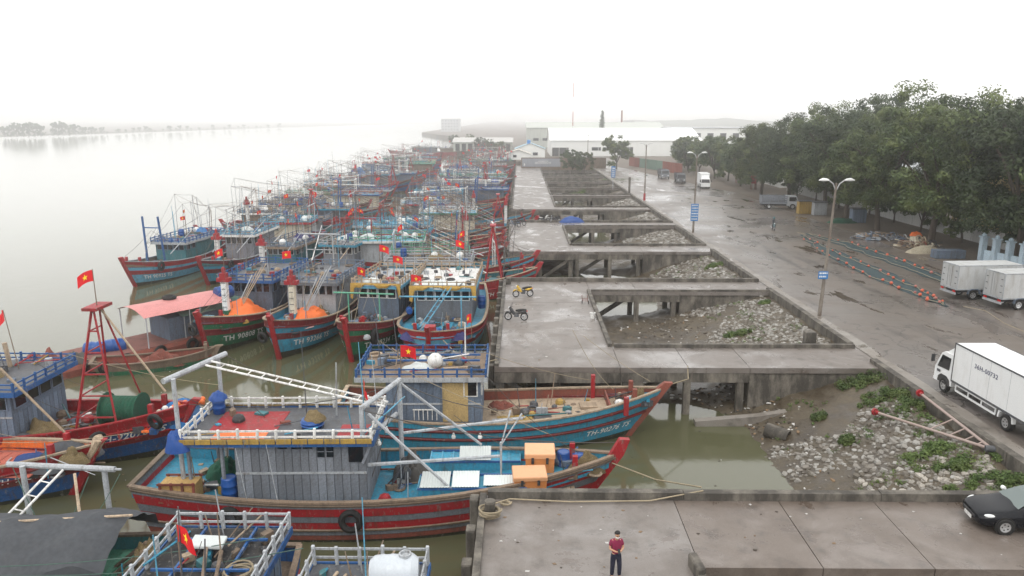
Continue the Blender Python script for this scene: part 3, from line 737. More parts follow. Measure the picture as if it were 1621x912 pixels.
def hatches(B, root, x0, x1, hw, nx_, ny_, col, h=.14):
    me = {}
    for i in range(nx_):
        for j in range(ny_):
            xa = x0 + (x1 - x0) * i / nx_; yb_ = -hw + 2 * hw * j / ny_; sx, sy = (x1 - x0) / nx_ - .08, 2 * hw / ny_ - .08
            if 'm' not in me: me['m'] = MB().bevbx(0, sx, 0, sy, 0, h, .02).mesh('hatch_cover', P(col))
            obj('hatch_cover', me['m'], root, (xa + .04, yb_ + .04, deck_z(B, (x0 + x1) / 2) + .04))

# loose things aboard: shared meshes
_barrel = MB().lathe([(0, 0), (.26, 0), (.29, .04), (.295, .28), (.31, .30), (.31, .34), (.295, .36), (.295, .56), (.31, .58), (.31, .62), (.295, .64), (.28, .86), (.24, .90), (.24, .88), (0, .88)], 16)
BAR_ME = {}
def barrel(loc, label, col=(.010, .065, .25), key='blue', rot=(0, 0, 0), s=1.0, group='blue plastic barrels aboard the boats'):
    if key not in BAR_ME: BAR_ME[key] = _barrel.mesh('barrel', plastic('barrel_' + key, col), True)
    o = obj('barrel', BAR_ME[key], None, loc, rot, s); return tag(o, label, 'barrel', group)
TYRE_ME = MB().torus((0, 0, 0), .34, .13, 'y', 20, 8).mesh('tyre_fender', RUBBER, True)
def tyre(loc, label, rz=0.0, rx=0.0, s=1.0): o = obj('tyre_fender', TYRE_ME, None, loc, (rx, 0, rz), s); return tag(o, label, 'tyre', 'old tyres hung on the boats as fenders')
FLOAT_ME = {}
def float_ball(loc, label, col='white', s=.3, group='net floats lying about the boats'):
    if col not in FLOAT_ME: FLOAT_ME[col] = MB().lathe([(0, -1), (.5, -.87), (.87, -.5), (1, 0), (.87, .5), (.5, .87), (0, 1)], 12).mesh('net_float', P(col, dirt=.15) if col in PAL else plastic(col, (.75, .2, .05)), True)
    return tag(obj('net_float', FLOAT_ME[col], None, loc, None, s), label, 'float', group)
def mound(name, loc, rx, ry, h, mat, label, cat, group=None, seed=0, rz=0.0, rough=.25, fold=1.0):
    rows = []; N, K = 12, 22
    for i in range(N + 1):
        t = i / N; r = []
        for j in range(K + 1):
            a = 2 * math.pi * (j % K) / K; d = t
            zz = h * max(0, 1 - d ** 2.2); q = nz(math.cos(a) * d * 2.2 * fold + seed, math.sin(a) * d * 2.2 * fold, seed * 1.7); q2 = nz(math.cos(a) * d * 6 + seed, math.sin(a) * d * 6, 4 + seed)
            r.append((math.cos(a) * d * rx * (1 + .2 * q), math.sin(a) * d * ry * (1 + .2 * q2), zz * (1 + rough * 1.6 * q + rough * .6 * q2) + (0 if t < 1 else -.05)))
        rows.append(r)
    o = MB().sheet(rows, flip=False).build(name, mat, None, True); o.location = loc; o.rotation_euler = (0, 0, rz)
    return tag(o, label, cat, group)
NETG = M('green_net', (.015, .085, .05), rough=.95, var=.6, dirt=.5, fine=30, bump=.8)
NETB = M('brown_net', (.16, .12, .06), rough=.95, var=.6, dirt=.5, fine=30, bump=.8)
NETU = M('blue_net', (.03, .16, .40), rough=.95, var=.5, dirt=.3, dcol=(.3, .4, .5), fine=30, bump=.8)
NETP = M('purple_net', (.04, .04, .13), rough=.95, var=.5, dirt=.3, fine=30, bump=.8)
ORANGE = M('orange_tarp', (.70, .15, .03), rough=.6, var=.08, dirt=.12, dcol=(.5, .12, .02), rnd=0, bump=.3, fine=5)
BLUETARP = M('blue_tarp', (.012, .06, .24), rough=.5, var=.1, dirt=.15, bump=.3, fine=5)
GREYTARP = M('grey_tarp', (.055, .06, .068), rough=.75, var=.2, dirt=.3, dcol=(.09, .09, .09), bump=.3, fine=6)
WHITESHEET = M('white_sheet', (.56, .60, .59), rough=.6, var=.06, dirt=.25, dcol=(.4, .42, .42), bump=.2)
YELLOWCLOTH = M('yellow_cloth', (.44, .27, .06), rough=.9, var=.3, dirt=.2, bump=.5)

def new_boat(name, label, x, y, head, L=20, W=5.4, fb=1.55, bh=3.0, rake=2.4, bands=None, wales=(.80, .66), wale_col='red', inner='cyan', deck='cyan', gunwale='wood', stem=.55, stem_col='red', detail=2, group='wooden fishing boats moored at the quay', z=WL, blunt=2.5):
    B = Boat(); B.blunt = blunt; B.L, B.W, B.fb, B.bh, B.rake, B.bands, B.wales, B.wale_col, B.inner, B.deck, B.gunwale, B.stem, B.stem_col, B.detail = L, W, fb, bh, rake, bands, wales, wale_col, inner, deck, gunwale, stem, stem_col, detail
    B.root = thing(name, label, 'boat', (x, y, z), R(head), group); B.inv = (Matrix.Translation((x, y, z)) @ Matrix.Rotation(R(head), 4, 'Z')).inverted(); B.mat = B.inv.inverted()
    B.loc = lambda p: B.inv @ Vector(p); B.wp = lambda *p: B.mat @ Vector(p); B.h = R(head)
    make_hull(B, B.root); return B

GEARM = ['slate', 'wood', 'palegrey', 'bluegrey', 'dark', 'cyan', 'rust', 'palewood', 'white', 'blue', 'teal', 'ochre', 'red']
def deck_gear(B, x0, x1, hw, z, cnt, seed=None):
    """The small gear nobody could count: boxes, coils, bundles, lengths of pipe and rope."""
    g = random.Random(int((x0 * 31 + B.L * 77 + B.W * 911 + cnt) * 13)); mb = MB()
    for i in range(cnt):
        x, y, k = g.uniform(x0, x1), g.uniform(-hw, hw), g.random(); m_ = min(len(GEARM) - 1, int(g.random() ** 1.7 * len(GEARM)))
        if k < .38:
            sx, sy, h = g.uniform(.1, .38), g.uniform(.1, .32), g.uniform(.08, .45); a = g.uniform(0, 3.1); p = [(x + sx * math.cos(a + q) , y + sy * math.sin(a + q)) for q in (.6, 2.5, 3.75, 5.6)]; mb.prism(p, z, z + h, m_)
        elif k < .62: a = g.uniform(-.5, .5) + (1.57 if g.random() < .25 else 0); l_ = g.uniform(.5, 1.8); mb.tube((x - l_ * math.cos(a), y - l_ * math.sin(a) * .5, z + .06), (x + l_ * math.cos(a), y + l_ * math.sin(a) * .5, z + g.uniform(.06, .5)), g.uniform(.02, .05), None, 5, m_)
        elif k < .78: mb.torus((x, y, z + .07), g.uniform(.18, .4), .07, 'z', 12, 5, g.choice([1, 4, 7, 0]))
        elif k < .9:
            r = g.uniform(.16, .34); mb.lathe([(r, 0), (r * 1.05, r * .5), (r * .8, r * 1.0), (r * .3, r * 1.25), (0, r * 1.3)], 7, (x, y, z), 'z', m_)
        else: mb.tube((x, y, z), (x + g.uniform(-.25, .25), y + g.uniform(-.2, .2), z + g.uniform(.7, 2.2)), .03, .022, 5, g.choice([2, 7, 0, 5]))
    o = mb.build('deck_gear', [P(k) for k in GEARM], B.root); o['kind'] = 'stuff'; return o
# ================================================================== the boats one can tell apart
def fish_bin(loc, rz, s, label, col=(.62, .24, .08), key='orange'):
    t = thing('fish_bin', label, 'box', loc, rz, 'insulated fish bins'); sx, sy, sz = s
    m_ = plastic('bin_' + key, col)
    v = []
    mb = MB(); a = .94; mb.add([(-sx/2*a,-sy/2*a,0),(sx/2*a,-sy/2*a,0),(sx/2*a,sy/2*a,0),(-sx/2*a,sy/2*a,0),(-sx/2,-sy/2,sz*.8),(sx/2,-sy/2,sz*.8),(sx/2,sy/2,sz*.8),(-sx/2,sy/2,sz*.8)], [(3,2,1,0),(4,5,6,7),(0,1,5,4),(1,2,6,5),(2,3,7,6),(3,0,4,7)]); mb.build('bin_body', m_, t)
    mb = MB(); mb.bevbx(-sx/2-.04, sx/2+.04, -sy/2-.04, sy/2+.04, sz*.8+.015, sz, .04); mb.build('lid', plastic('binlid_' + key, (min(1, col[0]*1.1), col[1]*1.45, col[2]*2.2)), t)
    for x in (-sx*.25, sx*.25): mb = MB(); mb.bx(x-.06, x+.06, -sy/2-.07, -sy/2-.01, sz*.62, sz*.86); mb.build('latch', P('dark'), t)
    return t
def coil(loc, Rr, mat, label, turns=4, r=.035, name='rope_coil', group='rope coils', rot=(0, 0, 0)):
    mb = MB(); pts = []
    for i in range(turns * 16 + 1):
        a = i * math.pi / 8; q = Rr * (1 - .12 * math.sin(i * .7)) * (.75 + .25 * i / (turns * 16)); pts.append((q * math.cos(a), q * math.sin(a) * .9, .04 + r * 1.4 * (i / 16) + .02 * math.sin(i)))
    mb.path(pts, r, 5); o = mb.build(name, mat, None, True); o.location = loc; o.rotation_euler = rot; return tag(o, label, 'rope', group)
def corrug(B, x0, x1, y0, y1, z, mat, tilt=0.0):
    rows = []; k = int((x1 - x0) / .06)
    for i in range(k + 1):
        x = x0 + (x1 - x0) * i / k; zz = z + (.022 if i % 2 else -.0)
        rows.append([B.wp(x, y0, zz), B.wp(x, y1, zz + tilt)])
    return MB().sheet(rows).build('corrugated_sheet', mat)

# ---- the long boat lying across the near jetty's end
A = new_boat('fishing_boat', 'long fishing boat with red and grey striped hull and orange fish bins on deck', -6.15, 31.75, 1.5, L=21.6, W=5.3, fb=1.95, bh=2.95, rake=2.6,
    bands=[(.33, 'slime'), (.42, 'rust'), (.52, 'grey'), (.66, 'red'), (.77, 'grey'), (.91, 'red'), (1, 'grey')], wales=(.52, .97), wale_col='wood', inner='cyan', deck='cyan', gunwale='wood', stem=.75)
r_ = A.root
cw = cabin(A, r_, -6.3, -.6, 1.72, 3.0, wall='grey', roof='slate', rail='white', fascia='blue', mat_col='slate', over=.35, back=2.2, winf=0, wins=0, planks=True, rail_h=.5)
rx0, rx1, rh, rz_ = A.roof
# ochre boards under the rail
for s in (-1, 1):
    k = 12
    for i in range(k):
        xa = rx0 + (rx1 - rx0) * i / k; mb = MB(); mb.bevbx(xa + .02, xa + (rx1 - rx0) / k - .02, s * (rh + .09) - .03, s * (rh + .09) + .03, rz_ - .06, rz_ + .16, .01); mb.build('rail_board', P('ochre'), r_)
for (xa, xb_, ya, yb_, c_) in ((-7.7, -4.7, -.9, 1.4, 'red'), (-7.3, -5.0, -1.7, -.94, 'orange'), (-1.9, -.6, -1.5, -.2, 'red')):
    mb = MB(); mb.bx(xa, xb_, ya, yb_, rz_ + .004, rz_ + .02); mb.build('roof_sheet', P(c_, ), r_)
# little upper windows and open front light
for x in (-2.55, -2.15):
    for z in (.28, .56):
        mb = MB(); zt = rz_ - .15; mb.bx(x - .15, x + .15, -1.80, -1.765, zt - z - .10, zt - z + .12); mb.build('window', GLASS, cw)
for x in (-4.2, -3.6, -3.1): mb = MB(); mb.bx(x - .2, x + .2, -1.80, -1.765, rz_ - .42, rz_ - .22); mb.build('window', GLASS, cw)
mb = MB(); mb.bx(-1.35, -.72, -1.80, -1.765, rz_ - 1.05, rz_ - .3); mb.build('window', GLASS, cw)
mb = MB(); mb.bar((-.75, -1.81, rz_ - 1.1), (-.35, -1.81, rz_ - .2), .07, .12); mb.build('strut', P('grey'), cw)
for s in (-1, 1):
    for x in (rx0 + .15, rx0 + 1.6): pole(r_, (x, s * 1.6, deck_z(A, x)), (x, s * 1.6, rz_ - .12), .09, 'grey', 'roof_post', .09)
# stern T frame, ladder boom, fore frame, derricks
L_ = A.loc
def seg(u0, v0, Y0, u1, v1, Y1): return L_(atY(u0, v0, Y0)), L_(atY(u1, v1, Y1))
a, c_ = seg(258, 604, 29.9, 357, 560, 33.6); mb = MB(); mb.tube(a, c_, .13, None, 9)
p1, p2 = seg(274, 600, 30.0, 345, 566, 33.3)
for p in (p1, p2): mb.tube((p.x, p.y, deck_z(A, p.x) - .1), p, .11, .10, 8)
mb.build('stern_frame', P('palegrey', dirt=.2), r_, True)
a, c_ = seg(330, 575, 31.9, 612, 640, 31.4); ladder(r_, a, c_, .55, 'white', .6)
a, c_ = seg(572, 646, 30.3, 632, 602, 33.1); mb = MB(); mb.tube(a, c_, .12, None, 9)
a2, c2 = seg(566, 708, 30.2, 628, 655, 33.1); mb.tube(a2, c2, .11, None, 9)
for p in (a, c_): mb.tube((p.x, p.y, deck_z(A, p.x) - .1), p + Vector((0, 0, .1)), .12, .11, 8)
mb.build('fore_frame', P('palegrey', dirt=.2), r_, True)
for q in ((583, 655, 30.3, 738, 796, 30.0, .075), (634, 607, 33.1, 762, 704, 33.4, .075), (582, 736, 30.3, 792, 722, 32.0, .09), (634, 686, 33.1, 828, 662, 33.6, .08)):
    a, c_ = seg(*q[:6]); pole(r_, a, c_, q[6], 'palegrey', 'boom', q[6] * .9)
a, c_ = seg(826, 655, 33.6, 793, 705, 32.2); pole(r_, a, c_, .05, 'palegrey', 'strut'); a, c_ = seg(808, 650, 33.6, 793, 705, 32.2); pole(r_, a, c_, .05, 'palegrey', 'strut')
a, c_ = seg(793, 700, 31.2, 793, 790, 31.0); pole(r_, a, (a.x, a.y, deck_z(A, a.x)), .06, 'palegrey', 'stanchion')
for q in ((620, 612, 33, 300, 640, 33.3, .5), (575, 650, 30.3, 985, 700, 32.4, .5), (632, 605, 33.1, 800, 650, 33.6, .3), (632, 605, 33.1, 578, 790, 30.4, .1), (357, 562, 33.5, 600, 630, 33.0, .6)):
    a, c_ = seg(*q[:6]); wire(r_, a, c_, q[6], .022)
for q in ((600, 700, 30.6), (612, 680, 32), (760, 690, 33.3), (718, 690, 33)):
    p = L_(atY(*q)); mb = MB(); mb.lathe([(0, -.16), (.09, -.13), (.11, -.04), (.07, .04), (.045, .06), (.045, .14), (0, .14)], 10, p); mb.build('lamp_bulb', P('white', dirt=.1), r_, True)
flag(r_, L_(atY(577, 640, 31.6)), 1.2, .75, R(-70)); pole(r_, (-3.6, .2, rz_), (-3.65, .3, rz_ + 4.2), .025, 'slate', 'antenna'); pole(r_, (-2.4, .9, rz_), (-2.3, .9, rz_ + 2.6), .05, 'palegrey', 'antenna')
for x, h in ((-4.3, 3.2), (-5.6, 3.0)): pole(r_, (x, -2.45, 1.5), (x - .35, -2.5, 1.5 + h), .022, 'palegrey', 'whip_antenna')
pole(r_, (-.9, -1.6, rz_), (.9, .2, rz_ + 1.2), .05, 'lightblue', 'roof_brace')
# deck fittings: fish hold boxes and planking
dz = deck_z(A, 3)
for (xa, xb_, ya, yb_, h) in ((1.6, 6.4, -1.9, -.55, .62), (1.9, 6.2, .75, 2.0, .62)):
    mb = MB(); mb.bx(xa, xb_, ya, yb_, dz, dz + h); q = mb.build('fish_hold', P('cyan'), r_)
    k = 8
    for i in range(k + 1): mb = MB(); x = xa + (xb_ - xa) * i / k; mb.bx(x - .025, x + .025, ya, yb_, dz + h, dz + h + .05); mb.build('hold_batten', P('lightblue'), q)
    mb = MB(); mb.bx(xa, xb_, ya - .03, ya + .04, dz + h, dz + h + .09); mb.bx(xa, xb_, yb_ - .04, yb_ + .03, dz + h, dz + h + .09); mb.build('coaming', P('blue'), q)
for i in range(13): mb = MB(); mb.bevbx(2.2 + i * .36, 2.2 + i * .36 + .33, -.5, .7, dz + .02, dz + .08 + random.uniform(0, .015), .01); mb.build('plank', P('wood'), r_)
for i in range(11): mb = MB(); mb.bevbx(6.45 + i * .2, 6.45 + i * .2 + .18, -1.4, 1.2, dz + .10, dz + .16 + random.uniform(0, .015), .01); mb.build('plank', P('palewood'), r_)
mb = MB()   # winch by the mast
for i in range(8): a = i * .8; mb.bar((.5 + .5 * math.cos(a), -.2 + .5 * math.sin(a), dz), (.9, -.2, dz + 1.0 + .2 * math.sin(a * 2)), .06)
mb.lathe([(.35, -.5), (.35, -.45), (.14, -.42), (.14, .42), (.35, .45), (.35, .5)], 12, (.8, .3, dz + .6), 'y'); mb.build('winch', P('slate'), r_)
for x in (4.6, 7.3): pass
for side in (-1, 1): hull_text(A, r_, 'TH-92316 TS', side, .955, .80, .30) if side > 0 else None
# things standing on it
o = corrug(A, 1.7, 3.0, -1.95, -.5, dz + .76, WHITESHEET, .05); tag(o, 'white corrugated sheet over the fish hold next to the winch', 'sheet', 'sheets over the fish holds')
o = corrug(A, 3.1, 4.3, -1.9, -.55, dz + .75, WHITESHEET, .10); tag(o, 'white corrugated sheet in the middle of the blue fish hold', 'sheet', 'sheets over the fish holds')
o = corrug(A, 4.5, 5.9, -1.75, -.75, dz + .74, WHITESHEET, .0); tag(o, 'white corrugated sheet at the bin end of the fish hold', 'sheet', 'sheets over the fish holds')
o = corrug(A, 3.3, 4.8, .7, 1.6, dz + .78, WHITESHEET, .3); tag(o, 'tilted white sheet on the blue hold by the far rail', 'sheet', 'sheets over the fish holds')
fish_bin(A.wp(6.55, -1.25, dz + .17), A.h + .04, (1.45, 1.15, 1.0), 'orange fish bin by the near rail of the red striped boat')
fish_bin(A.wp(7.1, .55, dz + .17), A.h - .03, (1.35, 1.2, 1.25), 'taller orange fish bin beside two blue barrels')
barrel(A.wp(8.25, .75, dz + .16), 'blue plastic barrel touching the taller orange fish bin', s=1.15); barrel(A.wp(8.95, .55, dz + .16), 'open blue plastic barrel at the bow end of the fish bins', s=1.15)
barrel(A.wp(-6.75, -1.45, deck_z(A, -7) + .02), 'blue plastic barrel standing by the grey plank cabin', s=1.2)
barrel(A.wp(-8.0, 1.3, rz_ + .0), 'blue barrel wrapped in blue tarpaulin on the railed roof', s=.95); mound('tarpaulin', A.wp(-8.0, 1.3, rz_ + .75), .42, .42, .32, BLUETARP, 'blue tarpaulin bundle tied over a barrel on the roof', 'tarpaulin', None, 3)
mound('tarpaulin', A.wp(-8.65, -1.95, rz_ - .35), .5, .38, .75, BLUETARP, 'blue tarpaulin bundle hanging at the roof corner', 'tarpaulin', None, 5)
barrel(A.wp(-3.2, -.4, rz_), 'low blue tub holding orange and green net on the roof', s=(1.7, 1.7, .45)); mound('net_pile', A.wp(-3.1, -.4, rz_ + .38), .5, .45, .4, NETB, 'brown net heaped in the blue roof tub', 'net', 'net piles', 8)
mound('net_pile', A.wp(-7.6, .6, deck_z(A, -7.6)), 1.1, .9, .9, NETG, 'green net heaped under the stern roof', 'net', 'net piles', 2)
mound('net_pile', A.wp(1.0, .6, dz), .9, .7, .9, DROPE, 'tangle of grey rope and net round the winch', 'net', 'net piles', 12, rough=.6)
mound('net_pile', A.wp(9.3, -.1, deck_z(A, 9.3)), .9, .55, .75, NETB, 'brown weedy net draped by the red bow posts', 'net', 'net piles', 6, rough=.5)
# slatted crate at the stern
t = thing('wooden_crate', 'weathered yellow slatted crate at the stern of the red striped boat', 'crate', A.wp(-8.75, -1.75, deck_z(A, -8.7) + .02), A.h)
mb = MB(); mb.bx(-.78, .78, -.4, .4, .02, .9); mb.build('crate_body', M('crate_yellow', (.42, .27, .10), rough=.8, dirt=.5), t)
for i in range(4):
    for s in (-1, 1): mb = MB(); x = -.72 + i * .48; mb.bx(x - .05, x + .05, s * .43 - .03, s * .43 + .03, 0, 1.0); mb.build('slat', P('rust'), t)
for z in (.06, .45, .90):
    for s in (-1, 1): mb = MB(); mb.bx(-.82, .82, s * .475 - .02, s * .475 + .02, z, z + .09); mb.build('slat', P('rust'), t)
for x, lb in ((-6.5, 'tyre fender on the red striped hull below the crate'), (-1.2, 'tyre fender on the red striped hull below the cabin front')):
    p = hull_xyz(A, x / A.L + .5, .72, -1); tyre(A.wp(p.x, p.y - .16, p.z), lb, A.h, -.12, 1.15)

# ---- the blue boat nosing into the opening
Bt = new_boat('fishing_boat', 'light blue fishing boat with red bulwarks and tan deck nosed in beside the jetty columns', -1.0, 40.7, 1.0, L=18.8, W=5.3, fb=1.75, bh=2.9, rake=2.6,
    bands=[(.34, 'slime'), (.60, 'cyan'), (.68, 'darkred'), (.80, 'cyan'), (.88, 'darkred'), (1, 'cyan')], wales=(.64, .84), wale_col='darkred', inner='rust', deck='palewood', gunwale='palewood', stem=.35, stem_col='rust')
r_ = Bt.root
cabin(Bt, r_, -6.4, -1.2, 2.0, 3.0, wall='bluegrey', roof='slate', rail='blue', fascia='palegrey', mat_col='wood', over=.35, back=1.6, winf=3, wins=1, planks=True, rail_h=.5)
rx0, rx1, rh, rz_ = Bt.roof
mb = MB(); mb.bx(-3.3, -1.9, -2.085, -2.05, rz_ - 2.6, rz_ - .35); mb.build('cabin_door', M('ochre_board', (.40, .29, .13), rough=.85, dirt=.5), r_)
mb = MB()
for k in range(6): mb.bx(-4.9 + k * .25, -4.86 + k * .25, -2.12, -2.08, rz_ - 2.5, rz_ - 1.9)
mb.bx(-4.95, -3.6, -2.12, -2.08, rz_ - 1.92, rz_ - 1.86); mb.build('window_bars', P('white'), r_)
for s in (-1, 1): hull_text(Bt, r_, 'TH-90276 TS', s, .945, .46, .46)
mb = MB(); x = 6.1; mb.bx(x - .05, x + .05, -1.5, 1.9, deck_z(Bt, x), deck_z(Bt, x) + .5); mb.build('deck_bulkhead', P('rust'), r_)
for x, c_ in ((.2, 'ochre'), (1.2, 'ochre'), (2.3, 'slate'), (5.0, 'palewood')):
    dzb = deck_z(Bt, x); t_ = obj('hatch_cover', MB().bx(-.5, .5, -.45, .45, 0, .09).mesh('hatch_cover', P(c_)), r_, (x, -.9 if x != 5 else .3, dzb + .05), (0, 0, .06))
    for k in range(5): obj('slat', MB().bx(-.48, .48, -.07, .07, 0, .03).mesh('slat', P(c_)), t_, (0, -.36 + k * .18, .09))
hatches(Bt, r_, 7.2, 8.2, .6, 1, 1, 'lightblue', .1)
for x in (5.4, 6.9): mb = MB(); mb.bx(x - .13, x + .13, -1.75, -1.5, deck_z(Bt, x), sheer_z(Bt, x) + .5) if x > 6 else mb.bx(x - .12, x + .12, 1.5, 1.75, deck_z(Bt, x), sheer_z(Bt, x) + .9); mb.build('bitt', P('red'), r_)
flag(r_, (-5.6, -1.6, rz_), 1.7, 1.0, R(25)); pole(r_, (-2.2, 1.2, rz_), (-2.2, 1.2, rz_ + 2.2), .05, 'white', 'antenna')
mb = MB(); mb.bx(-6.6, -1.3, -.15, -.05, rz_ + .25, rz_ + .35); mb.bx(-6.6, -1.3, .9, 1.0, rz_ + .25, rz_ + .35); mb.build('roof_rack', P('blue'), r_)
coil(Bt.wp(-6.3, .6, rz_ + .02), .45, ROPE, 'pale rope coil on the brown roof of the light blue boat')
mound('canvas_bundle', Bt.wp(-4.7, -.7, rz_), 1.0, .5, .35, WHITESHEET, 'folded white canvas on the brown roof', 'canvas', None, 9)
float_ball(Bt.wp(-3.8, -.6, rz_ + .45), 'round white float beside the folded canvas', 'white', .45)
mound('net_pile', Bt.wp(.0, 1.3, deck_z(Bt, 0)), .9, .6, .35, P('rust'), 'rusty chain and net in the corner of the tan deck', 'net', 'net piles', 15, rough=.6)
mound('net_pile', Bt.wp(7.9, .2, deck_z(Bt, 8)), .5, .5, .6, NETB, 'brown rope bundle on the light blue bow', 'net', 'net piles', 17, rough=.6)

# ---- red decked boat with the A frame
Cb = new_boat('fishing_boat', 'blue hulled fishing boat with red bulwark, red derrick frame and net drum', -27.9, 38.2, -1.5, L=20.4, W=5.6, fb=1.85, bh=3.0, rake=2.2,
    bands=[(.33, 'slime'), (.55, 'blue'), (.66, 'darkred'), (.80, 'blue'), (1, 'red')], wales=(.66, .82), wale_col='red', inner='red', deck='rust', gunwale='red', stem=.3)
r_ = Cb.root
cabin(Cb, r_, -6.0, 1.6, 2.15, 2.9, wall='bluegrey', roof='blue', rail='blue', fascia='blue', mat_col='slate', over=.6, back=.6, winf=4, wins=4, planks=True, rail_h=.45, wincol='bluegrey')
rx0, rx1, rh, rz_ = Cb.roof
for s in (-1, 1): hull_text(Cb, r_, 'TH-92076 TS', s, .955, .675, .5)
mb = MB(); zd = deck_z(Cb, 4)
base = [(3.0, -1.6), (3.0, 1.6)]; top = (5.3, 0)
ap = L_ = Cb.loc(atY(150, 488, 38.0))
for s in (-1, 1): mb.bar((ap.x - .9, s * 1.75, zd), (ap.x, s * .35, ap.z), .10)
for s in (-1, 1): mb.bar((ap.x + 1.4, s * 1.6, zd), (ap.x + .1, s * .35, ap.z), .09)
for k in range(1, 6):
    t_ = k / 6; mb.bar((ap.x - .9 + .9 * t_, -1.75 + 1.4 * t_, zd + (ap.z - zd) * t_), (ap.x + 1.4 - 1.3 * t_, -1.6 + 1.25 * t_, zd + (ap.z - zd) * t_), .07)
    mb.bar((ap.x - .9 + .9 * t_, -1.75 + 1.4 * t_, zd + (ap.z - zd) * t_), (ap.x - .9 + .9 * t_, 1.75 - 1.4 * t_, zd + (ap.z - zd) * t_), .06)
mb.bx(ap.x - .3, ap.x + .5, -.75, .75, ap.z, ap.z + .16); mb.build('derrick_frame', P('red'), r_)
flag(r_, (ap.x + .1, 0, ap.z + .1), 2.0, .9, R(200))
mb = MB(); mb.lathe([(.95, -1.0), (.95, -.94), (.75, -.92)] + [(.72 + .04 * (i % 2), -.85 + i * .1) for i in range(18)] + [(.75, .92), (.95, .94), (.95, 1.0)], 18, (ap.x + 0.9, .0, zd + 1.0), 'x'); mb.build('net_drum', NETG, r_, True)
mb = MB(); mb.bevbx(ap.x + .6, ap.x + 3.2, -1.25, .1, zd + .2, zd + .32, .03)
mb.build('deck_cover', P('orange', ), r_)
for k in range(5): mb = MB(); mb.bx(ap.x + .7 + k * .5, ap.x + 1.12 + k * .5, -1.2, .05, zd + .33, zd + .36); mb.build('cover_board', M('red_board', (.62, .06, .025), rough=.6, dirt=.2), r_)
mound('net_pile', Cb.wp(ap.x + 3.6, .7, zd + .1), 1.6, 1.1, 1.0, NETU, 'blue net heaped near the bow of the red decked boat', 'net', 'net piles', 21)
mound('net_pile', Cb.wp(2.4, -1.2, zd), 1.2, .7, .6, NETB, 'tangled brown rope beside the blue roofed cabin', 'net', 'net piles', 22, rough=.6)
mound('net_pile', Cb.wp(-1.2, -.3, rz_), 1.2, .7, .55, NETB, 'tan net heap on the blue railed roof', 'net', 'net piles', 23)
mound('tarpaulin', Cb.wp(1.2, -1.9, zd + .1), 1.4, .5, .3, GREYTARP, 'dark grey tarpaulin along the red deck edge', 'tarpaulin', None, 24)
mb = MB(); mb.torus((0, 0, 0), .32, .09, 'y', 18, 8); o = mb.build('life_ring', P('cream'), None, True); o.location = Cb.wp(-.6, -rh - .12, rz_ + .1); tag(o, 'pale life ring on the blue roof rail', 'life ring')
mb = MB(); mb.lathe([(0, -.7), (.3, -.68), (.34, 0), (.3, .68), (0, .7)], 14, axis='x'); o = mb.build('tarp_roll', GREYTARP, None, True); o.location = Cb.wp(-2.9, -1.0, rz_ + .34); tag(o, 'rolled dark tarpaulin on the blue railed roof', 'tarpaulin')
for i in range(16):
    x = ap.x + 2.6 + random.uniform(0, 3.6); y = -half_w(Cb, x) + .45 + random.uniform(0, .5); c_ = random.choice(['orange', 'white', 'orange', 'cream'])
    float_ball(Cb.wp(x, y, deck_z(Cb, x) + .28 + random.uniform(0, .25)), '%s net float on the bow of the red decked boat' % {'orange': 'orange', 'white': 'white', 'cream': 'cream'}[c_], c_, random.uniform(.14, .2), 'net floats on the red decked boat')
for q, (x, y) in enumerate(((-5.0, -.8), (-3.2, 1.0), (-.2, 1.2))): flag(r_, (x, y, rz_), 2.4 + .5 * q, .95, R(20 + 60 * q), lean=-.4)
for x, y in ((-1.9, 1.5), (-.9, 1.5)): pole(r_, (x, y, rz_), (x - .15, y, rz_ + 1.4), .13, 'palewood', 'exhaust_pipe', .13)
for x in (-5.4, -.4): pole(r_, (x, .5, rz_), (x - 1.0, .5, rz_ + 4.6), .03, 'slate', 'antenna')
a, c_ = Cb.loc(atY(160, 490, 38.2)), Cb.loc(atY(262, 620, 37.6)); pole(r_, a, c_, .06, 'palewood', 'boom', .06)
a, c_ = Cb.loc(atY(0, 583, 35.4)), Cb.loc(atY(108, 690, 35.2)); pole(r_, a, c_, .07, 'palewood', 'boom', .06)
tyre(Cb.wp(8.8, -1.6, 2.6), 'tyre fender under the bow of the red decked boat', Cb.h - .3, .2)

# ---- open red decked boat ahead of it
D = new_boat('fishing_boat', 'blue hulled boat with open salmon red deck and worn pale stem head', -30.3, 33.35, 1.0, L=19.6, W=5.0, fb=1.7, bh=2.65, rake=1.9,
    bands=[(.34, 'slime'), (.60, 'blue'), (.70, 'darkred'), (.80, 'blue'), (1, 'red')], wales=(.72, .84), wale_col='darkred', inner='orange', deck='pink', gunwale='palewood', stem=.25, stem_col='red')
r_ = D.root
for s in (-1, 1): hull_text(D, r_, 'TH-90613 TS', s, .94, .68, .42)
zd = deck_z(D, 6)
for k in range(12): mb = MB(); mb.bevbx(1.2 + k * .5, 1.66 + k * .5, -1.5, 1.2, zd + .0, zd + .05, .01); mb.build('plank', M('salmon_plank', (.46, .13, .09), rough=.7, dirt=.4), r_)
hatches(D, r_, 3.0, 4.4, 1.2, 1, 2, 'lightblue', .08)
mb = MB(); mb.path([(9.2, 0, 1.9), (9.6, 0, 2.5), (9.8, 0, 2.85), (9.7, .1, 3.0)], [.22, .26, .3, .2], 9); mb.build('stem_head', P('palewood'), r_, True)
coil(D.wp(3.4, .9, zd + .08), .6, ROPE, 'pale rope coil on the salmon red deck')
mound('tarpaulin', D.wp(6.4, .2, zd + .05), 1.0, .6, .4, M('blue_cloth', (.02, .05, .17), rough=.8), 'crumpled dark blue cloth on the salmon red deck', 'tarpaulin', None, 31, rz=.3)
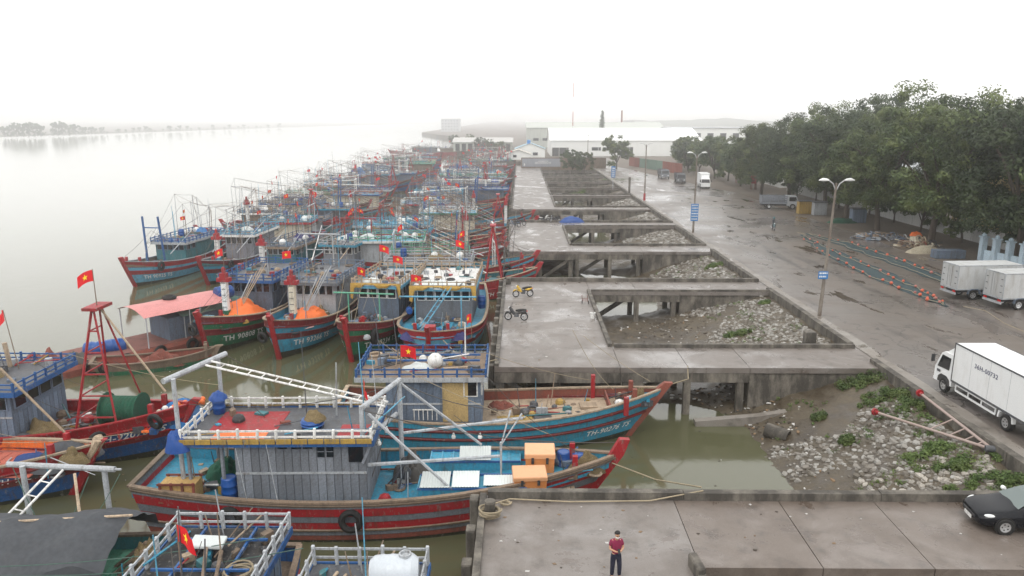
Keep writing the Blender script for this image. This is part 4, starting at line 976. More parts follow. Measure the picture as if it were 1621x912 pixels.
mound('tarpaulin', D.wp(8.2, .3, deck_z(D, 8.2) + .1), 1.5, .9, .6, GREYTARP, 'black sheeting over the bow of the salmon red deck', 'tarpaulin', None, 32)
mound('tarpaulin', D.wp(7.3, -.6, zd + .05), 1.2, .6, .4, GREYTARP, 'grey sheeting beside the crumpled blue cloth', 'tarpaulin', None, 33)
mound('net_pile', D.wp(8.9, -.7, deck_z(D, 8.8) + .1), .7, .5, .5, NETB, 'brown rope heap beside the pale stem head', 'net', 'net piles', 34, rough=.6)
mound('net_pile', D.wp(1.2, -.8, zd), 1.2, .8, .6, NETB, 'coils of brown rope aft on the salmon red deck', 'net', 'net piles', 35, rough=.6)
tyre(D.wp(8.6, 1.9, 2.0), 'tyre between the two red bows', D.h + .9, .2); pole(r_, (8.0, -1.0, 2.4), (10.6, -2.0, 2.0), .03, 'palegrey', 'boat_hook')

# ---- boat under the grey tarpaulin
E_ = new_boat('fishing_boat', 'boat covered by a grey tarpaulin tent with a white pipe frame over it', -22.5, 24.6, 180, L=19, W=4.8, fb=1.6, bh=2.6, rake=1.8,
    bands=[(.60, 'teal'), (.75, 'darkred'), (1, 'teal')], wales=(.7,), inner='teal', deck='palegreen', gunwale='wood', stem=.3)
r_ = E_.root; W2 = E_.loc
q = [at(-60, 885, .2), at(40, 822, .6), at(118, 818, .7), at(196, 845, .1), at(212, 905, -.4), at(150, 960, .3), at(-60, 960, .4)]
rows = []
ridge0, ridge1 = Vector((-21.5, 24.2, .65)), Vector((-14.6, 25.0, .7))
for i in range(33):
    t_ = i / 32; r0 = ridge0.lerp(ridge1, t_); row = []
    for j in range(33):
        u = -1 + j / 16; sag = .16 * math.sin(t_ * 9) * abs(u) + .16 * nz(t_ * 5, u * 3, 1) + .10 * nz(t_ * 11, u * 5, 4)
        p = r0 + Vector((.12 * nz(u * 2, t_ * 4, 5), u * 2.15, -abs(u) ** 1.3 * 1.05 + sag - (.45 if abs(u) > .99 else 0) - (.25 * (t_ - .85) / .15 if t_ > .85 else 0)))
        row.append(W2(p))
    rows.append(row)
MB().sheet(rows).build('tarpaulin_tent', GREYTARP, r_, True)
pole(r_, W2((-21.6, 24.2, .60)), W2((-14.4, 25.0, .62)), .05, 'palewood', 'ridge_pole', .05)
a, c_ = W2(atY(12, 735, 27.6)), W2(atY(182, 743, 27.2)); mb = MB(); mb.tube(a, c_, .12, None, 9); mb.tube(c_, c_ + Vector((-.25, 0, 0)), .05, None, 6)
for u, v in ((35, 738), (165, 745)): p = W2(atY(u, v, 27.3)); mb.tube((p.x, p.y, 1.2), p, .11, None, 8)
mb.build('pipe_frame', P('palegrey'), r_, True)
a, c_ = W2(atY(92, 742, 27.4)), W2(atY(-40, 880, 24.0)); ladder(r_, a, c_, .55, 'white', .6)
for q in ((118, 750, 26.8, 140, 925, 24, .06), ): a, c_ = W2(atY(*q[:3])), W2(atY(*q[3:6])); pole(r_, a, c_, .06, 'palewood', 'bamboo_pole', .07)
for q in ((20, 740, 27.6, 100, 900, 24, .2), (190, 750, 27.2, 80, 905, 24, .3), (140, 755, 27.2, 75, 905, 24, .1), (0, 897, 22.5, 420, 850, 22.5, .2), (0, 912, 22, 480, 868, 22, .3)): wire(r_, W2(atY(*q[:3])), W2(atY(*q[3:6])), q[6], .018, M('green_line', (.06, .11, .09), rough=.9))
for k in range(7): mb = MB(); mb.bevbx(-9.0 + k * .3, -8.74 + k * .3, -1.6, 1.4, deck_z(E_, -8.5) + .02, deck_z(E_, -8.5) + .08, .01); mb.build('plank', P('palegreen'), r_)
mound('net_pile', E_.wp(-8.6, -.2, deck_z(E_, -8.6) + .1), .7, .9, 1.0, NETB, 'bundle of dark timber and net at the tent end', 'net', 'net piles', 41, rough=.6)
for k in range(3): a = E_.wp(-8.9 + k * .2, .6 - k * .5, 2.6); c_ = E_.wp(-7.2 + k * .2, .2 - k * .4, 1.2); mb = MB(); mb.tube(a, c_, .08, .07, 7); o = mb.build('timber_pole', P('wood'), None, True); tag(o, 'rough timber pole leaning at the tarpaulin tent end', 'pole', 'poles leaning on the tarpaulin tent')

# ---- two boats whose railed roofs reach under the camera
def roof_boat(x, y, lab, rail, fascia, matc, hw, top, L=18.5):
    B = new_boat('fishing_boat', lab, x, y, -90, L=L, W=5.0, fb=1.7, bh=2.8, rake=2.2, bands=[(.6, 'blue'), (.72, 'red'), (1, 'blue')], wales=(.72,), inner='cyan', deck='wood', gunwale='wood', stem=.4)
    cabin(B, B.root, -7.6, -1.0, hw, top, wall='bluegrey', roof='slate', rail=rail, fascia=fascia, mat_col=matc, over=.35, back=.6, winf=4, wins=2, rail_h=.6); return B
Fb = roof_boat(-10.35, 16.2, 'boat with black roof covering inside a weathered white post rail', 'palegrey', 'blue', 'black', 1.75, 2.3)
rx0, rx1, rh, rz_ = Fb.roof; r_ = Fb.root
for y in (-.9, .9): mb = MB(); mb.bx(rx0 + .3, rx1 - .3, y - .04, y + .04, rz_ + .1, rz_ + .2); mb.build('roof_rack', P('blue'), r_)
for x in (rx0 + 1.2, rx0 + 3): mb = MB(); mb.bx(x - .04, x + .04, -1.6, 1.6, rz_ + .21, rz_ + .29); mb.build('roof_rack', P('blue'), r_)
mb = MB(); mb.bevbx(-.55, .55, -.35, .35, 0, .1, .03); o = mb.build('foam_board', WHITESHEET); o.location = Fb.wp(-6.6, -.3, rz_ + .35); o.rotation_euler = (0, .1, .1); tag(o, 'white foam board on the black roof rack', 'board')
coil(Fb.wp(-5.3, 1.2, rz_ + .02), .5, ROPE, 'pale rope coil on the black roof covering')
flag(r_, (-4.4, -.2, rz_), 2.4, .9, R(60))
for k in range(2): a = Fb.wp(-6.2, 0.3 - k * .5, rz_ + .3 + .1 * k); c_ = Fb.wp(-3.0, 1.2 - k * .3, rz_ + .35); mb = MB(); mb.tube(a, c_, .07, .05, 7); o = mb.build('timber_pole', P('wood'), None, True); tag(o, 'dark timber pole lying across the black roof', 'pole', 'poles on the black roof')
Gb = roof_boat(-4.95, 14.0, 'boat with grey post rail and a white water tank on its roof', 'palegrey', 'blue', 'slate', 1.65, 2.3)
rx0, rx1, rh, rz_ = Gb.roof; r_ = Gb.root
mb = MB(); mb.lathe([(0, -.78), (.40, -.76), (.52, -.62)] + [(.54 + (.02 if i % 3 == 0 else 0), -.55 + i * .1) for i in range(12)] + [(.52, .62), (.40, .76), (0, .78)], 20, axis='y'); tk = mb.build('water_tank', plastic('tank_white', (.50, .54, .58)), None, True)
tk.location = Gb.wp(-6.9, 1.0, rz_ + .56); tk.rotation_euler = (0, 0, R(95)); tag(tk, 'white ribbed plastic water tank lying on the railed roof', 'tank')
mb = MB(); mb.lathe([(.2, .5), (.2, .62), (.15, .62), (.15, .55), (0, .55)], 14, (.05, -.35, 0)); mb.build('filler_cap', P('palegrey'), tk, True)
for k in range(4): mb = MB(); a = Gb.wp(-7.6 + k * .12, -1.0 + k * .32, rz_ + .06); c_ = Gb.wp(-5.2 + k * .1, -1.4 + k * .28, rz_ + .1); mb.tube(a, c_, .06, .05, 7); o = mb.build('timber_pole', P('palewood'), None, True); tag(o, 'peeled timber pole lying on the roof beside the water tank', 'pole', 'peeled poles by the water tank')
barrel(Gb.wp(-5.95, 1.5, rz_), 'blue plastic tub behind the water tank', s=(1, 1, .6))

# ---- row of boats with their bows this way
row1 = []
def bow_boat(label, x, bowy, head, hullc, trim, num, L=18, W=5.4, inner='cyan', deck='cyan', fb=1.9, bh=3.35, mast=None, cab=None, bands=None, stem_col='red', wins=2, winf=6, hw=2.1, num_s=.64, h=2.9):
    hx, hy = math.cos(R(head)), math.sin(R(head)); cx, cyy = x - hx * L / 2, bowy - hy * L / 2
    B = new_boat('fishing_boat', label, cx, cyy, head, L=L, W=W, fb=fb, bh=bh, rake=1.35, blunt=3.6, bands=bands or [(.33, 'slime'), (.60, hullc), (.72, trim), (.84, hullc), (1, trim)], wales=(.72, .86), wale_col=trim, inner=inner, deck=deck, gunwale='palewood', stem=.45, stem_col=stem_col)
    if cab: cabin(B, B.root, -L * .40, .4, hw, h, winf=winf, wins=wins, **cab)
    for s in (-1, 1): hull_text(B, B.root, num, s, .92, .44, num_s)
    if mast: post_mast(B.root, L * .25, deck_z(B, L * .25), 3.3, *mast)
    row1.append(B); return B
b1 = bow_boat('green hulled boat with white winch post and blue cabin top', -24.6, 54.6, -96, 'green', 'darkred', 'TH 90808 TS', mast=('white', 'red', 'green'), cab=dict(wall='bluegrey', roof='blue', fascia='blue', mat_col='slate', rail='blue', planks=False, wincol='bluegrey'))
b2 = bow_boat('blue hulled boat with cracked cream winch post and grey cabin', -18.7, 53.6, -95, 'cyan', 'darkred', 'TH 93266 TS', mast=('cream', 'red', 'cyan'), cab=dict(wall='palegrey', roof='grey', fascia='grey', mat_col='slate', rail='bluegrey', wincol='palegrey'))
b3 = bow_boat('green hulled boat with black gridded foredeck and yellow cloth on its cabin', -13.0, 53.0, -97, 'green', 'darkred', 'TH 90234 TS', L=17, W=4.9, inner='wood', deck='slate', cab=dict(wall='bluegrey', roof='lightblue', fascia='lightblue', mat_col='palegrey', rail='palewood', wincol='white'), hw=1.75, winf=4)
b4 = bow_boat('wide light blue boat moored to the jetty with white sheeted cabin top', -6.55, 50.6, -91, 'lightblue', 'red', 'TH 91889 TS', L=20, W=7.0, inner='lightblue', deck='lightblue', cab=dict(wall='grey', roof='lightblue', fascia='lightblue', mat_col='white', rail='palewood', wincol='white'), hw=2.35, winf=6)
for B, lb, sd, sx, sy in ((b1, 'orange tarpaulin over a heap in front of the blue topped cabin', 51, 1.9, 2.0), (b2, 'orange tarpaulin over a heap in front of the grey cabin', 52, 1.7, 1.9)):
    mound('tarpaulin', B.wp(2.9, .55, deck_z(B, 2.6)), sx * 1.5, sy * .9, 1.6, ORANGE, lb, 'tarpaulin', 'orange tarpaulins on the foredecks', sd, rz=B.h, rough=.22, fold=.8)
for B in (b1, b2):
    x = 4.2; z = deck_z(B, x)
    for k in range(4): pole(B.root, (x - .2, .35 + .1 * k, z + .5), (x - 2.2 - .2 * k, 1.2 + .35 * k, z + 3.4 + .3 * k), .05, random.choice(['palewood', 'white', 'palegrey']), 'boom', .04)
    wire(B.root, (4.5, 0, z + 3.6), (8.9, 0, 3.6), .1); wire(B.root, (4.5, 0, z + 3.6), (.8, 0, B.roof[3]), .1)
    flag(B.root, (4.5, .1, z + 4.6), 1.5, .9, R(-100)); hatches(B, B.root, 4.6, 6.4, .9, 1, 2, B.deck, .12)
tyre(b2.wp(8.9, -.75, 2.0), 'tyre fender on the bow of the blue hulled boat with the cream post', b2.h + 1.2, .1); tyre(b1.wp(9.0, -.5, 2.3), 'tyre fender on the green bow beside the rusty barge', b1.h + 1.2, .1)
mound('net_pile', b1.wp(5.3, 1.4, deck_z(b1, 5.3)), .8, .5, .5, YELLOWCLOTH, 'yellow net and floats on the green bow', 'net', 'net piles', 53, rough=.5)
mound('net_pile', b1.wp(4.9, -1.5, deck_z(b1, 5)), 1.2, .8, .4, plastic('pale_blue_sheet', (.25, .5, .6)), 'pale blue sheeting at the foot of the white winch post', 'sheeting', None, 54)
mound('net_pile', b2.wp(5.6, .6, deck_z(b2, 5.6)), 1.3, 1.2, .45, M('pink_cloth', (.55, .35, .33), rough=.9), 'faded pink cloth on the blue bow', 'cloth', None, 55)
mound('net_pile', b2.wp(1.0, .8, deck_z(b2, 1) + .2), .9, .5, .6, NETB, 'brown net in front of the grey cabin windows', 'net', 'net piles', 56, rough=.5)
hatches(b3, b3.root, 1.2, 5.6, 1.5, 4, 4, 'bluegrey', .1)
def swag(B, x, hw, z):      # yellow cloth hung in two loops across the cabin front
    rows = []
    for i in range(25):
        u = i / 24; y = -hw + 2 * hw * u; d = .18 + .42 * abs(math.sin(u * math.pi * 2)) ; d = .26 + .16 * math.sin(u * math.pi * 4) + .05 * math.sin(u * 37) + (1.0 if u < .06 or u > .94 else 0)
        rows.append([(x + .03 * math.sin(i * 1.9), y, z), (x + .10 + .03 * math.sin(i * 2.3), y, z - d * .5), (x + .05, y, z - d)])
    MB().sheet(rows).build('cloth_swag', YELLOWCLOTH, B.root, True)
for B in (b3, b4): rx0, rx1, rh, rz_ = B.roof; swag(B, rx1 + .12, rh + .05, rz_ + .25)
rx0, rx1, rh, rz_ = b4.roof
mound('canvas_bundle', b4.wp(rx1 - 1.2, 0, rz_), 1.3, 2.2, .35, WHITESHEET, 'rumpled white sheet spread over the wide blue cabin top', 'canvas', None, 61, rz=b4.h, rough=.4)
rx0, rx1, rh, rz_ = b3.roof
mound('canvas_bundle', b3.wp(rx1 - 1.3, -.7, rz_), .8, .7, .4, WHITESHEET, 'white sheet bundle on the pale cabin top', 'canvas', None, 62); mb = MB(); mb.bevbx(-.35, .35, -.3, .3, 0, .3, .05); o = mb.build('red_crate', P('red')); o.location = b3.wp(rx1 - 2.2, .6, rz_); tag(o, 'small red crate on the pale cabin top', 'crate')
flag(b3.root, (rx1 - 1.0, -1.9, rz_ - 1.0), 2.4, 1.0, R(150)); flag(b3.root, (rx1 - 2.5, .8, rz_), 2.2, .9, R(100)); flag(b3.root, (rx1 - 3.2, -.6, rz_), 3.0, .9, R(110))
flag(b4.root, (b4.roof[1], -2.6, b4.roof[3] - 1.0), 2.2, 1.0, R(120)); flag(b4.root, (b4.roof[0] + 2, .4, b4.roof[3]), 3.0, .9, R(100)); flag(b4.root, (7.4, 2.9, 2.2), 1.9, 1.0, R(215))
for B in (b3, b4):
    z = deck_z(B, 3); gallows(B.root, 4.0, B.W * .26, z, 2.9, 'palegreen' if B is b3 else 'lightblue', .06, 1.2, 'foredeck_frame', brace=False)
hatches(b4, b4.root, 1.6, 5.4, 1.0, 1, 3, 'cyan', .12)
for i in range(3): mb = MB(); mb.bevbx(1.6, 5.4, -3.0 + i * .0, -1.2, deck_z(b4, 3) + .02, deck_z(b4, 3) + .06, .01) if i == 0 else (mb.bevbx(1.6, 5.4, 1.2, 3.0, deck_z(b4, 3) + .02, deck_z(b4, 3) + .06, .01) if i == 1 else mb.bevbx(5.5, 7.2, -1.5, 1.5, deck_z(b4, 6) + .02, deck_z(b4, 6) + .08, .01)); mb.build('deck_panel', P('cyan' if i < 2 else 'lightblue'), b4.root)
ladder(b4.root, (5.0, -1.2, 2.3), (.8, .6, b4.roof[3] + .2), .4, 'lightblue', .6)
mound('net_pile', b4.wp(7.3, 1.6, deck_z(b4, 7.2)), 1.0, .8, .55, NETP, 'purple net heaped inside the light blue bow by the jetty', 'net', 'net piles', 63); mound('net_pile', b4.wp(7.5, -1.3, deck_z(b4, 7.4)), 1.1, .9, .5, NETP, 'purple net heaped beside the red winch block', 'net', 'net piles', 64)
mb = MB(); mb.bevbx(8.3, 9.0, -.4, .4, 2.2, 3.5, .05); mb.build('winch_block', P('red'), b4.root)
barrel(b4.wp(-2.5, 2.95, 2.0), 'blue barrel on the side deck against the jetty', s=1.2); barrel(b4.wp(.5, -2.9, 2.6), 'blue barrel lying beside the lightly railed cabin', rot=(R(90), 0, .2), s=.9)
tyre(b3.wp(6.2, 1.5, 1.7), 'tyre wedged between the green bow and the light blue bow', b3.h, 0, 1.5)

# ---- rusty work barge with canopies, and the skiff tied to it
bg = thing('work_barge', 'rusty flat work barge under pink and green canopies', 'barge', at(235, 540, -2.4) + Vector((0, 0, -.7)), R(52))
mb = MB(); mb.bevbx(-9.5, 9.5, -2.4, 2.4, -.6, .75, .25); mb.build('hull', P('rust'), bg); mb = MB(); mb.bx(-9.2, 9.2, -2.15, 2.15, .76, .79); mb.build('deck', M('rusty_deck', (.20, .085, .07), rough=.85, dirt=.6), bg)
def canopy(x0, x1, hw, z, rise, k, name, mat, roots):
    rows = [[(x0 + (x1 - x0) * j / 8, -hw + 2 * hw * i / 10, z + rise * (1 - (2 * i / 10 - 1) ** 2) + .02 * (j % 2)) for j in range(9)] for i in range(11)]
    MB().sheet(rows).build(name, mat, bg, True)
    for x in (x0 + .2, (x0 + x1) / 2, x1 - .2):
        for s in (-1, 1): pole(bg, (x, s * hw * .95, .75), (x, s * hw * .95, z), .05, 'palegrey', 'canopy_post', .05)
canopy(-1.2, 6.2, 2.3, 3.2, .5, 0, 'canopy', M('pink_canopy', (.50, .20, .19), rough=.6, dirt=.25), 0); canopy(2.0, 8.5, 1.9, 2.6, .35, 0, 'canopy', M('green_canopy', (.15, .24, .20), rough=.6, dirt=.3), 0)
mb = MB(); mb.bx(1.0, 5.4, -1.6, 1.6, .78, 2.6); mb.build('deckhouse', P('bluegrey'), bg)
def bp(x, y, z): return bg.matrix_basis @ Vector((x, y, z))
bg.rotation_euler = (0, 0, R(52)); bgm = Matrix.Translation(bg.location) @ Matrix.Rotation(R(52), 4, 'Z'); bp = lambda x, y, z: bgm @ Vector((x, y, z))
for k, (x, y, z, lb) in enumerate(((-4.6, .4, 1.35, 'fat blue float drum on the open end of the barge'), (-3.4, -.2, 1.35, 'fat blue float drum next to the pink canopy post'), (5.6, -.9, 4.0, 'blue float drum on top of the pink canopy'))):
    barrel(bp(x, y, z - .3), lb, rot=(R(90), 0, R(100 + 20 * k)), s=(1.9, 1.9, 1.6), group='blue float drums on the barge')
o = tyre(bp(2.2, .3, 3.85), 'tyre lying flat on the pink canopy', 0, R(90), 1.2)
for k in range(4): tyre(bp(-5.5 + 2.6 * k, -2.55, .4), 'tyre hung along the rusty side of the barge', R(52), 0, 1.1)
mound('net_pile', bp(-7.6, .2, .78), 1.3, 1.3, .8, P('rust'), 'rusty chain heap on the open end of the barge', 'chain', None, 71, rough=.6); mound('net_pile', bp(-6.0, -1.2, .78), 1.0, .8, .6, DROPE, 'dark rope heap on the barge deck', 'net', 'net piles', 72, rough=.6)
sk = new_boat('skiff', 'small dark green wooden skiff full of rusty gear beside the barge', -27.0, 52.6, 20, L=8.5, W=2.4, fb=.75, bh=1.15, rake=.9, bands=[(.7, 'green'), (1, 'wood')], wales=(), inner='rust', deck='rust', gunwale='wood', stem=.15, stem_col='wood', detail=1, group='small craft by the barge')
mound('net_pile', sk.wp(.3, 0, .3), 2.0, .8, .7, P('rust'), 'rusty gear heaped in the green skiff', 'net', 'net piles', 73, rough=.7); tyre(sk.wp(-3.4, -.9, .7), 'tyre at the end of the green skiff', 1.2, 0)

# gear about the near boats
for B in (A, Bt, Cb, Fb, Gb, b1, b2, b3, b4):
    rx0, rx1, rh, rz_ = B.roof
    deck_gear(B, rx0 + .4, rx1 - .4, rh - .35, rz_, 12 if B is A else 30)
for B, xa, xb_, hw in ((A, -9.6, -6.6, 1.7), (A, .0, 1.6, 1.7), (A, 8.0, 9.6, .9), (Bt, -.6, 5.6, 1.3), (Bt, 6.4, 8.4, .8), (Cb, 2.0, 8.6, 1.3), (D, -2, 8.8, 1.3), (E_, -9.2, -8.0, 1.5), (b1, .8, 7.6, 1.5), (b2, .8, 7.6, 1.5), (b3, .8, 7.4, 1.3), (b4, .8, 8.4, 2.2)):
    deck_gear(B, xa, xb_, hw, deck_z(B, (xa + xb_) / 2) + .03, int(6 * (xb_ - xa)) + 6)
grg = random.Random(5)
for B in (A, Bt, Cb, D, Fb, Gb, b1, b2, b3, b4):
    for k in range(5):
        x, y = grg.uniform(-B.L * .38, B.L * .3), grg.uniform(-1.6, 1.6); z = B.roof[3] if hasattr(B, 'roof') else 2; wire(B.root, (x, y, z + grg.uniform(.6, 2.6)), (x + grg.uniform(2, 7), grg.uniform(-2, 2), grg.uniform(2.2, 3.6)), grg.uniform(.05, .4), .014, grg.choice([DROPE, ROPE]))
    if hasattr(B, 'roof'):
        for k in range(2): x, y = grg.uniform(B.roof[0], B.roof[1]), grg.uniform(-1.4, 1.4); pole(B.root, (x, y, B.roof[3]), (x + grg.uniform(-.4, .4), y, B.roof[3] + grg.uniform(2, 4.5)), .028, grg.choice(['palegrey', 'slate', 'lightblue']), 'antenna')
# ================================================================== the packed boats further along
rng = random.Random(11)
HULLS = ['cyan', 'green', 'blue', 'teal', 'deepblue', 'lightblue']; HN = {'cyan': 'turquoise blue', 'green': 'dark green', 'blue': 'mid blue', 'teal': 'grey green', 'deepblue': 'navy blue', 'lightblue': 'pale blue', 'red': 'red'}
RAILS = ['palegrey', 'palegrey', 'bluegrey', 'white', 'blue', 'palegreen', 'bluegrey', 'lightblue', 'pink']; RN = {'palegrey': 'grey', 'white': 'white', 'blue': 'blue', 'palegreen': 'mint green', 'bluegrey': 'slate blue', 'lightblue': 'sky blue', 'pink': 'pink'}
FEAT = ['gallows', 'post', 'derrick', 'tall', 'ladder']; FN = {'gallows': 'two pipe gallows', 'post': 'a white winch post', 'derrick': 'a red derrick frame', 'tall': 'tall blue net masts', 'ladder': 'a white ladder boom'}
ROOFS = ['slate', 'grey', 'slate', 'bluegrey', 'grey', 'cyan', 'wood', 'wood', 'lightblue']; FN2 = {'slate': 'black', 'grey': 'grey', 'bluegrey': 'blue grey', 'cyan': 'turquoise', 'wood': 'brown', 'lightblue': 'pale blue'}
used_lab = set()
def rigging(B, cnt):
    """Thin poles, aerials and lines: too many and too fine to count."""
    rx0, rx1, rh, rz_ = B.roof; mb = MB(); tops = []
    for i in range(cnt // 2):
        x, y = rng.uniform(rx0 - 1, B.L * .4), rng.uniform(-rh, rh); z0 = rz_ if x < rx1 else deck_z(B, x); p = Vector((x + rng.uniform(-.4, .4), y, z0 + rng.uniform(1.6, 5.5))); mb.tube((x, y, z0), p, .035, .022, 4, rng.choice([0, 0, 1, 2])); tops.append(p)
    for i in range(cnt):
        a, c_ = rng.choice(tops), rng.choice(tops)
        if a is c_: c_ = Vector((B.L * .46, 0, 3.2))
        mb.path([a, a.lerp(c_, .5) - Vector((0, 0, rng.uniform(.05, .4))), c_], .016, 3, rng.choice([1, 2]))
    o = mb.build('rigging', [P('grey'), P('dark'), P('wood')], B.root); o['kind'] = 'stuff'
def mid_boat(x, y, head, detail, hull=None, rail=None, feat=None, roof=None, L=None, num=None, where='in the packed raft', zoff=0.0, flags=2):
    for _ in range(400):
        hu, ra, fe, ro = hull or rng.choice(HULLS), rail or rng.choice(RAILS), feat or rng.choice(FEAT), roof or rng.choice(ROOFS)
        lab = '%s boat with %s roof, %s rail and %s' % (HN[hu], FN2[ro], RN[ra], FN[fe])
        if lab not in used_lab: break
    used_lab.add(lab)
    L = L or rng.uniform(15.5, 21); W = rng.uniform(4.7, 5.8); tr = rng.choice(['red', 'darkred', 'red'])
    B = new_boat('fishing_boat', lab, x, y, head + rng.uniform(-4, 4), L=L, W=W, fb=rng.uniform(1.6, 1.9), bh=rng.uniform(2.9, 3.4), rake=2.2, bands=[(.32, 'slime'), (.58, hu), (.70, tr), (.82, hu), (1, tr)], wales=(.70,), wale_col=tr,
        blunt=3.0, inner=rng.choice(['cyan', 'wood', 'red', 'teal']), deck=rng.choice(['cyan', 'bluegrey', 'wood', 'rust', 'teal', 'slate', 'wood']), gunwale=rng.choice(['wood', 'palewood', 'red', 'palegrey']), stem=.5, detail=detail, group='fishing boats packed side by side along the quay', z=WL + zoff)
    r_ = B.root; x0 = -L * rng.uniform(.38, .43); x1 = rng.uniform(-1.4, .9)
    cabin(B, r_, x0, x1, W * .36, rng.uniform(2.2, 3.1), wall=rng.choice(['grey', 'bluegrey', 'wood', 'palegrey', 'teal', 'slate', 'cream', 'grey']), roof=ro, rail=ra, fascia=rng.choice(['blue', 'cyan', 'palegrey', 'wood', 'white', 'green', 'red', ra]), mat_col=ro, over=.45, back=rng.uniform(.3, 1.5), winf=5 if detail else 4, wins=2 if detail else 0, wincol=rng.choice(['white', 'palegrey', 'bluegrey']))
    rx0, rx1, rh, rz_ = B.roof; fz = deck_z(B, L * .22)
    if fe == 'gallows':
        gallows(r_, L * .22, W * .30, fz, rng.uniform(4.0, 5.2), rng.choice(['palegrey', 'white', 'red']), .08, .8); gallows(r_, rx0 + .3, rh * .8, rz_, rng.uniform(2.0, 3.0), rng.choice(['palegrey', 'red']), .08, .6, brace=False)
    elif fe == 'post': post_mast(r_, L * .25, fz, rng.uniform(3.0, 4.2), rng.choice(['white', 'cream', 'white']), 'red', rng.choice(['cyan', 'green']))
    elif fe == 'derrick':
        mb = MB(); h = rng.uniform(4.5, 6); xx = L * .2
        for s in (-1, 1): mb.bar((xx - .8, s * 1.6, fz), (xx, s * .3, fz + h), .13); mb.bar((xx + 1.0, s * 1.5, fz), (xx, s * .3, fz + h), .11)
        for k in range(1, 5): t_ = k / 5; mb.bar((xx - .8 + .8 * t_, -1.6 + 1.3 * t_, fz + h * t_), (xx - .8 + .8 * t_, 1.6 - 1.3 * t_, fz + h * t_), .07)
        mb.bx(xx - .3, xx + .3, -.7, .7, fz + h, fz + h + .14); mb.build('derrick_frame', P('red'), r_)
    elif fe == 'tall':
        for s in (-1, 1): mb = MB(); mb.bar((L * .18, s * 1.1, fz), (L * .18 + .4, s * .95, fz + 5.6), .17); mb.build('net_mast', P('blue'), r_)
        mb = MB(); mb.bar((L * .18 + .3, -1.0, fz + 4.3), (L * .18 + .3, 1.0, fz + 4.3), .12); mb.build('cross_tree', P('blue'), r_)
    else:
        gallows(r_, L * .2, W * .3, fz, 4.6, 'white', .09, .7); ladder(r_, (L * .2, 0, fz + 4.5), (rx0 + 1, .4, rz_ + 1.6), .5, 'white', .6)
    for k in range(flags if detail else rng.choice([1, 1, 2])): flag(r_, (rng.uniform(rx0, rx1), rng.uniform(-rh, rh), rz_), rng.uniform(2.0, 4.0), rng.uniform(.55, .85), R(rng.uniform(0, 360)), star=detail > 0)
    for k in range(3 if detail else 2): xx, yy = rng.uniform(rx0, rx1), rng.uniform(-rh, rh); pole(r_, (xx, yy, rz_), (xx + rng.uniform(-.5, .5), yy, rz_ + rng.uniform(2.5, 6)), .035, rng.choice(['palegrey', 'slate', 'lightblue']), 'antenna')
    for s in (-1, 1):   # squid booms laid along or swung out
        sp = rng.choice([0, 0, 1]); pole(r_, (L * .16, s * W * .3, fz + 1.2), (L * .16 - rng.uniform(5, 7), s * (W * .3 + sp * 1.6), rz_ + rng.uniform(.6, 1.8)), .06, rng.choice(['palegrey', 'palewood', 'white']), 'boom')
    deck_gear(B, rx0 + .5, rx1 - .5, rh - .4, rz_, 26 if detail else 14); deck_gear(B, 1.6, L * .36, W * .3, fz, 30 if detail else 16)
    wire(r_, (L * .2, 0, fz + 4), (L * .47, 0, 3.6), .15); wire(r_, (L * .2, 0, fz + 4), (rx1, 0, rz_ + .6), .15)
    rigging(B, 22 if detail else 16)
    hatches(B, r_, 2.2, L * .34, W * .22, 2, 2, B.deck, .14)
    if detail or rng.random() < .5:
        sd = rng.uniform(0, 90); kind = rng.choice(['net', 'net', 'sheet', 'tarp'])
        mt_ = {'net': rng.choice([NETG, NETB, NETU, NETP]), 'sheet': WHITESHEET, 'tarp': rng.choice([BLUETARP, GREYTARP, ORANGE])}[kind]
        mb_ = mound('roof_bundle', B.wp(rng.uniform(rx0 + 1, rx1 - 1), rng.uniform(-.6, .6), rz_ - .01), rng.uniform(.8, 1.5), rng.uniform(.6, 1.0), rng.uniform(.4, .8), mt_, 'bundle on the %s roof of the %s boat with %s' % (FN2[ro], HN[hu], FN[fe]), 'bundle', 'bundles on the packed boats', sd)
        if rng.random() < .6: barrel(B.wp(rng.uniform(rx0 + .6, rx1 - .6), rng.uniform(-1, 1), rz_ - .01), 'barrel on the %s roof of the %s boat with %s' % (FN2[ro], HN[hu], FN[fe]), s=1.1, group='barrels on the packed boats')
        if rng.random() < .7:
            for k in range(2): float_ball(B.wp(rng.uniform(rx0 + .6, rx1 - .6), rng.uniform(-1.2, 1.2), rz_ + .38), 'float on the %s roof of the %s boat with %s' % (FN2[ro], HN[hu], FN[fe]), 'white', .4, 'white floats on the packed boats')
    if num:
        for s in (-1, 1): hull_text(B, r_, num, s, .92, .43, .58)
    if detail:
        for s in (-1, 1):
            p = hull_xyz(B, .80, .85, s); tyre(B.wp(p.x, p.y + s * .15, p.z), 'tyre between two hulls of the packed boats', B.h, 0, 1.2)
    return B
# bows turned this way, second rank
mid_boat(-41.6, 87.6, -100, 2, 'lightblue', 'blue', 'tall', 'bluegrey', 19, 'TH 90925 TS')
mid_boat(-34.4, 88.5, -96, 1, 'cyan', 'lightblue', 'post', 'bluegrey', 19, 'TH 90146 TS')
mid_boat(-27.5, 84.5, -96, 1, 'green', 'bluegrey', 'post', 'slate', 19)
mid_boat(-20.8, 82, -95, 1, 'blue', 'palegrey', 'gallows', 'grey', 18)
